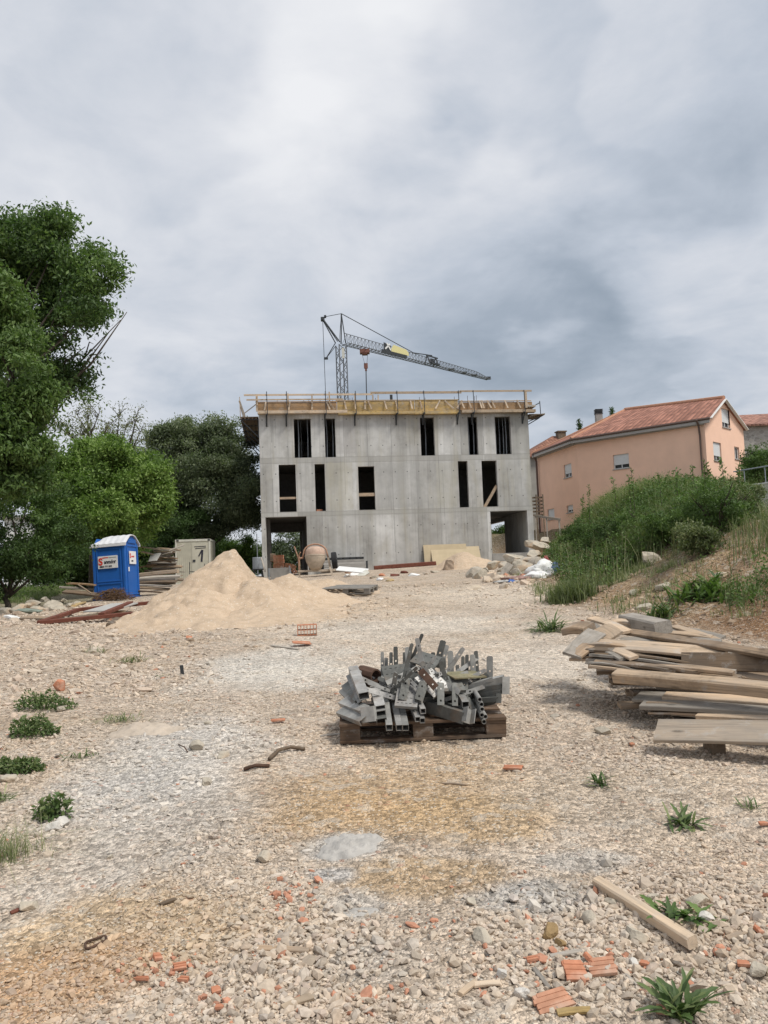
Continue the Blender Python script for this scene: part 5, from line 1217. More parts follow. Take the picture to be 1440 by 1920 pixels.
bushlet('low bushy weed cut by the left edge of the photo, level with a reddish stone', 26, 1450, .22, .09, .09)
bushlet('broad leaved weed beside two white stones in the lower left', 96, 1535, .10, .07, .12, .04, 260)
rosette('low weed at the left edge with thin yellowing leaves', -5, 1502, 30, .10, .02, .7, rx=.05, ry=.05, mat=L_grass)
rosette('small dark weed standing alone right of the dumped clay shard', 1124, 1474, 20, .105, .022, .9, rx=.02, ry=.015)
rosette('spreading weed with toothed leaves on the right gravel', 1283, 1548, 24, .125, .032, .6, rx=.03, ry=.015)
rosette('tiny weed near the right edge', 1408, 1518, 12, .075, .014, .9, rx=.02, ry=.02)
rosette('leafy green weed under the long foreground batten', 1282, 1728, 22, .125, .042, .6, rx=.05, ry=.02, mat=L_mid)
rosette('upright broad leaved weed at the lower right corner', 1276, 1912, 22, .15, .040, 1.0, rx=.015, ry=.015)
rosette('dark grassy tuft left of the timber pile', 1032, 1184, 75, .42, .028, .55, rx=.12, ry=.06, lobed=False, name='grass_tuft', cat='grass tuft')
rosette('dark leafy weed just behind the thick grey beam of the timber pile', 1242, 1158, 55, .32, .06, .9, rx=.12, ry=.08)
rosette('round dark green weed on the bare slope at the right edge', 1320, 1118, 130, .36, .085, .8, rx=.22, ry=.2, name='leafy_bush', mat=L_mid)
rosette('tiny seedling in the gravel left of the sand', 305, 1270, 9, .05, .014, .7, rx=.03, ry=.02)
rosette('thin yellowish weed in the gravel, middle left', 246, 1243, 40, .14, .012, .8, rx=.12, ry=.05, mat=L_grass, lobed=False)
rosette('thin tuft of grass in the gravel, upper left', 178, 1225, 35, .16, .012, 1., rx=.08, ry=.04, mat=L_grass, lobed=False, name='grass_tuft', cat='grass tuft')
rosette('sparse dry weed beside the smooth earth lump', 225, 1352, 60, .10, .010, .7, rx=.11, ry=.07, mat=L_grass, lobed=False)
rosette('sparse small weed left of the earth lump', 150, 1422, 34, .07, .014, .7, rx=.07, ry=.03)
# grass tuft at the left edge
p = G(15, 1610); n = 300; X = p.x+rng.normal(-.05, .09, n); Y = p.y+rng.normal(0, .07, n); t = thing('grass_tuft', 'long bright grass tuft leaning out at the lower left edge', 'grass tuft', p)
blades(X, Y, rng.uniform(.06, .24, n), .004, rng.uniform(.3, 1., n), L_grass, 'blades', None, parent=t, origin=tuple(p), bend=1.5, seg=5)
p = G(1066, 1128); n = 1700; X = p.x+rng.normal(.08, .2, n); Y = p.y+rng.normal(.1, .25, n); t = thing('grass_clump', 'dark green grass clump at the foot of the bank beside the rubbish heap', 'grass tuft', p)
blades(X, Y, rng.uniform(.12, .5, n), .02, rng.uniform(.05, .7, n), L_grass, 'blades', None, parent=t, origin=tuple(p), bend=.7)
random.seed(21)
# ------------------------------------------------------------------ rocks with chiselled faces
def _ico(sub):
    import bmesh
    bm = bmesh.new(); bmesh.ops.create_icosphere(bm, subdivisions=sub, radius=1.); v = np.array([tuple(x.co) for x in bm.verts]); f = np.array([[q.index for q in x.verts] for x in bm.faces]); bm.free(); return v, f
IV, IF = _ico(4)
def rock_mesh(sx, sy, sz, seed, cuts=11, rough=.05):
    r = np.random.default_rng(seed); V = IV.copy()
    for k in range(cuts):
        n = r.normal(size=3); n /= np.linalg.norm(n); d = r.uniform(.48, .82); q = V@n-d; V = V-np.maximum(q, 0)[:, None]*n*.96
    V = V*(1+rough*vnoise(V[:, 0]*3+seed, V[:, 1]*3+V[:, 2]*2, seed)[:, None]+rough*.5*vnoise(V[:, 0]*9, V[:, 2]*9+V[:, 1]*7, seed+1)[:, None])
    return V*np.array([sx, sy, sz])
def rock(label, P, sx, sy, sz, seed, mat=None, group=None, rz=None, name='rock', cat='rock', sink=.35):
    V = rock_mesh(sx, sy, sz, seed); o = np_mesh(name, V, IF, mat or M_rock, smooth=False, loc=(P[0], P[1], P[2]+sz*(1-2*sink)*.8))
    r = random.Random(seed); o.rotation_euler = (r.uniform(-.25, .25), r.uniform(-.25, .25), rz if rz is not None else r.uniform(0, 6)); return tag(o, label, cat, group)

# ------------------------------------------------------------------ timber
def plank(label, a, b, w, t, roll=0, mat=None, name='plank', cat='plank', group=None, bow=.006, ext=0., broken=False, pz=True, wear=.0025):
    """a, b: end points (px, py, distance) or Vectors"""
    p0 = a if isinstance(a, Vector) else at(*a); p1 = b if isinstance(b, Vector) else at(*b)
    if ext: p1 = p1+(p1-p0).normalized()*ext
    R, L_ = frame_of(p0, p1, (0, 0, 1), roll); n = max(4, int(L_/.16)); V = []; F_ = []; r = random.Random(hash(label) & 0xffff)
    r = random.Random(sum(ord(ch)*(i+1) for i, ch in enumerate(label))); c = .12*min(w, t)+.001
    ph = r.uniform(0, 6); sk0 = r.uniform(-.12, .12); sk1 = r.uniform(-.12, .12)
    for i in range(n+1):
        u = i/n; x = L_*u; bz = bow*math.sin(math.pi*u)+r.uniform(-1, 1)*.0008; by = bow*.5*math.sin(2*u+ph); tw = .02*math.sin(u*2+ph)
        prof = [(-w/2+c, -t/2), (w/2-c, -t/2), (w/2, -t/2+c), (w/2, t/2-c), (w/2-c, t/2), (-w/2+c, t/2), (-w/2, t/2-c), (-w/2, -t/2+c)]
        for (y, z) in prof:
            y2 = y+r.uniform(-wear, wear)*.5; z2 = z+r.uniform(-wear, wear)*.3
            xx = x+((sk0 if i == 0 else sk1 if i == n else 0)*y)+((r.uniform(-.05, .05) if broken and i == n else 0))
            V.append((xx, y2*math.cos(tw)-z2*math.sin(tw)+by, y2*math.sin(tw)+z2*math.cos(tw)+bz))
    for i in range(n):
        for k in range(8):
            q = i*8+k; q2 = i*8+(k+1) % 8; F_.append((q, q2, q2+8, q+8))
    me = bpy.data.meshes.new(name); me.from_pydata(V, [], F_+[tuple(range(7, -1, -1)), tuple(n*8+k for k in range(8))]); me.update(); me.materials.append(mat or M_plank)
    o = bpy.data.objects.new(name, me); col.objects.link(o); M_ = R.to_4x4(); M_.translation = p0; o.matrix_world = M_; return tag(o, label, cat, group)
def tpx(x, y): return 1020+x/3.4286, 1120+y/3.4286
GT = 'planks in the timber pile on the right'
PL = [  # (label, x0, y0, d0, x1, y1, d1, w, t, roll, material, extension)
 ('short pale plank end pointing up-left on top of the timber pile', 300, 135, 7.7, 535, 225, 7.1, .10, .03, .15, 'p', 0),
 ('short orange-brown offcut tucked behind the grey beam', 440, 165, 7.9, 562, 165, 7.9, .11, .05, .2, 'p', 0),
 ('stubby reddish block end at the far left of the timber pile', 150, 205, 7.5, 290, 205, 7.3, .16, .07, .3, 'k', 0),
 ('thin strip lying above the stubby block at the left of the pile', 192, 184, 7.8, 275, 182, 7.7, .05, .02, 0, 'k', 0),
 ('grey plank end crossing over the pile top near the left', 270, 178, 7.6, 400, 262, 7.2, .15, .028, .35, 'g', 0),
 ('wide short pale board end standing over the leaning grey plank', 345, 205, 7.3, 450, 262, 7.05, .19, .03, .45, 'p', 0),
 ('grey plank leaning down to the left corner of the pile', 345, 225, 7.1, 175, 375, 6.75, .17, .03, -.3, 'g', 0),
 ('second leaning plank beneath the grey one at the left corner', 340, 285, 6.95, 200, 372, 6.75, .12, .03, -.3, 'k', 0),
 ('long wide pale plank across the front of the upper pile', 318, 300, 6.95, 1160, 368, 6.25, .19, .030, .32, 'p', 0),
 ('long narrow grey-brown plank running from mid pile past the right edge', 528, 218, 7.25, 1440, 378, 5.95, .11, .035, .25, 'k', .8),
 ('straight grey plank between the two long planks', 490, 282, 7.05, 1140, 290, 6.75, .13, .04, .2, 'g', 0),
 ('pale piece with splintered end under the thick grey beam', 755, 235, 7.6, 1070, 262, 7.2, .12, .05, .15, 'p', 0),
 ('short dull plank right behind the thick grey beam', 800, 205, 7.9, 1140, 268, 7.4, .14, .03, .2, 'g', 0),
 ('pale batten sloping down behind the right part of the pile', 835, 188, 7.9, 1240, 335, 6.8, .09, .03, .1, 'p', .3),
 ('rear batten lying deepest at the right of the pile', 930, 222, 8.0, 1300, 350, 7.0, .08, .03, .1, 'k', .6),
 ('rough broken plank end low at the left of the pile', 275, 352, 6.9, 480, 400, 6.6, .10, .045, .1, 'k', 0),
 ('short grey lath poking out beneath the long wide plank', 345, 340, 6.85, 500, 400, 6.5, .06, .03, .1, 'g', 0),
 ('short pale plank end poking out beneath the long wide plank', 418, 335, 6.8, 585, 388, 6.45, .085, .03, .25, 'p', 0),
 ('dark-edged plank under the long wide plank', 540, 358, 6.75, 1000, 386, 6.45, .12, .035, 0, 'k', 0),
 ('yellowish plank second from the bottom of the upper pile', 570, 400, 6.65, 1160, 428, 6.35, .12, .030, .1, 'p', .3),
 ('lowest long brown plank of the upper pile', 298, 418, 6.75, 880, 458, 6.3, .14, .035, .1, 'k', .4),
 ('small pale plank end at the lower left corner of the pile', 180, 392, 6.9, 310, 402, 6.8, .12, .03, .1, 'p', .5),
 ('short grey end below the leaning plank at the left corner', 200, 370, 6.95, 320, 380, 6.9, .06, .03, 0, 'g', .4),
 ('wide dark brown board standing on edge at the right of the pile', 885, 418, 6.35, 1440, 428, 6.0, .145, .028, 1.12, 'd', .6),
 ('thin brown plank behind the heavy front beam', 690, 478, 6.45, 1000, 500, 6.2, .12, .03, .1, 'k', .3),
 ('pale squared piece lying behind the heavy front beam', 885, 505, 6.3, 1140, 528, 6.15, .12, .045, .2, 'p', 0),
 ('flat square plywood piece at the right edge behind the heavy beam', 1140, 535, 6.2, 1440, 540, 6.0, .30, .025, .28, 'k', .2),
 ('thin pale strip over the square plywood piece', 1205, 482, 6.35, 1440, 492, 6.2, .06, .02, 0, 'p', .3),
 ('heavy squared timber beam across the front of the pile', 458, 508, 6.35, 1440, 610, 5.45, .11, .085, .28, 'P', .8),
 ('broken yellow plank with a split end under the heavy beam', 775, 632, 6.1, 1440, 682, 5.65, .13, .035, .2, 'p', .5),
 ('weathered white-grey plank end under the broken yellow one', 595, 640, 6.25, 940, 672, 5.95, .15, .03, .3, 'g', .5),
 ('long grey plank third from the front', 632, 690, 6.05, 1440, 745, 5.5, .13, .045, .2, 'g', .6),
 ('thin dark lath between the grey planks near the front', 680, 742, 6.0, 1010, 768, 5.75, .07, .02, 0, 'k', .3),
 ('short pale grey board just under the pinkish plank', 840, 742, 5.95, 1200, 790, 5.6, .10, .03, .1, 'g', .3),
 ('pinkish pale plank second from the front', 1005, 752, 5.75, 1440, 785, 5.45, .14, .05, .2, 'p', .7),
 ('wide grey-topped board lying front-most on the right', 720, 858, 5.45, 1440, 880, 5.12, .24, .032, .42, 'w', .9),
]
MT = dict(w=mat_wood('brown_grey_board', (.36, .29, .22), .5, .6), p=M_plankp, k=M_plank, g=M_plankg, d=M_oldw, P=M_plankp, y=M_ply_y)
for (lb, x0, y0, d0, x1, y1, d1, w_, t_, rl, mk, ex) in PL:
    plank(lb, (*tpx(x0, y0), d0), (*tpx(x1, y1), d1), w_, t_*(.8 if t_ < .06 else 1), rl, MT[mk], group=GT, ext=ex, bow=.016, broken='broken' in lb or 'splinter' in lb)
plank('short thick grey squared beam resting highest on the timber pile', (*tpx(535, 142), 8.15), (*tpx(768, 195), 7.25), .17, .115, .12, M_plankg, name='timber_beam', cat='beam', group=GT, bow=0)
for i in range(52):      # thinner boards showing between and under the named ones
    q = i % 17; x0 = random.choice([random.uniform(1085, 1130), random.uniform(1130, 1190), random.uniform(1200, 1300)]); y0 = random.uniform(1206, 1250) if x0 < 1200 else random.uniform(1215, 1330)
    d0 = np.interp(y0, [1190, 1250, 1330], [7.1, 6.55, 6.0])+(.08 if i % 3 else -.04); ln_ = random.uniform(60, 300)
    plank('%s board end number %s among the small pieces of the timber pile' % (['dull', 'split', 'stained', 'thin', 'bent', 'dirty'][i % 6], i+1) if False else 'thin dirty board end squeezed between the larger planks of the timber pile', (x0, y0, d0), (x0+ln_, y0+ln_*random.uniform(.05, .2), d0-ln_*.0022), random.uniform(.06, .13), random.uniform(.016, .028), random.uniform(-.1, .4), [M_plank, M_plankg, M_oldw, M_plank, M_plankp][i % 5], group=GT, bow=.02, broken=i % 3 == 0)
for k, dx_ in enumerate((.35, 1.3)):
    a = at(1236, 1376, 5.42); c = Vector((a.x+dx_, a.y-.07*dx_, 0)); c.z = Hf(c.x, c.y); zt_ = (at(1236, 1374, 5.42).z+at(1440, 1377, 5.12).z)/2-.035
    o = MB().box((0, 0, 0), (.09, .16, max(.05, zt_-c.z+.02))).build('bearer_block', M_oldw, bevel=.004); o.location = (c.x, c.y, (c.z-.02+zt_)/2); tag(o, 'dark bearer block under the front-most board of the timber pile', 'wood block', GT)
# timbers buried inside the pile
for i in range(16):
    d = 5.75+.14*i; xx = 1190+random.uniform(-30, 40)-i*4 if i > 3 else 1260; g_ = at(xx, 1300, d); gx = g_.x; z = Hf(gx, d)+.05+.015*i+random.uniform(0, .06)
    e = Vector((gx+random.uniform(1.2, 2.2), d-random.uniform(.1, .5), 0)); e.z = Hf(e.x, e.y)+.07+.015*i
    plank('old plank buried inside the timber pile, mostly hidden', Vector((gx, d, z)), e, .12, .035, .1, M_oldw if i % 2 else M_plank, group=GT)

# ------------------------------------------------------------------ pallets
def pallet(label, P, rz, mat, rot=None, rough=.004, group='wooden pallets'):
    t = thing('wooden_pallet', label, 'pallet', P, rz, group, rot)
    j = lambda: random.uniform(-rough, rough)
    for y in (.05, .40, .75): MB().box((0+j(), y, .011), (1.2, .10, .022)).build('bottom_board', mat, t, bevel=.002)
    for y in (.05, .40, .75):
        for x in (-.527, 0, .527): MB().box((x, y, .061), (.145, .095, .078)).build('block', mat, t, bevel=.003)
        MB().box((0, y, .1105), (1.2, .0, .0)) if False else None
    for x in (-.527, 0, .527): MB().box((x, .40, .111), (.145, .8, .021)).build('stringer_board', mat, t, bevel=.002)
    for i, y in enumerate((.05, .20, .34, .46, .60, .75)): MB().box((j(), y+j(), .133), (1.2+j()*3, .10 if i % 5 else .12, .021)).build('top_board', mat, t, bevel=.002)
    return t
pp = at(794, 1385, 5.88); pz = Hf(pp.x, 6.2)
M_pal = mat_wood('pallet_wood', (.15, .095, .06), .25, .5)
M_palg = mat_wood('grey_pallet_wood', (.25, .24, .22), .8, .55)
pallet('brown wooden pallet loaded with galvanised steel parts in the middle of the yard', (pp.x, 5.85, pz-.008), R_(.4), M_pal, rot=(R_(2.0), R_(-.3), R_(.4)))
lp = G(648, 1119); pallet('empty weathered grey pallet lying between the sand mounds and the timber pile', (lp.x, lp.y, Hf(lp.x, lp.y+.4)+.03), 0, M_palg, rot=(R_(5), R_(1.5), R_(-14)))

# ------------------------------------------------------------------ steel parts on the pallet
def c2(x, y, d): return at(620+x/8, 1180+y/8, d)
def c3(x, y, d): return at(780+x/8, 1180+y/8, d)
GS = 'galvanised steel parts heaped on the pallet'
def steel(nm, label, mb_fn, p0, p1, mat, up=(0, 0, 1), roll=0, cat='steel tube'):
    R, L_ = frame_of(p0, p1, up, roll); m = MB(); mb_fn(m, L_); o = m.build(nm, mat); M_ = R.to_4x4(); M_.translation = p0; o.matrix_world = M_; return tag(o, label, cat, GS)
def f_sq(w, h, t=.003): return lambda m, L_: m.hollow((0, 0, 0), (L_, 0, 0), w, h, t)
def f_rd(r): return lambda m, L_: m.hollow((0, 0, 0), (L_, 0, 0), 2*r, 2*r, .003, n=14)
def f_ch(w, h, t=.004):
    def f(m, L_): m.bx(0, L_, -w/2, w/2, h/2-t, h/2); m.bx(0, L_, -w/2, -w/2+t, -h/2, h/2-t); m.bx(0, L_, w/2-t, w/2, -h/2, h/2-t)
    return f
def f_ang(w, fl=.028, t=.004, holes=(.18,)):
    def f(m, L_):
        Mx = Matrix(((0, 0, 1, 0), (1, 0, 0, 0), (0, 1, 0, 0), (0, 0, 0, 1)))  # wall u->local y, y->local z, z->local x
        hs = [(-.006, .006, L_*h-.007, L_*h+.007) for h in holes]
        wall_holes(m, -w/2, w/2, 0, L_*.985, hs, t, Mx); m.bx(0, L_*.97, w/2-t, w/2, -fl, 0)
        m.add([(L_*.985, -w/2, 0), (L_*.985, w/2, 0), (L_+.004, w*.28, 0), (L_+.004, -w*.28, 0), (L_*.985, -w/2, t), (L_*.985, w/2, t), (L_+.004, w*.28, t), (L_+.004, -w*.28, t)], [(0, 1, 2, 3), (7, 6, 5, 4), (0, 3, 7, 4), (1, 5, 6, 2), (3, 2, 6, 7)])
    return f
def f_plate(w, holes, t=.005, lip=.018):
    def f(m, L_):
        Mx = Matrix(((1, 0, 0, 0), (0, 0, 1, 0), (0, 1, 0, 0), (0, 0, 0, 1)))
        wall_holes(m, 0, L_, -w/2, w/2, holes(L_, w), t, Mx)
        if lip: m.bx(0, L_, -w/2-t, -w/2, -lip, t); m.bx(0, L_, w/2, w/2+t, -lip, t)
    return f
def grid_holes(nx, ny, a=.018, b=.006):
    def g_(L_, w):
        o = []
        for i in range(nx):
            for j in range(ny):
                cx_ = L_*(i+.7)/(nx+.4); cy_ = -w/2+w*(j+.5)/ny; o.append((cx_-a/2, cx_+a/2, cy_-b/2, cy_+b/2))
        return o
    return g_
T_ = 'steel tube'
# square tubes and channels, left half
steel('steel_tube', 'bright worn box section at the top left corner of the steel heap', f_sq(.075, .055), c2(340, 600, 6.35), c2(500, 1000, 5.86), M_galvb, roll=.15)
steel('steel_channel', 'dull channel lying directly under the bright box section at top left', f_ch(.065, .04), c2(300, 700, 6.35), c2(480, 1105, 5.9), M_galv, roll=.5, cat='steel channel')
steel('steel_channel', 'greenish grey channel sloping below the top left box section', f_ch(.07, .05), c2(235, 850, 6.35), c2(440, 1075, 5.95), M_galvd, roll=.6, cat='steel channel')
steel('steel_channel', 'outermost greenish channel at the left side of the heap', f_ch(.06, .05), c2(190, 930, 6.3), c2(400, 1110, 5.98), M_galv, roll=.7, cat='steel channel')
steel('steel_channel', 'upper of two short boxy channels overhanging the left front corner', f_ch(.075, .04), c2(185, 1090, 6.12), c2(540, 1225, 5.80), M_galv, roll=.5, cat='steel channel')
steel('steel_channel', 'lower of two short boxy channels overhanging the left front corner', f_ch(.075, .04), c2(150, 1235, 6.02), c2(500, 1370, 5.75), M_galv, roll=.5, cat='steel channel')
steel('steel_bracket', 'folded end bracket at the left front corner of the heap', f_plate(.10, lambda L_, w: [], lip=.03), c2(545, 1160, 5.77), c2(570, 1390, 5.75), M_galv, up=(0, -1, 0), roll=.5, cat='steel bracket')
steel('steel_pin', 'thin leg hanging below the left end of the lower boxy channel', f_sq(.014, .014), c2(150, 1240, 5.98), c2(152, 1375, 5.96), M_rust, up=(0, -1, 0), cat='steel pin')
steel('steel_channel', 'pale channel, topmost of the nested set left of the long tubes', f_ch(.075, .03), c2(660, 850, 6.25), c2(745, 1170, 5.80), M_galvb, roll=.12, cat='steel channel')
steel('steel_channel', 'middle channel of the nested set left of the long tubes', f_ch(.075, .03), c2(672, 930, 6.22), c2(752, 1250, 5.78), M_galv, roll=.12, cat='steel channel')
steel('steel_channel', 'lowest channel of the nested set left of the long tubes', f_ch(.075, .03), c2(688, 1010, 6.2), c2(765, 1365, 5.74), M_galvd, roll=.12, cat='steel channel')
steel('steel_tube', 'long square tube running over the pallet edge, leftmost of three', f_sq(.046, .046), c2(765, 640, 6.55), c2(880, 1475, 5.68), M_galv)
steel('steel_tube', 'long square tube running over the pallet edge, middle of three', f_sq(.044, .044), c2(905, 870, 6.40), c2(1030, 1478, 5.68), M_galvb)
steel('steel_tube', 'long square tube running over the pallet edge, rightmost of three', f_sq(.044, .044), c2(1010, 900, 6.40), c2(1125, 1478, 5.68), M_galv)
steel('steel_tube', 'short square tube end in the front middle, lower left of three', f_sq(.036, .036), c2(1190, 1080, 6.1), c2(1308, 1352, 5.72), M_galvb)
steel('steel_tube', 'short square tube end in the front middle, lower right of three', f_sq(.036, .036), c2(1270, 1090, 6.1), c2(1378, 1372, 5.72), M_galv)
steel('steel_tube', 'short square tube end in the front middle, highest of three', f_sq(.038, .038), c2(1290, 1020, 6.1), c2(1388, 1228, 5.75), M_galvb)
# dark lump at the left back
o = steel('steel_socket', 'dark rusty socket casting behind the left part of the heap', lambda m, L_: (m.hollow((0, 0, 0), (L_, 0, 0), .11, .11, .012, n=10), m.box((L_*.5, 0, -.075), (L_*.8, .1, .06))), c2(460, 640, 6.35), c2(680, 700, 6.22), M_rust, cat='steel socket')
# plates
bright_plate = grid_holes(5, 4)
steel('perforated_plate', 'bright slotted steel plate at the front centre of the heap, lower one', f_plate(.22, bright_plate), c2(985, 985, 5.92), c2(1320, 1010, 5.90), M_galvb, up=(0, -.55, .83), cat='steel plate')
steel('perforated_plate', 'bright slotted steel plate tilted to the right at the centre of the heap', f_plate(.20, grid_holes(5, 4)), c3(120, 880, 5.93), c3(370, 720, 6.03), M_galvb, up=(.1, -.75, .65), cat='steel plate')
steel('perforated_plate', 'dark slotted plate at the back left of the heap', f_plate(.17, grid_holes(5, 3)), c2(790, 690, 6.2), c2(1210, 640, 6.25), M_galvd, up=(0, -.65, .75), cat='steel plate')
steel('perforated_plate', 'mossy olive plate lying level at the right of the heap', f_plate(.20, grid_holes(4, 2), .010, 0), c3(490, 705, 6.1), c3(965, 680, 6.2), mat_galv('mossy_steel', (.22, .20, .12), .8), up=(0, 0, 1), roll=.12, cat='steel plate')
steel('perforated_plate', 'dark plate sloping down to the right at the back centre of the heap', f_plate(.16, grid_holes(4, 2), .010, 0), c3(-20, 415, 6.35), c3(340, 520, 6.25), M_galvd, up=(0, -.4, .9), roll=.1, cat='steel plate')
steel('perforated_plate', 'dark greenish plate under the mossy olive one', f_plate(.16, grid_holes(4, 2), .008), c3(370, 830, 6.0), c3(690, 810, 6.05), M_galvd, up=(0, -.5, .8), cat='steel plate')
# flange strips round the plates
U = (0, -1, 0)
FL = [  # strips lying over the plates
 ('broad strip crossing the left end of the lower bright plate', c2, 1075, 1060, 5.86, 1140, 735, 5.98, .060, M_galvd),
 ('thin edge strip running down to the right above the lower bright plate', c2, 1175, 745, 5.98, 1330, 905, 5.88, .022, M_galv),
 ('strip leaning between the two bright plates', c2, 1320, 1090, 5.84, 1415, 790, 5.93, .055, M_galvd),
 ('rust-brown strip across the tilted bright plate', c3, 300, 880, 5.86, 70, 620, 6.0, .055, M_rust),
 ('short brown strip at the lower left of the tilted bright plate', c3, 30, 1060, 5.83, 110, 790, 5.9, .055, M_galvd),
 ('hanging strip below the left end of the dark greenish plate', c3, 372, 1140, 5.83, 372, 810, 5.92, .050, M_galvd),
 ('hanging strip with one hole below the right end of the greenish plate', c3, 585, 1150, 5.83, 582, 810, 5.93, .042, M_galvd),
 ('pale bent bar end at the centre left below the dark plate', c2, 870, 880, 6.0, 1060, 760, 6.05, .026, M_galv),
 ('short pale rod end sticking right from behind the tilted plate', c3, 340, 680, 6.0, 455, 630, 6.1, .026, M_galvb),
 ('short dark strut under the mossy olive plate', c3, 735, 1120, 6.0, 730, 740, 6.1, .05, M_galvd),
 ('dark diagonal strip behind the lower bright plate', c2, 1260, 760, 6.1, 1150, 580, 6.2, .04, M_galvd),
]
for (lb, cf_, x0, y0, d0, x1, y1, d1, w_, mt) in FL:
    steel('steel_strip', lb+' of the steel heap' if len(lb.split()) < 12 else lb, f_ang(w_, .02, .004, (.2, .75)), cf_(x0, y0, d0), cf_(x1, y1, d1), mt, up=U, cat='steel strip')
# upright strips standing above the heap: (x, y bottom, y top, lean, d, width)
UP = [(c2, 775, 620, 345, 0, 6.45, 50, M_galv), (c2, 832, 640, 430, 0, 6.42, 55, M_galv), (c2, 905, 640, 350, 0, 6.38, 52, M_galvd), (c2, 985, 640, 265, -12, 6.36, 64, M_galvd), (c2, 1105, 600, 350, 0, 6.42, 46, M_galvd), (c2, 1170, 610, 275, -20, 6.34, 74, M_galv), (c2, 1215, 600, 268, -18, 6.40, 44, M_galvd), (c2, 1255, 640, 460, 0, 6.42, 48, M_galvd),
      (c3, 250, 520, 350, 8, 6.45, 60, M_galvd), (c3, 300, 480, 175, 110, 6.35, 88, M_galvd), (c3, 375, 480, 245, 90, 6.42, 66, M_galv), (c3, 388, 700, 440, 0, 6.25, 50, M_galvd), (c3, 440, 680, 440, -14, 6.3, 40, M_galvd), (c3, 535, 700, 330, -22, 6.32, 82, M_galv), (c3, 640, 700, 540, -20, 6.4, 52, M_galv), (c3, 705, 690, 410, 0, 6.34, 48, M_galvd), (c3, 760, 690, 385, 6, 6.38, 50, M_galvd), (c3, 868, 690, 385, -20, 6.32, 76, M_galv), (c3, 925, 690, 330, -26, 6.36, 56, M_galvd), (c3, 1108, 800, 408, 0, 6.30, 88, M_galv)]
ordn = ['first', 'second', 'third', 'fourth', 'fifth', 'sixth', 'seventh', 'eighth', 'ninth', 'tenth', 'eleventh', 'twelfth', 'thirteenth', 'fourteenth', 'fifteenth', 'sixteenth', 'seventeenth', 'eighteenth', 'nineteenth', 'last']
for i, (cf_, x, yb_, yt_, ln, d, w_, mt) in enumerate(UP):
    steel('steel_strip', 'upright drilled steel strip standing out of the heap, %s from the left' % ordn[i], f_ang(w_/8*d/FPX, .022, .005, (.55,)), cf_(x, yb_+90, d), cf_(x+ln, yt_, d), mt, up=U, cat='steel strip')
steel('steel_bar', 'slanting flat bar pointing highest out of the steel heap', f_ang(.026, .014, .004, ()), c2(1200, 500, 6.4), c2(1375, 75, 6.35), M_galvd, up=U, cat='steel bar')
# right half
steel('steel_beam', 'large brown-grey box beam sloping down at the front right of the heap', f_sq(.045, .085), c3(150, 1150, 6.0), c3(740, 1330, 5.72), M_galvd, up=(0, 0, 1), roll=0, cat='steel beam')
steel('steel_beam', 'second box beam right behind the large sloping one', f_sq(.04, .06), c3(420, 1140, 6.05), c3(800, 1255, 5.80), M_galvd, cat='steel beam')
steel('steel_bracket', 'welded end bracket where the large sloping beam ends', lambda m, L_: (m.bx(0, L_, -.035, .035, 0, .006), m.bx(0, L_, -.035, -.029, .006, .06), m.bx(0, L_, .029, .035, .006, .06)), c3(745, 1405, 5.71), c3(775, 1190, 5.75), M_galv, up=U, roll=.4, cat='steel bracket')
steel('steel_tube', 'squat square tube end above the large sloping beam', f_sq(.05, .05), c3(600, 880, 6.2), c3(745, 1135, 5.83), M_galv)
steel('steel_tube', 'square tube sloping right behind the hanging strip', f_sq(.04, .04), c3(680, 900, 6.2), c3(860, 1230, 5.88), M_galvd)
RT = [(958, 1055, 5.80, 'highest'), (985, 1128, 5.79, 'second from the top'), (992, 1200, 5.78, 'third from the top'), (990, 1288, 5.76, 'fourth from the top'), (1042, 1312, 5.77, 'small one set to the right'), (1022, 1388, 5.74, 'lowest')]
for (x, y, d, lb) in RT: steel('steel_pipe', 'round steel pipe end at the right of the heap, %s' % lb, f_rd(.0165 if 'right' not in lb[:13] else .013), c3(x-160, y-265, d+.55), c3(x, y, d), M_galvb if lb == 'highest' else M_galv, cat='steel pipe')
for (x0, y0, x1, y1, lb, w_) in [(850, 850, 1320, 745, 'top', .075), (910, 915, 1300, 855, 'second', .07), (945, 985, 1290, 935, 'third', .06), (990, 1060, 1250, 1000, 'fourth', .055), (1010, 1110, 1200, 1075, 'lowest', .05)]:
    steel('steel_channel', 'rust-streaked channel pointing right over the pallet end, %s of five' % lb, f_ch(.05, w_*.72), c3(x0, y0, 6.1), c3(x1, y1, 6.0), M_galvd if lb != 'top' else M_galv, cat='steel channel', roll=.2)
steel('steel_bracket', 'upright end plate closing the channels at the right tip of the heap', f_ch(.055, .05), c3(1340, 970, 5.99), c3(1345, 705, 6.0), M_galv, up=U, cat='steel bracket')
steel('steel_bracket', 'short upright plate below the right tip of the heap', f_ch(.04, .035), c3(1235, 1105, 5.98), c3(1238, 960, 5.99), M_galvd, up=U, cat='steel bracket')
steel('steel_strip', 'wavy pale strip lying over the top right channel', f_ch(.07, .012), c3(840, 760, 6.15), c3(1160, 770, 6.15), M_galv, cat='steel strip')
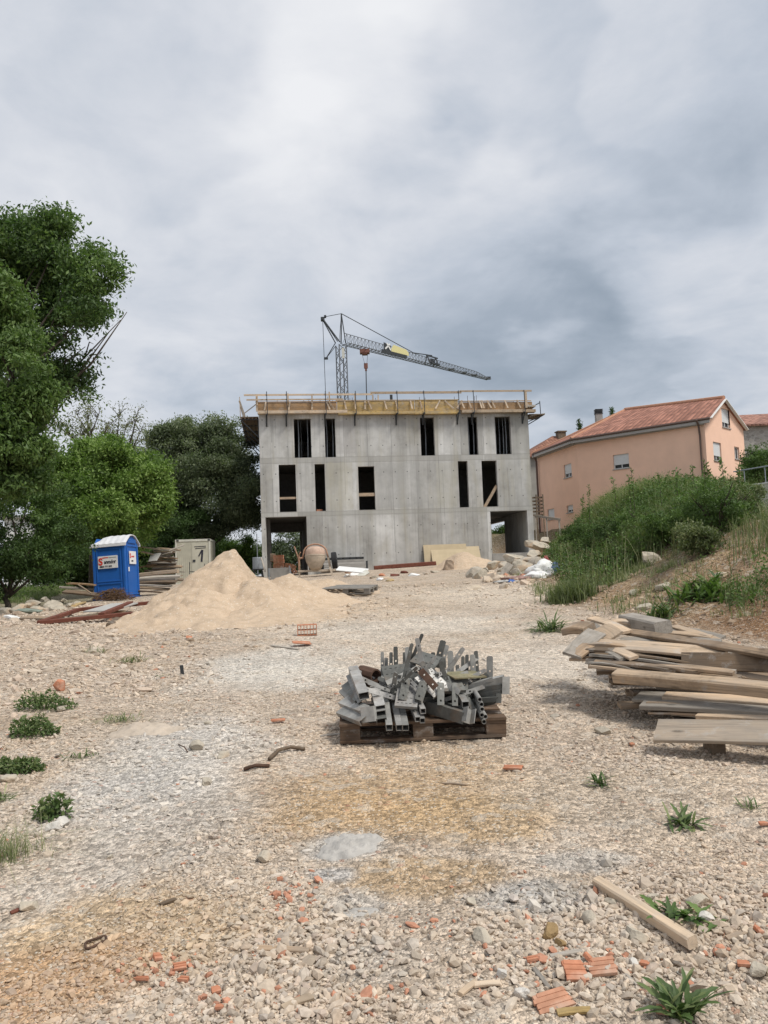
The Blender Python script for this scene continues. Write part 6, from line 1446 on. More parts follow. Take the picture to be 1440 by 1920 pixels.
for i in range(20):
    a = math.pi*(i+.5)/20; x0 = random.uniform(-.22, .26); y0 = random.uniform(5.98, 6.3); L_ = random.uniform(.22, .40)
    c = Vector((pp.x+x0, y0, pz+.26+random.uniform(0, .08))); dv = Vector((math.cos(a), random.uniform(-.5, .3), .35+.6*math.sin(a)*random.random())).normalized()*L_
    steel('steel_strip', 'long thin steel strip leaning out of the tangle in the steel heap', f_ang(random.uniform(.022, .038), .018, .004, (.15, .5, .85)), c, c+dv, [M_galv, M_galvb, M_galvd][i % 3], up=(random.uniform(-.3, .3), -1, .3), cat='steel strip')
# parts buried in the heart of the heap
for i in range(26):
    x = random.uniform(-.42, .42); y = random.uniform(6.0, 6.5); z = pz+.17+random.uniform(0, .22)*(1-abs(x)*1.1); a = random.uniform(0, 3.14); L_ = random.uniform(.15, .32)
    c = Vector((pp.x+x, y, z)); dv = Vector((math.cos(a), math.sin(a)*.8, random.uniform(-.25, .25)))*L_
    steel('steel_offcut', 'dull steel part buried in the shadowed middle of the heap', f_ch(.05, .035) if i % 2 else f_sq(.04, .04), c-dv, c+dv, M_galvd, cat='steel part')

for i in range(22):
    x = random.uniform(-.40, .40); y = random.uniform(5.98, 6.35); z = pz+.24+random.uniform(.04, .24)*(1-abs(x)*1.3); a = random.uniform(0, 3.14); L_ = random.uniform(.10, .2)
    c = Vector((pp.x+x, y, z)); dv = Vector((math.cos(a), math.sin(a)*.5, random.uniform(-.9, .9))).normalized()*L_
    steel('steel_offcut', 'thin dull strip jammed crosswise among the parts of the steel heap', f_ang(random.uniform(.025, .045), .02, .004, (.2, .6)), c-dv, c+dv, M_galvd if i % 3 else M_galv, up=(random.uniform(-.4, .4), -1, .2), cat='steel part')
# ------------------------------------------------------------------ portable toilet
M_blue = mat_plain('blue_plastic', (.015, .115, .42), .42, var=.12, scale=2, bump=.05, spec=.45)
M_roofw = mat_plain('white_plastic_roof', (.66, .66, .68), .5, var=.12, scale=4)
M_red = mat_plain('sign_red', (.62, .045, .03), .5, var=.05); M_ink = mat_plain('sign_black', (.03, .03, .045), .5, var=.05); M_sgn = mat_plain('sign_white', (.75, .75, .74), .5, var=.06)
tp = at(238.5, 1121, 29.5); tz = Hf(tp.x, 29.5)
WX, DX, HX = 1.26, 1.18, 2.02
TT = thing('portable_toilet', 'blue plastic portable toilet with a white ribbed roof, leaning slightly', 'portable toilet', (tp.x, 29.5, tp.z-.02), 0, rot=(R_(-1), R_(-2.6), R_(-6)))
m = MB(); m.bx(-WX, 0, 0, DX, 0.10, HX)
# gable ends under the roof
for x0, x1 in ((-WX, -WX+.03), (-.03, 0)): 
    m.add([(x0, 0, HX), (x1, 0, HX), (x1, DX, HX), (x0, DX, HX), (x0, DX*.68, HX+.30), (x1, DX*.68, HX+.30), (x0, DX*.32, HX+.30), (x1, DX*.32, HX+.30)], [(0, 6, 4, 3), (1, 2, 5, 7), (0, 1, 7, 6), (2, 3, 4, 5), (6, 7, 5, 4)])
m.build('cabin', M_blue, TT, bevel=.015)
# moulded frames on the wide wall and on the side wall
def rim(name, x0, x1, z0, z1, side=False, w_=.05, d_=.025, parent=TT):
    m = MB()
    for (a, b, c, d) in ((x0, x1, z0, z0+w_), (x0, x1, z1-w_, z1), (x0, x0+w_, z0+w_, z1-w_), (x1-w_, x1, z0+w_, z1-w_)):
        if side: m.bx(0, d_, a, b, c, d)
        else: m.bx(a, b, -d_, 0, c, d)
    return m.build(name, M_blue, parent, bevel=.006)
rim('wall_panel', -WX+.14, -.16, .66, HX-.12); rim('wall_panel', -WX+.14, -.16, .16, .62)
rim('door', .12, DX-.12, .14, HX-.04, True); m = MB(); m.bx(.0, .03, .25, DX-.25, HX+.05, HX+.20); m.build('vent', M_blue, TT)
m = MB(); m.bx(-WX+.01, -WX+.10, -.03, .0, .12, HX-.02); m.build('corner_post', M_blue, TT, bevel=.008); MB().bx(-.10, -.01, -.03, .0, .12, HX-.02).build('corner_post', M_blue, TT, bevel=.008)
m = MB(); m.bx(.026, .045, .16, .24, 1.0, 1.16); m.build('latch', M_sgn, TT)
m = MB(); m.bx(-WX-.04, .04, -.04, DX+.04, .0, .095); m.build('skid', M_blue, TT, bevel=.01)
# roof: barn-shaped shell with ribs, front hip at the left end
prof = [(-.07, HX-.06), (-.06, HX+.04), (DX*.30, HX+.33), (DX*.5, HX+.37), (DX*.70, HX+.33), (DX+.06, HX+.04), (DX+.07, HX-.06)]
m = MB(); xs_ = np.linspace(-WX-.08, .07, 13); vs_ = []; n = len(prof)
for i, x in enumerate(xs_):
    rib = .018 if i % 2 else 0.; k = min(1., (x+WX+.08)/.42) if x < -WX+.34 else 1.
    for (y, z) in prof: vs_.append((x, y, min(z, HX+.04+(z-HX-.04)*(.15+.85*k) if z > HX+.04 else z)+rib*(z > HX)))
fs_ = [(i*n+k, (i+1)*n+k, (i+1)*n+k+1, i*n+k+1) for i in range(12) for k in range(n-1)]
fs_ += [tuple(range(n)), tuple(12*n+k for k in range(n-1, -1, -1))]
m.add(vs_, [f for f in fs_[:-2]]+[fs_[-2]]); rf = m.build('roof', M_roofw, TT); sm_ = rf.modifiers.new('s', 'SOLIDIFY'); sm_.thickness = .03
# signs with their lettering
sg = MB().bx(-WX+.22, -WX+.98, -.045, -.027, 1.16, 1.62).build('sign', M_sgn, TT, bevel=.003)
Rx = Matrix.Rotation(R_(90), 4, 'X')
def put(s, size, mat, x, z, y=-.047, bold=0., cond=1., par=sg): return text_mesh(s, size, mat, par, Matrix.Translation((x, y, z))@Rx, bold=bold, cond=cond)
put('S', .36, M_red, -WX+.24, 1.30, bold=.012, cond=1.0); put('anmder', .19, M_ink, -WX+.46, 1.34, bold=.006, cond=.78); put('0800 777 892', .09, M_ink, -WX+.28, 1.20, cond=.95, bold=.003)
MB().bx(-WX+.40, -WX+.62, -.050, -.046, 1.54, 1.575).build('stripe', M_red, sg); MB().bx(-WX+.64, -WX+.94, -.050, -.046, 1.54, 1.57).build('stripe', mat_plain('sign_grey', (.35, .36, .33), .6), sg)
s2 = MB().bx(.027, .045, .28, .86, 1.28, 1.76).build('sign', M_sgn, TT)
Ry = Matrix.Rotation(R_(90), 4, 'Z')@Rx
text_mesh('S', .24, M_red, s2, Matrix.Translation((.047, .30, 1.50))@Ry, bold=.008); text_mesh('anmder', .12, M_red, s2, Matrix.Translation((.047, .44, 1.53))@Ry, cond=.7); text_mesh('0800', .09, M_ink, s2, Matrix.Translation((.047, .42, 1.36))@Ry)

# ------------------------------------------------------------------ white container
cp_ = at(395, 1080, 44); cz = Hf(cp_.x, 44)
CT = thing('site_container', 'off-white site container with a black number 1 on its door, behind the sand pile', 'container', (cp_.x, 44, cz-.15), R_(6))
ch = at(395, 1010, 44).z-cz+.15; cw = 1.86
M_cream = mat_plain('cream_painted_steel', (.52, .50, .41), .6, var=.18, scale=2.2)
m = MB(); m.bx(-cw, 0, .0, 2.6, .12, ch-.12)
for k in range(8): m.bx(-cw+.10+k*.105, -cw+.14+k*.105, -.02, 0, .2, ch-.2)
m.build('body', M_cream, CT)
m = MB(); m.bx(-cw-.02, .02, -.03, .08, ch-.118, ch); m.bx(-cw-.02, .02, -.03, .08, 0, .118); m.bx(-.08, .02, -.03, .08, .12, ch-.12); m.bx(-cw-.02, -cw+.06, -.03, .08, .12, ch-.12); m.bx(-cw, .02, .08, 2.6, ch-.117, ch-.01); m.build('frame', M_dirtw, CT)
dr = MB().bx(-.98, -.12, -.035, -.002, .22, ch-.2).build('door', M_cream, CT)
MB().bx(-.94, -.80, -.06, -.036, ch*.50, ch*.50+.13).build('lock_box', M_steel, dr)
m = MB(); m.bar((-.47, -.042, ch*.50), (-.41, -.042, ch*.76), .10, .012, up=(0, 1, 0)); m.bar((-.44, -.044, ch*.76), (-.62, -.044, ch*.62), .07, .012, up=(0, 1, 0)); m.build('number_one', M_ink, dr)
m = MB()
for k in range(2): m.bar((-.85+.05*k, -.040, ch-.42-.10*k), (-.22, -.040, ch-.40-.09*k), .012, .035)
m.build('notice_lines', M_ink, dr)
for x in (-cw+.05, -.12): MB().bx(x, x+.13, -.05, .02, ch-.10, ch-.02).build('corner_casting', M_steel, CT)
wb = at(356, 1060, 42.5)
WB = thing('hand_cart', 'thin-framed hand cart with small black wheels in front of the container', 'cart', (wb.x, 42.5, Hf(wb.x, 42.5))); m = MB()
m.tube((-.05, 0, .1), (.0, 0, 1.15), .02); m.tube((0, 0, .65), (.75, 0, .6), .018); m.tube((.72, 0, .25), (.78, 0, 1.05), .018); m.tube((-.1, 0, .2), (.8, 0, .2), .03); m.build('frame', M_steel, WB)
for x in (.2, .55): MB().tube((x, -.05, .18), (x, .05, .18), .18, n=16).build('wheel', M_black, WB)

# ------------------------------------------------------------------ timber stacks on the left
GL_ = 'old timber stacked behind and beside the toilet'
def lstack(rows, tagtxt):
    for (lb, x0, y0, x1, y1, d, w_, t_, mt) in rows:
        a = at(x0, y0, d); b = at(x1, y1, d+random.uniform(-.3, .3)); plank(lb, a, b, w_, t_, random.uniform(-.05, .3), mt, group=GL_, bow=.01)
rows = []
names = ['warped grey board', 'splintered brown board', 'short dark plank', 'pale weathered board', 'crooked thin plank', 'old form board', 'stained short board']
lv = 0
for y in np.arange(1085, 1028, -3.3):
    k = (1085-y)/57; x0 = 270+22*k+random.uniform(-6, 10); x1 = 342-7*k+random.uniform(-12, 6)
    if y < 1055: x0 = 285+random.uniform(-8, 14); x1 = 332+random.uniform(-14, 6)
    rows.append(('%s in the high stack left of the container, row %d from below' % (names[lv % 7], lv+1), x0, y+random.uniform(-2, 2), x1, y+random.uniform(-3, 3), 36+random.uniform(-.4, .4), random.uniform(.14, .3), random.uniform(.035, .08), [M_oldw, M_plankg, M_plank, M_oldw, M_plankg][lv % 5])); lv += 1
lstack(rows, '')
for i in range(12):
    a = at(random.uniform(285, 325), random.uniform(1030, 1060), 35.6); b = a+Vector((random.uniform(.4, .9)*random.choice((-1, 1)), random.uniform(-.3, .3), random.uniform(-.25, .25)))
    plank('loose piece tossed on the high timber stack, %s of those jutting out' % ordn[i], a, b, .14, .03, random.uniform(-.5, .5), [M_plankg, M_plank, M_oldw][i % 3], group=GL_)
plank('small pale square board on the left shoulder of the high timber stack', at(281, 1046, 35.4), at(298, 1044, 35.3), .5, .03, .75, M_boardg, group=GL_, name='board', cat='board')
lstack([('long pale plank on top of the low stack right of the toilet', 256, 1079, 334, 1071, 31.5, .25, .14, M_pale), ('pale rounded beam second from the top of the low stack', 256, 1088, 331, 1085, 31.3, .2, .10, M_plankg),
        ('dark beam in the middle of the low stack right of the toilet', 256, 1093, 330, 1091, 31.2, .2, .08, M_oldw), ('thin white-edged plank of the low stack', 256, 1097, 322, 1099, 31.0, .2, .05, M_plankg),
        ('long plank at the foot of the low stack', 258, 1102, 318, 1105, 30.8, .2, .06, M_plank), ('lowest brown board of the low stack', 260, 1108, 312, 1112, 30.6, .2, .06, M_oldw),
        ('grey board behind the low stack', 262, 1084, 338, 1080, 31.8, .25, .06, M_plankg),
        ('pale flat plank left of the toilet, uppermost', 128, 1094, 180, 1097, 29.9, .3, .06, M_ply_o), ('grey flat plank left of the toilet, second', 112, 1101, 180, 1106, 29.7, .35, .08, M_plankg),
        ('dark plank low on the ground left of the toilet', 120, 1109, 186, 1116, 29.4, .3, .07, M_oldw), ('thin lath leaning over the planks left of the toilet', 146, 1096, 172, 1113, 28.9, .06, .03, M_plank)], '')
# brushwood / wire tangle in front of the toilet
bwp = at(212, 1121, 28.3); bz = Hf(bwp.x, 28.3); bw = thing('brushwood_heap', 'tangled heap of thin brown twigs in front of the blue toilet', 'twig heap', (bwp.x, 28.3, bz)); m = MB()
for i in range(330):
    a = random.uniform(0, 6.28); r = random.uniform(.05, .85); x = r*math.cos(a)*.85; y = r*math.sin(a)*.45; zz = .38*(1-r*r)*random.random()+.02; L_ = random.uniform(.2, .55); b = random.uniform(0, 6.28)
    d = Vector((math.cos(b), math.sin(b)*.6, random.uniform(-.3, .35)))*L_; c = Vector((x, y, zz)); m.chain([c-d/2, c+Vector((0, 0, random.uniform(.02, .08))), c+d/2], [.008, .010, .005], 4)
m.build('twigs', M_bark if False else mat_plain('brown_twigs', (.16, .10, .06), .9, var=.4, scale=10), bw)
# red-brown door frame with a grey sheet lying on the ground
fr = G(175, 1168); FRM = thing('door_frame', 'red-brown painted frame lying flat on the ground left of the sand pile', 'frame', (fr.x, fr.y, Hf(fr.x, fr.y)+.05), rot=(R_(4), R_(-3), R_(12)))
for nm_, a, b in (('rail', (-.95, 0, .05), (.9, 0, .05)), ('rail', (-.55, 1.9, .05), (1.2, 1.9, .05)), ('stile', (-.95, 0, .05), (-.55, 1.9, .05)), ('stile', (.9, 0, .05), (1.2, 1.9, .05)), ('cross_bar', (.15, 0, .09), (.5, 1.9, .09))):
    m = MB(); m.bar(a, b, .12, .07); m.build(nm_, M_brown, FRM, bevel=.006)
sh = G(186, 1158); o = MB().box((0, 0, 0), (.62, 1.2, .025)).build('sheet_board', M_boardg, bevel=.003); o.location = (sh.x+.05, sh.y+.6, Hf(sh.x, sh.y+.6)+.14); o.rotation_euler = (R_(5), 0, R_(-8)); tag(o, 'flat grey sheet lying inside the red-brown frame on the ground', 'board')
plank('dark plank under the near side of the red-brown frame', G(97, 1170, .05), G(232, 1152, .06), .16, .05, 0, M_oldw, group='loose boards left of the sand pile')
plank('pale short board on the ground left of the red-brown frame', G(42, 1163, .04), G(98, 1164, .04), .16, .05, .2, M_plank, group='loose boards left of the sand pile')
plank('old beam end between the frame and the sand pile', G(205, 1178, .04), G(232, 1160, .06), .12, .08, .2, M_oldw, group='loose boards left of the sand pile')
# debris heap of stones on the left
for i, (px, py, s) in enumerate([(62, 1135, .30), (84, 1128, .26), (105, 1132, .24), (48, 1142, .22), (120, 1128, .18), (95, 1140, .26), (72, 1145, .2), (110, 1144, .2), (130, 1140, .16), (30, 1150, .28), (5, 1152, .25), (142, 1133, .15), (58, 1126, .2)]):
    rock('pale stone in the rubble beside the grass on the left, number %s from the left in its row' % ordn[[11, 5, 8, 3, 10, 6, 4, 9, 12-0, 2, 0, 13, 7][i]] if False else ['largest pale stone of the rubble heap at the left grass edge', 'rounded stone on top of the left rubble heap', 'pinkish stone right in the left rubble heap', 'low stone at the near left of the rubble heap', 'small stone at the upper right of the left rubble heap', 'flat stone in the middle of the left rubble heap', 'small near stone of the left rubble heap', 'near right stone of the left rubble heap', 'small rightmost stone of the left rubble heap', 'flat reddish stone left of the rubble heap', 'stone cut by the left photo edge level with the rubble heap', 'tiny stone beside the planks left of the toilet', 'rearmost stone of the left rubble heap'][i],
         G(px, py), s*1.2, s, s*.6, 300+i, M_rock, 'stones of the left rubble heap')
rock('small white plastic scrap beside the left rubble heap', G(25, 1160), .2, .14, .06, 340, M_white, name='plastic_scrap', cat='litter')
rock('green-grey crumpled sheet near the left rubble heap', G(54, 1150), .34, .16, .10, 341, mat_plain('green_grey_sheet', (.22, .26, .22), .8), name='crumpled_sheet', cat='litter')
plank('yellowish scrap of wood in the grass right of the rubble heap', G(138, 1140, .05), G(158, 1132, .05), .12, .05, 0, M_ply_y, name='scrap', cat='scrap wood')
# white house wall glimpsed through the trees at the far left
wh = at(185, 1030, 62)
q = thing('white_building', 'white building glimpsed through gaps in the left trees', 'building', (wh.x-1.0, 62, 0), R_(8)); wzz = Hf(wh.x, 62)
m = MB(); wall_holes(m, -6, 2.2, wzz-.3, wh.z+2.6, [(-4, -3, wzz+1, wzz+2.3), (-1, 0, wzz+1, wzz+2.3)], .3); m.bx(-6, 2.2, 5, 5.3, wzz-.3, wh.z+2.6); m.bx(-6, -5.7, .3, 5, wzz-.3, wh.z+2.6); m.bx(1.9, 2.2, .3, 5, wzz-.3, wh.z+2.6); m.build('wall', M_white, q)
m = MB(); m.bx(-6.3, 2.5, -.4, 5.6, wh.z+2.6, wh.z+2.8); m.build('roof', M_concp, q)
for x in (-4, -1): MB().bx(x, x+1, .2, .24, wzz+1, wzz+2.3).build('pane', M_glass, q)
random.seed(33)
# ------------------------------------------------------------------ things at the foot of the building
def bw(u, v, z=0.): p = Vector((BO.x, BO.y, 0))+Matrix.Rotation(YAW, 3, 'Z')@Vector((u, v, 0)); return Vector((p.x, p.y, Hf(p.x, p.y)+z))
# concrete mixer
mp = at(592, 1068, 38.5); mz = Hf(mp.x, 38.5)
MX = thing('concrete_mixer', 'dirty pale concrete mixer with an orange yoke and a black road wheel', 'concrete mixer', (mp.x, 38.5, mz-.05))
sc_ = 38.5/FPX
M_mixer = mat_plain('mortar_caked_drum', (.50, .42, .33), .85, var=.3, scale=5, bump=.4); M_mixt = mat_plain('faded_red_drum', (.50, .36, .28), .8, var=.3, scale=5)
def lathe(prof, n=28, M_=None):
    m = MB(); vs = []
    for (r, z) in prof:
        for k in range(n): a = 2*math.pi*k/n; vs.append((r*math.cos(a), r*math.sin(a), z))
    fs = [(i*n+k, i*n+(k+1) % n, (i+1)*n+(k+1) % n, (i+1)*n+k) for i in range(len(prof)-1) for k in range(n)]; return m.add(vs, fs, M_)
Td = Matrix.Translation((0, 0, .98))@Matrix.Rotation(R_(-6), 4, 'X')
dlow = lathe([(.0, -.60), (.22, -.60), (.30, -.50), (.46, -.18), (.50, .0), (.50, .04)], M_=Td).build('drum', M_mixer, MX, smooth=True)
lathe([(.505, .04), (.515, .05), (.515, .09), (.505, .10)], M_=Td).build('drum_ring', M_mixer, dlow)
lathe([(.50, .10), (.50, .22), (.46, .36), (.36, .46), (.24, .50), (.22, .52), (.20, .50), (.0, .47)], M_=Td).build('drum_top', M_mixt, dlow, smooth=True)
M_yoke = mat_plain('faded_orange_yoke', (.42, .25, .17), .7, var=.3, scale=6)
m = MB(); pts_ = [Vector((-.62, 0, .95))]+[Vector((-.56*math.cos(a), -.02, 1.2+.42*math.sin(a))) for a in np.linspace(0, math.pi, 11)]+[Vector((.62, 0, .95))]
m.chain(pts_, [.04]*len(pts_), 8); m.build('yoke', M_yoke, MX, smooth=True)
m = MB(); m.tube((-.78, .0, .15), (-.80, 0, 1.1), .05); m.tube((-.80, 0, .9), (-1.0, 0, 1.55), .03); m.tube((-.82, 0, .95), (-.62, 0, .98), .05); m.tube((-.80, 0, 1.1), (-.70, -.1, 1.25), .03); m.build('tilt_lever', M_yoke, MX)
m = MB(); m.bar((-.85, -.1, .34), (.95, -.1, .34), .10, .10); m.bar((-.78, -.1, .34), (-.78, -.1, 0), .07, .07, up=U); m.bar((.70, -.2, .5), (.86, -.3, -.05), .09, .07, up=U); m.bar((-.7, -.1, .36), (-.7, .9, .36), .08, .08); m.bar((.8, -.1, .36), (.8, .9, .36), .08, .08); m.bar((.62, 0, .96), (.72, 0, .36), .1, .08, up=U); m.build('chassis', M_mixer, MX)
wl_ = MB(); wl_.tube((.78, .15, .80), (1.02, .15, .82), .40, n=28); o = wl_.build('wheel', M_black, MX, bevel=.03)
MB().tube((.77, .15, .80), (1.04, .15, .82), .16, n=16).build('rim', M_steel, o)
MB().bx(-.35, .35, .25, .8, .40, .62).build('motor_box', M_steel, MX, bevel=.02)
# tub with brick packs beside the mixer
tb = at(533, 1060, 39.5); tz_ = Hf(tb.x, 39.5)
t = thing('metal_tub', 'grey metal mortar tub left of the concrete mixer', 'tub', (tb.x-.2, 39.5, tz_-.1)); m = MB()
m.add([(-.42, -.3, 0), (.42, -.3, 0), (.42, .3, 0), (-.42, .3, 0), (-.52, -.36, .62), (.52, -.36, .62), (.52, .36, .62), (-.52, .36, .62), (-.49, -.33, .62), (.49, -.33, .62), (.49, .33, .62), (-.49, .33, .62), (-.40, -.27, .05), (.40, -.27, .05), (.40, .27, .05), (-.40, .27, .05)],
      [(0, 3, 2, 1), (0, 1, 5, 4), (1, 2, 6, 5), (2, 3, 7, 6), (3, 0, 4, 7), (4, 5, 9, 8), (5, 6, 10, 9), (6, 7, 11, 10), (7, 4, 8, 11), (8, 9, 13, 12), (9, 10, 14, 13), (10, 11, 15, 14), (11, 8, 12, 15), (12, 13, 14, 15)]); m.build('tub_body', M_concp, t)
m = MB(); m.bar((.5, -.42, .7), (.62, -.42, .0), .05, .04, up=U); m.bar((-.5, -.42, .62), (-.5, -.42, 0), .05, .04, up=U); m.build('leg', M_propw, t)
def block(label, P, rz=0, tilt=0, mat=None, size=(.25, .19, .19), group=None, nx=5, nz=3, rx=0):
    """hollow clay block: cells run through it"""
    L_, D_, Hh = size; m = MB(); hs = []
    for i in range(nx):
        for k in range(nz): a = -L_/2+.012+(L_-.012)*i/nx; b = .012+(Hh-.012)*k/nz; hs.append((a, a+(L_-.012)/nx-.010, b, b+(Hh-.012)/nz-.010))
    wall_holes(m, -L_/2, L_/2, 0, Hh, hs, D_, None, -D_/2); o = m.build('hollow_brick', mat or M_brick); o.location = P; o.rotation_euler = (rx, tilt, rz); return tag(o, label, 'brick', group)
bl_ = [(-.32, .62, 0), (-.05, .62, 0), (-.30, .83, 0), (-.04, .83, 0), (.25, .62, .2), (.48, .55, .6), (-.31, 1.04, 0), (-.06, 1.04, 0), (.50, .35, .9)]
lbs = ['bottom left', 'bottom middle', 'second row left', 'second row middle', 'single one right of the stack', 'slanted one further right', 'top row left', 'top row middle', 'lowest tilted one at the right']
for (x, z, tl), lb in zip(bl_, lbs):
    block('orange hollow brick by the left opening, %s' % lb, (tb.x-.1+x*1.0, 39.6, tz_-.1+z+.02), R_(random.uniform(-5, 5)), tl, group='orange hollow bricks on the tub')
plank('dark box standing beside the brick stack in the left opening', at(507, 1046, 40.2), at(516, 1046, 40.2), .5, .42, 0, M_oldw, name='wooden_box', cat='box', bow=0)
# stacked formwork panels (dark and grey) against the wall
f0 = bw(4.15, -.55); 
FP = thing('formwork_panel_stack', 'low stack of grey and black steel formwork panels against the wall beside the mixer wheel', 'panel stack', f0, YAW)
for k in range(5):
    m = MB(); z0 = .12+k*.135; L_ = 1.95-.02*k
    m.bx(-1.0, L_-1.0+.35, -.30, .25, z0, z0+.115); o = m.build('panel', M_black if k == 4 else (M_concp if k % 2 else M_boardg), FP, bevel=.006)
    if k == 4:
        m = MB()
        for j in range(6): m.bx(-.92+.36*j, -.66+.36*j, -.306, -.302, z0+.02, z0+.095)
        m.build('panel_ribs', M_steel, o)
MB().bx(-1.1, 1.4, -.22, -.10, .0, .11).build('bearer', M_oldw, FP); MB().bx(1.32, 1.42, -.34, -.30, 0, .55).build('stake', M_steel, FP)
# red-brown beam and rubble along the wall foot
a = bw(5.9, -.9, .10); b = bw(9.3, -.6, .10); plank('long red-brown beam lying along the foot of the concrete wall', a, b, .3, .22, 0, M_brown, name='beam', cat='beam')
plank('white board propped on debris right of the formwork stack', at(633, 1066, 35.5), at(688, 1071, 35), .38, .05, .5, M_white, name='board', cat='board', bow=0)
plank('pale panel leaning at the end of the white board', at(672, 1082, 34.8), at(690, 1071, 34.9), .3, .04, .6, M_dirtw, name='board', cat='board', bow=0)
dl = ['white plaster lump', 'crumpled pale sack', 'reddish brick fragment', 'grey mortar lump', 'pale twisted board end', 'white plastic scrap', 'brown clod', 'small white stone', 'pale yellow foam piece', 'dark brick end', 'grey stone', 'cream stone', 'flat white scrap', 'rusty clod']
for i, (px, py) in enumerate([(650, 1078), (712, 1084), (655, 1070), (700, 1080), (725, 1082), (665, 1074), (740, 1076), (770, 1074), (730, 1086), (716, 1076), (800, 1073), (815, 1070), (775, 1076), (756, 1071)]):
    g_ = G(px, py+4); s = random.uniform(.10, .2)
    rock('%s in the debris along the foot of the wall' % dl[i], g_, s*1.6, s, s*.6, 400+i, [M_white, M_sgn, M_brickd, M_rockg, M_pale, M_white, M_brown, M_rock, M_ply_y, M_brick, M_rockg, M_rock, M_white, M_brown][i], name='debris_lump', cat='debris', group='debris along the foot of the building')
# small things left of the building: barrel with stand, thin pole
bp_ = at(484, 1062, 41); t = thing('water_barrel', 'small grey barrel on a stand at the left corner of the building', 'barrel', (bp_.x, 41, Hf(bp_.x, 41))); m = MB(); m.tube((0, 0, .55), (0, 0, 1.15), .28, n=20); m.build('barrel_body', M_propw, t, bevel=.02)
m = MB()
for x in (-.25, .25): m.bar((x, -.2, 0), (x*.7, -.1, .55), .05, .05, up=U); m.bar((x, .2, 0), (x*.7, .1, .55), .05, .05, up=U)
m.bx(-.3, .3, -.25, .25, .50, .55); m.build('stand', M_steel, t)
plank('thin grey plank leaning against the left corner of the building', at(490, 1045, 40.6), at(497, 1072, 40.2), .08, .04, 0, M_plankg)
tp_ = at(483.5, 1062, 43); m = MB(); m.tube((0, 0, 0), (-.02, 0, 2.4), .025, n=6); o = m.build('thin_pole', M_propw, None); o.location = (tp_.x, 43, Hf(tp_.x, 43)); tag(o, 'thin upright pole at the left corner of the building in front of the trees', 'pole')

# ------------------------------------------------------------------ boulders, rubble and rubbish at the foot of the bank
BR = [(888, 1076, .42, .30, 27), (902, 1083, .50, .42, 26), (910, 1072, .3, .25, 28), (925, 1058, .55, .22, 31), (945, 1062, .35, .3, 30), (952, 1078, .34, .34, 27), (962, 1048, .6, .35, 32), (975, 1066, .62, .5, 28), (990, 1052, .55, .3, 31), (985, 1085, .45, .35, 25.5), (965, 1092, .4, .3, 25), (1000, 1040, .5, .32, 33), (1008, 1060, .5, .4, 29), (1015, 1025, .6, .3, 35), (1022, 1010, .55, .3, 37), (998, 1022, .5, .28, 36), (935, 1084, .3, .25, 26.5), (995, 1100, .35, .25, 24), (948, 1100, .3, .2, 24.5), (1012, 1080, .35, .3, 26), (970, 1078, .35, .3, 26.3), (922, 1092, .22, .16, 25.5), (1030, 1090, .3, .2, 25), (940, 1070, .25, .3, 28.4), (1005, 1000, .5, .3, 39), (1022, 996, .45, .28, 40)]
bd = ['pale wedge stone, nearest the small sand pile', 'large grey angular boulder at the left tip of the rubble', 'small stone behind the grey boulder', 'long flat slab end lying by the passage upstand', 'tan stone beside the flat slab', 'upright grey slab chunk in the left of the rubble', 'broad stone behind the upright slab', 'biggest tan boulder in the middle of the rubble', 'pale stone with flat top at the back', 'grey boulder low in front of the big tan one', 'rounded stone at the front of the rubble', 'pale stone leaning on the earth slope', 'reddish stone at the grass edge', 'yellowish stone high on the slope', 'highest large stone on the slope', 'buried stone on the slope near the passage', 'small flat stone in front of the upright slab', 'stone half under the rubbish stick', 'low stone left of the rubbish', 'stone at the grass behind the rubbish', 'brown stone between two boulders', 'small outlying stone at the front left', 'tan stone beside the white rubbish bag', 'narrow stone behind the upright slab', 'far stone by the passage corner', 'farthest stone beside the handrail']
for i, (px, py, sx, sz, d) in enumerate(BR):
    P = at(px, py, d); zz = min(P.z, Hf(P.x, d)+.9); rock(bd[i]+' of the rubble heap' if len(bd[i].split()) < 13 else bd[i], (P.x, d, zz-sz*.35), sx*.95, sx*.6, sz*.85, 500+i, M_rock if i % 4 else M_rockg, 'boulders in the rubble heap at the foot of the bank', sink=.3)
n = 520; X = rng.normal(4.6, .75, n); Y = rng.normal(26.5, 2.6, n); X = X+.12*(Y-26.5)
stones('rubble_stones', X, Y, np.exp(rng.normal(0, .45, n))*.075, M_stone, 'smaller broken stones filling the rubble heap at the foot of the bank', None, red=.04, sink=.2, pal=PAL*np.array([1., .92, .8]))
n = 260; Y = rng.uniform(30, 41, n); X = np.interp(Y, TX[:, 0], TX[:, 1])+rng.uniform(-.5, 1.6, n)
stones('slope_stones', X, Y, np.exp(rng.normal(0, .45, n))*.11, M_stone, 'broken stones on the earth slope beside the concrete building', None, red=.02, sink=.2, pal=PAL*np.array([1., .92, .8]))
rock('earthy boulder leaning against the small sand pile by the wall', at(842, 1066, 35.8), .50, .4, .42, 560, mat_rock('earthy_rock', (.42, .33, .25)), sink=.45)
plank('short weathered board slanting among the boulders', at(936, 1090, 26.2), at(957, 1058, 26.6), .24, .08, .6, M_plankg, group='boards in the rubble')
plank('long thin stick pointing up-right over the rubbish', at(968, 1098, 24.3), at(1018, 1070, 24.6), .05, .05, 0, M_oldw, name='stick', cat='stick')
plank('dark board flat in front of the boulders', at(905, 1090, 25.3), at(932, 1083, 26), .14, .05, .1, M_oldw, group='boards in the rubble')
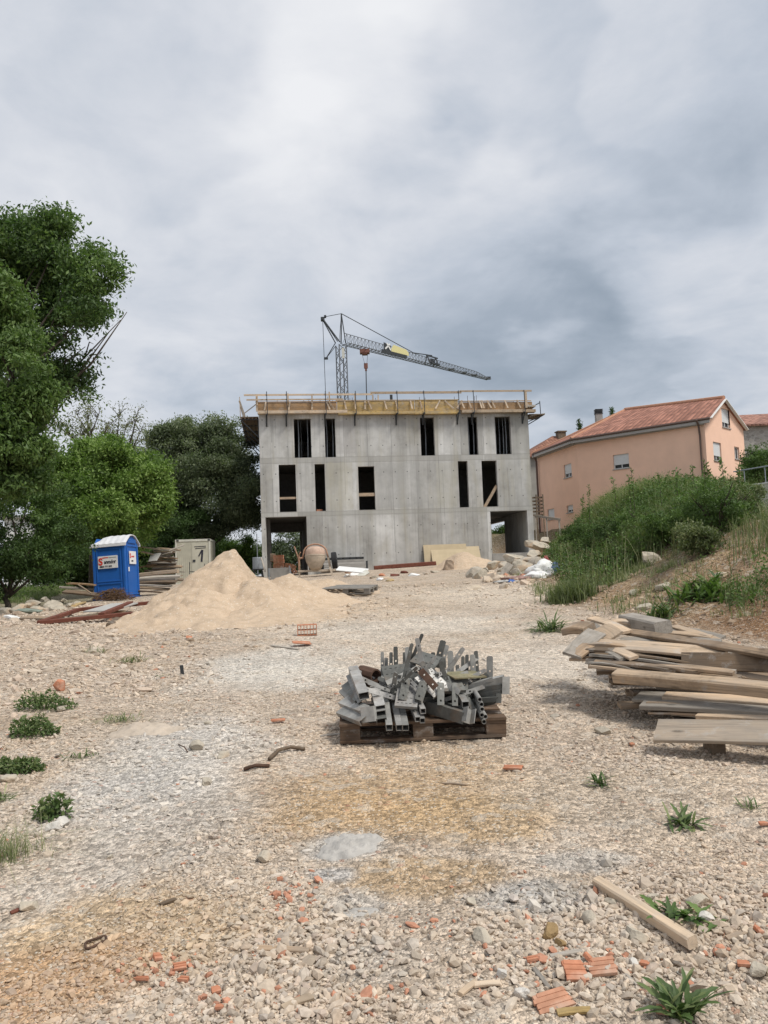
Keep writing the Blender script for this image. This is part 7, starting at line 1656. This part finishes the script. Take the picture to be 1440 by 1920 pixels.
def bag(name, label, px, py, d, sx, sy, sz, mat, seed, cat='rubbish'):
    r = np.random.default_rng(seed); V = IV.copy(); V *= (1+.35*vnoise(V[:, 0]*2.5+seed, V[:, 1]*2.5+V[:, 2], seed)[:, None]+.16*vnoise(V[:, 0]*7+seed, V[:, 2]*7+V[:, 1]*5, seed+3)[:, None]+.08*np.abs(vnoise(V[:, 0]*15, V[:, 2]*15+V[:, 1]*9, seed+5))[:, None])
    V[:, 2] = np.maximum(V[:, 2], -.5); P = at(px, py, d); o = np_mesh(name, V*np.array([sx, sy, sz]), IF, mat, smooth=True, loc=(P.x, d, max(Hf(P.x, d)+sz*.35, P.z))); return tag(o, label, cat)
M_bluebag = mat_plain('blue_grey_plastic', (.16, .23, .36), .5, var=.3, scale=4); M_redbag = mat_plain('red_plastic', (.30, .08, .07), .6, var=.3, scale=5)
bag('rubbish_bag', 'large crumpled white rubbish bag on the heap below the bank', 1018, 1097, 24, .48, .32, .30, M_white, 5)
bag('rubbish_bag', 'small white plastic bundle in front of the large white bag', 1012, 1108, 23.6, .40, .25, .16, M_sgn, 8)
bag('rubbish_bag', 'blue-grey plastic bag left of the white rubbish bag', 1002, 1093, 24.2, .22, .2, .22, M_bluebag, 6)
bag('denim_rag', 'blue rag hanging right of the white rubbish bag', 1043, 1102, 23.8, .12, .12, .22, M_bluebag, 12)
bag('red_sack', 'red and white striped sack propped upright behind the white bag', 1026, 1076, 24.8, .14, .12, .32, M_redbag, 9)
bag('red_sack', 'flat red plastic scrap left of the blue bag', 984, 1095, 24.3, .18, .2, .10, M_redbag, 10)
bag('cloth_heap', 'dull brown-pink cloth spread in front of the rubbish', 975, 1105, 23.5, .42, .3, .10, mat_plain('dull_pink_cloth', (.34, .22, .19), .9, var=.3), 11)
bag('plastic_sheet', 'pale flat plastic sheet at the near edge of the rubbish', 950, 1112, 23, .35, .25, .05, M_boardg, 13)
bag('blue_scrap', 'small blue plastic scrap beside the dull cloth', 960, 1110, 22.8, .10, .1, .07, mat_plain('bright_blue_plastic', (.08, .16, .42), .5), 14)
block('orange brick scrap at the left front of the rubbish', at(965, 1118, 22.4), .4, .2, group='brick scraps by the rubbish', size=(.3, .15, .1), nx=4, nz=1)
bag('white_cup', 'small white cup lying on the bank grass right of the rubbish', 1062, 1094, 24, .08, .08, .08, M_white, 15)
# concrete lumps on the bank
rock('grey block with a hollow beside the grass clump', at(1110, 1108, 18.0), .30, .2, .17, 601, mat_plain('green_grey_concrete', (.24, .26, .21), .9, var=.3), name='concrete_block', cat='block')
plank('pale concrete kerb piece lying on the bank foot', at(1124, 1118, 17.0), at(1155, 1098, 17.2), .16, .12, .5, M_concp, name='kerb_stone', cat='kerb stone', bow=0)
for i, (px, py, s, lb) in enumerate([(1224, 1056, .34, 'pale limestone rock half hidden in the bank herbs'), (1245, 1103, .16, 'white stone on the bare soil right of the bank foot'), (1205, 1142, .12, 'flat pale stone on the soil behind the timber pile'), (1352, 1082, .12, 'stone in the grass patch at the right edge'), (1190, 1112, .10, 'small stone on the soil under the bank herbs')]):
    rock(lb, G(px, py), s*1.3, s, s*.7, 620+i, M_rock, 'stones on the bank')

# ------------------------------------------------------------------ foreground litter
def gp(px, py, lift): return G(px, py, lift)
plank('long pale squared batten lying diagonally in the lower right foreground', gp(1120, 1666, .026), gp(1300, 1790, .040), .046, .044, .15, M_pale, name='batten', cat='batten', bow=.002, wear=.001)
SK = [(482, 1784, 580, 1789, .018, 'brown weathered stick on the coarse gravel at lower left centre', M_plank), (540, 1832, 585, 1800, .014, 'pale stick slanting among the coarse stones', M_pale), (530, 1898, 585, 1876, .018, 'broken pale stick at the bottom edge, left of centre', M_pale),
      (862, 1868, 893, 1846, .014, 'left arm of the crossed pale twigs at the bottom', M_pale), (888, 1852, 938, 1848, .014, 'right arm of the crossed pale twigs at the bottom', M_pale), (1032, 1797, 1105, 1787, .012, 'thin whitish stick above the clay shards', M_plankg), (1002, 1818, 1030, 1858, .010, 'thin splinter left of the clay shards', M_plankg),
      (436, 1771, 498, 1741, .010, 'long thin straw-coloured splinter, lower left centre', M_pale), (1160, 1818, 1196, 1850, .007, 'fine twig right of the clay shards', M_plankg), (1250, 1800, 1315, 1842, .012, 'dark twig under the front end of the long batten', M_oldw), (1270, 1824, 1305, 1845, .010, 'white-tipped lath beside the dark twig', M_dirtw),
      (1362, 1764, 1408, 1752, .016, 'flat dull wood chip at the right, level with the batten', M_plank), (1045, 1905, 1108, 1900, .016, 'yellow wood scrap under the lowest clay shard', M_ply_y), (300, 1700, 330, 1690, .012, 'dark wood chip in the left foreground', M_oldw), (20, 1715, 60, 1700, .012, 'reddish wood strip at the left edge of the foreground', M_brown),
      (508, 1212, 560, 1219, .02, 'grey lath on the worn track beyond the pallet', M_plankg), (905, 1236, 932, 1258, .01, 'thin stick right of the steel heap', M_plankg), (600, 1382, 642, 1378, .012, 'thin stick against the left side of the loaded pallet', M_plankg), (830, 1470, 876, 1474, .010, 'fine pale twig in the ochre gravel', M_plank)]
for (a, b, c, d, w_, lb, mt) in SK: plank(lb, gp(a, b, w_*.5), gp(c, d, w_*.6), w_*1.5, w_*.8, .2, mt, name='stick', cat='stick', bow=.003, wear=.0015, group='sticks and splinters on the gravel')
# grooved clay shards
def shard(label, px, py, Lx, Ly, rz, tilt=(0, 0), mat=None, n=4, lift=.012, cut=.25, seed=0):
    r = random.Random(seed); m = MB(); th = .010
    for i in range(n):
        y0 = -Ly/2+Ly*i/n; y1 = y0+Ly/n-.004; xa = -Lx/2+r.uniform(0, cut)*Lx*(i/n); xb = Lx/2-r.uniform(0, cut)*Lx*(1-i/n)
        m.add([(xa, y0, 0), (xb, y0, 0), (xb-.004, y1, 0), (xa+.003, y1, 0), (xa, y0, th), (xb, y0, th), (xb-.004, y1, th), (xa+.003, y1, th)], [(0, 3, 2, 1), (4, 5, 6, 7), (0, 1, 5, 4), (1, 2, 6, 5), (2, 3, 7, 6), (3, 0, 4, 7)])
    m.bx(-Lx*.42, Lx*.42, -Ly/2+.002, Ly/2-.006, -.004, -.0005+th*.8)
    o = m.build('clay_shard', mat or M_brick, bevel=.001); o.location = gp(px, py, lift); o.rotation_euler = (tilt[0], tilt[1], rz); return tag(o, label, 'brick shard', 'broken clay brick shards')
shard('large orange ribbed clay shard, left of the pair above the bottom edge', 1078, 1830, .085, .095, .1, (.25, .1), seed=1)
shard('ribbed clay shard with pale dust, right of the pair above the bottom edge', 1130, 1822, .10, .085, -.05, (.2, -.1), mat=M_brickd, seed=2)
shard('small clay sliver standing between the ribbed pair', 1106, 1808, .03, .06, .9, (.6, .3), n=2, seed=3)
shard('big pinkish ribbed clay slab nearest the bottom edge', 1036, 1885, .135, .075, .35, (.35, -.05), mat=M_brickd, seed=4)
shard('reddish clay chip left of the thin whitish stick', 998, 1806, .05, .025, .3, (.1, 0), n=2, seed=5)
shard('orange clay shard in the lower left group, largest', 338, 1820, .05, .035, .3, (.3, 0), n=3, seed=6)
shard('orange clay shard below the largest of the lower left group', 345, 1845, .04, .025, -.2, (.1, 0), n=2, seed=7)
shard('flat orange clay flake left in the lower left group', 268, 1843, .05, .015, 0, (0, 0), n=2, seed=8)
shard('clay fragment heap top, lower left group', 295, 1802, .035, .04, .6, (.2, .2), n=2, seed=9)
shard('dark orange round-edged shard on the coarse gravel', 405, 1864, .035, .03, .5, (.3, 0), n=1, seed=10)
shard('orange clay chip beneath the brown weathered stick', 412, 1898, .03, .02, .1, (.1, 0), n=1, seed=11)
shard('orange clay flake left of the loaded pallet', 522, 1356, .12, .05, .2, (.1, 0), n=3, seed=12, lift=.02)
shard('long orange clay shard in front of the loaded pallet', 963, 1446, .13, .05, -.25, (.2, 0), n=3, seed=13, lift=.02)
shard('orange chip at the right edge of the ochre gravel', 1432, 1550, .05, .03, 0, (.1, 0), n=1, seed=14)
shard('orange chip at the right edge near the dull wood chip', 1422, 1752, .02, .05, .1, (.1, 0), n=2, seed=15)
shard('flat orange chip right of the front end of the long batten', 1395, 1816, .045, .03, -.2, (.1, 0), n=1, seed=16)
shard('pinkish clay chip in front of the weed at the lower right', 1246, 1903, .05, .035, -.3, (.3, 0), n=1, seed=17, mat=M_brickd)
shard('orange chip just above the right clay pair', 1210, 1815, .035, .025, -.5, (.1, 0), n=1, seed=18)
shard('orange chips in the upper left of the coarse gravel', 525, 1655, .03, .02, .4, (.1, 0), n=2, seed=19)
shard('clay fragment right of the hollow brick on the far track', 566, 1211, .28, .18, .3, (.1, .1), n=3, seed=20, lift=.04)
shard('bright orange dot of clay at the foot of the sand pile', 355, 1199, .10, .09, .3, (.3, .1), n=1, seed=21, lift=.03)
shard('small orange chip near the lone stone before the timber pile', 1185, 1399, .035, .03, .2, (.1, 0), n=1, seed=22)
o = block('single orange hollow brick lying on the worn track beyond the pallet', G(576, 1191), R_(6), group=None, size=(.29, .20, .16), nx=6, nz=2, rx=.0)
# single stones that stand out
ST = [(1225, 1690, .038, 'squared pale stone behind the leafy weed in the lower right'), (1310, 1698, .055, 'large pale triangular stone right of the leafy weed'), (1325, 1728, .038, 'white pointed stone right of the leafy weed'), (1290, 1738, .032, 'tan stone touching the middle of the long batten'), (1033, 1755, .044, 'brown-olive pointed stone left of the long batten'), (1052, 1775, .026, 'small cream stone under the brown-olive one'),
      (1108, 1728, .042, 'pale stone left of the upper part of the batten'), (1190, 1762, .050, 'broad cream stone below the middle of the batten'), (982, 1872, .036, 'white lump left of the big pinkish clay slab'), (1190, 1815, .028, 'white stone right of the clay shards'), (1425, 1828, .05, 'pale stone cut by the right edge near the bottom'), (1130, 1376, .055, 'lone pale stone before the timber pile'),
      (52, 1705, .04, 'pale stone with an orange underside at the left edge'), (1150, 1697, .03, 'small cream stone beside the upper batten end'), (905, 1765, .04, 'rounded cream stone in the grey gravel, bottom centre'), (940, 1833, .03, 'white stone above the crossed twigs'), (495, 1612, .045, 'grey stone left of the cement lump'), (885, 1695, .028, 'pale stone in the centre foreground'),
      (120, 1548, .05, 'flat white stone, right of two beneath the broad leaved weed'), (102, 1556, .045, 'flat white stone, left of two beneath the broad leaved weed'), (117, 1333, .06, 'grey stone among the leaves of the wide bushy weed'), (388, 1470, .045, 'pale block-like stone in the left gravel'), (370, 1405, .07, 'dark-sided flat stone in the left gravel'), (418, 1420, .05, 'flat tan stone right of the dark-sided one'), (15, 1465, .05, 'reddish stone at the left edge under the low weed'), (390, 1358, .03, 'pale pointed stone in the upper left gravel'), (207, 1610, .02, 'cream pebble in the left foreground')]
for i, (px, py, s, lb) in enumerate(ST):
    mt = M_rock
    if 'brown-olive' in lb: mt = mat_rock('olive_stone', (.32, .22, .11))
    elif 'white' in lb: mt = mat_rock('white_stone', (.60, .57, .52))
    rock(lb, G(px, py), s*1.15, s*.8, s*.7, 700+i, mt, 'larger single stones on the gravel', sink=.22)
rock('orange clay lump sitting above the wide bushy weed on the left', G(112, 1295), .08, .06, .07, 760, M_brick, name='clay_lump', cat='clay lump', sink=.1)
# hardened cement spills
M_cem = mat_plain('cement_spill', (.42, .40, .37), .95, var=.3, scale=9, bump=.6, spec=.1)
def spill(label, px, py, rx, ry, h, seed):
    p = G(px, py); n = 70; g_ = np.linspace(-1.4, 1.4, n); A, Bq = np.meshgrid(g_, g_, indexing='ij'); X_ = p.x+A*rx; Y_ = p.y+Bq*ry; r = np.sqrt(A**2+Bq**2)+.35*fbm(A*1.5+seed, Bq*1.5, 4, seed)
    hh = h*np.sqrt(np.clip(1-r, 0, 1))*(1+.5*fbm(A*4, Bq*4, 4, seed+1))+.008*fbm(A*12, Bq*12, 3, seed+2)*(r < 1); Z_ = H(X_, Y_)+hh-.012-(r > 1)*.02; idx = np.arange(n*n).reshape(n, n)
    V = np.stack([X_.ravel()-p.x, Y_.ravel()-p.y, Z_.ravel()-p.z], 1); q = np.stack([idx[:-1, :-1], idx[1:, :-1], idx[1:, 1:], idx[:-1, 1:]], -1).reshape(-1, 4); k = (r.ravel()[q] < 1.12).all(1)
    q = q[k]; us = np.unique(q); rm = np.full(len(V), -1); rm[us] = np.arange(len(us)); return tag(np_mesh('cement_lump', V[us], rm[q], M_cem, smooth=True, loc=p), label, 'cement lump', 'hardened cement spills')
spill('rough grey lump of hardened cement in the centre foreground', 655, 1590, .17, .15, .045, 3)
spill('smaller flat spill of grey cement nearer than the rough lump', 665, 1712, .14, .07, .018, 5)
spill('thin grey cement crust right of centre in the foreground', 985, 1672, .15, .08, .014, 7)
p = spill('smooth pale earth lump in the left gravel beyond the weeds', 270, 1372, .30, .22, .07, 9); p.data.materials[0] = mat_plain('pale_earth', (.47, .40, .325), .95, var=.25, scale=8, bump=.6, spec=.1); p['group'] = 'pale lumps'
# reinforcing bars and wire
def rod(label, pts_, r, mat=M_rust, name='steel_rod', cat='steel rod', n=8, group=None):
    P = [gp(a, b, r*1.2+c) for (a, b, c) in pts_]; o0 = P[0]; m = MB(); m.chain([q-o0 for q in P], [r]*len(P), n); o = m.build(name, mat, None, smooth=True); o.location = o0; return tag(o, label, cat, group)
rod('dark bent rusty rod left of the loaded pallet, nearer one', [(458, 1447, 0), (480, 1441, .005), (505, 1441, 0)], .012)
rod('dark crooked branch left of the loaded pallet, farther one', [(505, 1428, 0), (522, 1414, .01), (545, 1408, .012), (572, 1409, 0)], .013, M_oldw, 'branch', 'branch')
rod('thin wire curl near the dark-sided stone', [(335, 1398, 0), (346, 1408, .02), (352, 1412, .0)], .004)
rp = G(180, 1770); m = MB(); ring = []
for k in range(25):
    a = 2*math.pi*k/24; x = .028*math.cos(a)*(1+.15*math.sin(2*a)); y = .050*math.sin(a)+.006*math.cos(3*a); c_, s_2 = math.cos(.45), math.sin(.45); xr_, yr_ = x*c_-y*s_2*-1, -x*s_2+y*c_; ring.append(Vector((xr_, yr_, Hf(rp.x+xr_, rp.y+yr_)-rp.z+.009)))
m.chain(ring, [.0045]*25, 8); o = m.build('rusty_ring', M_rust, None, smooth=True); o.location = rp; tag(o, 'rusty oval wire ring half sunk in the gravel at lower left', 'wire ring')
m = MB(); m.box((0, 0, .05), (.04, .015, .12)); o = m.build('slate_stub', M_steel, None, bevel=.004); o.location = G(342, 1265); o.rotation_euler = (.1, -.1, .4); tag(o, 'small dark upright stub in the gravel below the sand pile', 'stub')
rock('flat grey chip right before the timber pile, near the small grey lath', G(1040, 1344), .05, .03, .02, 770, M_rockg, name='stone_chip', cat='stone')
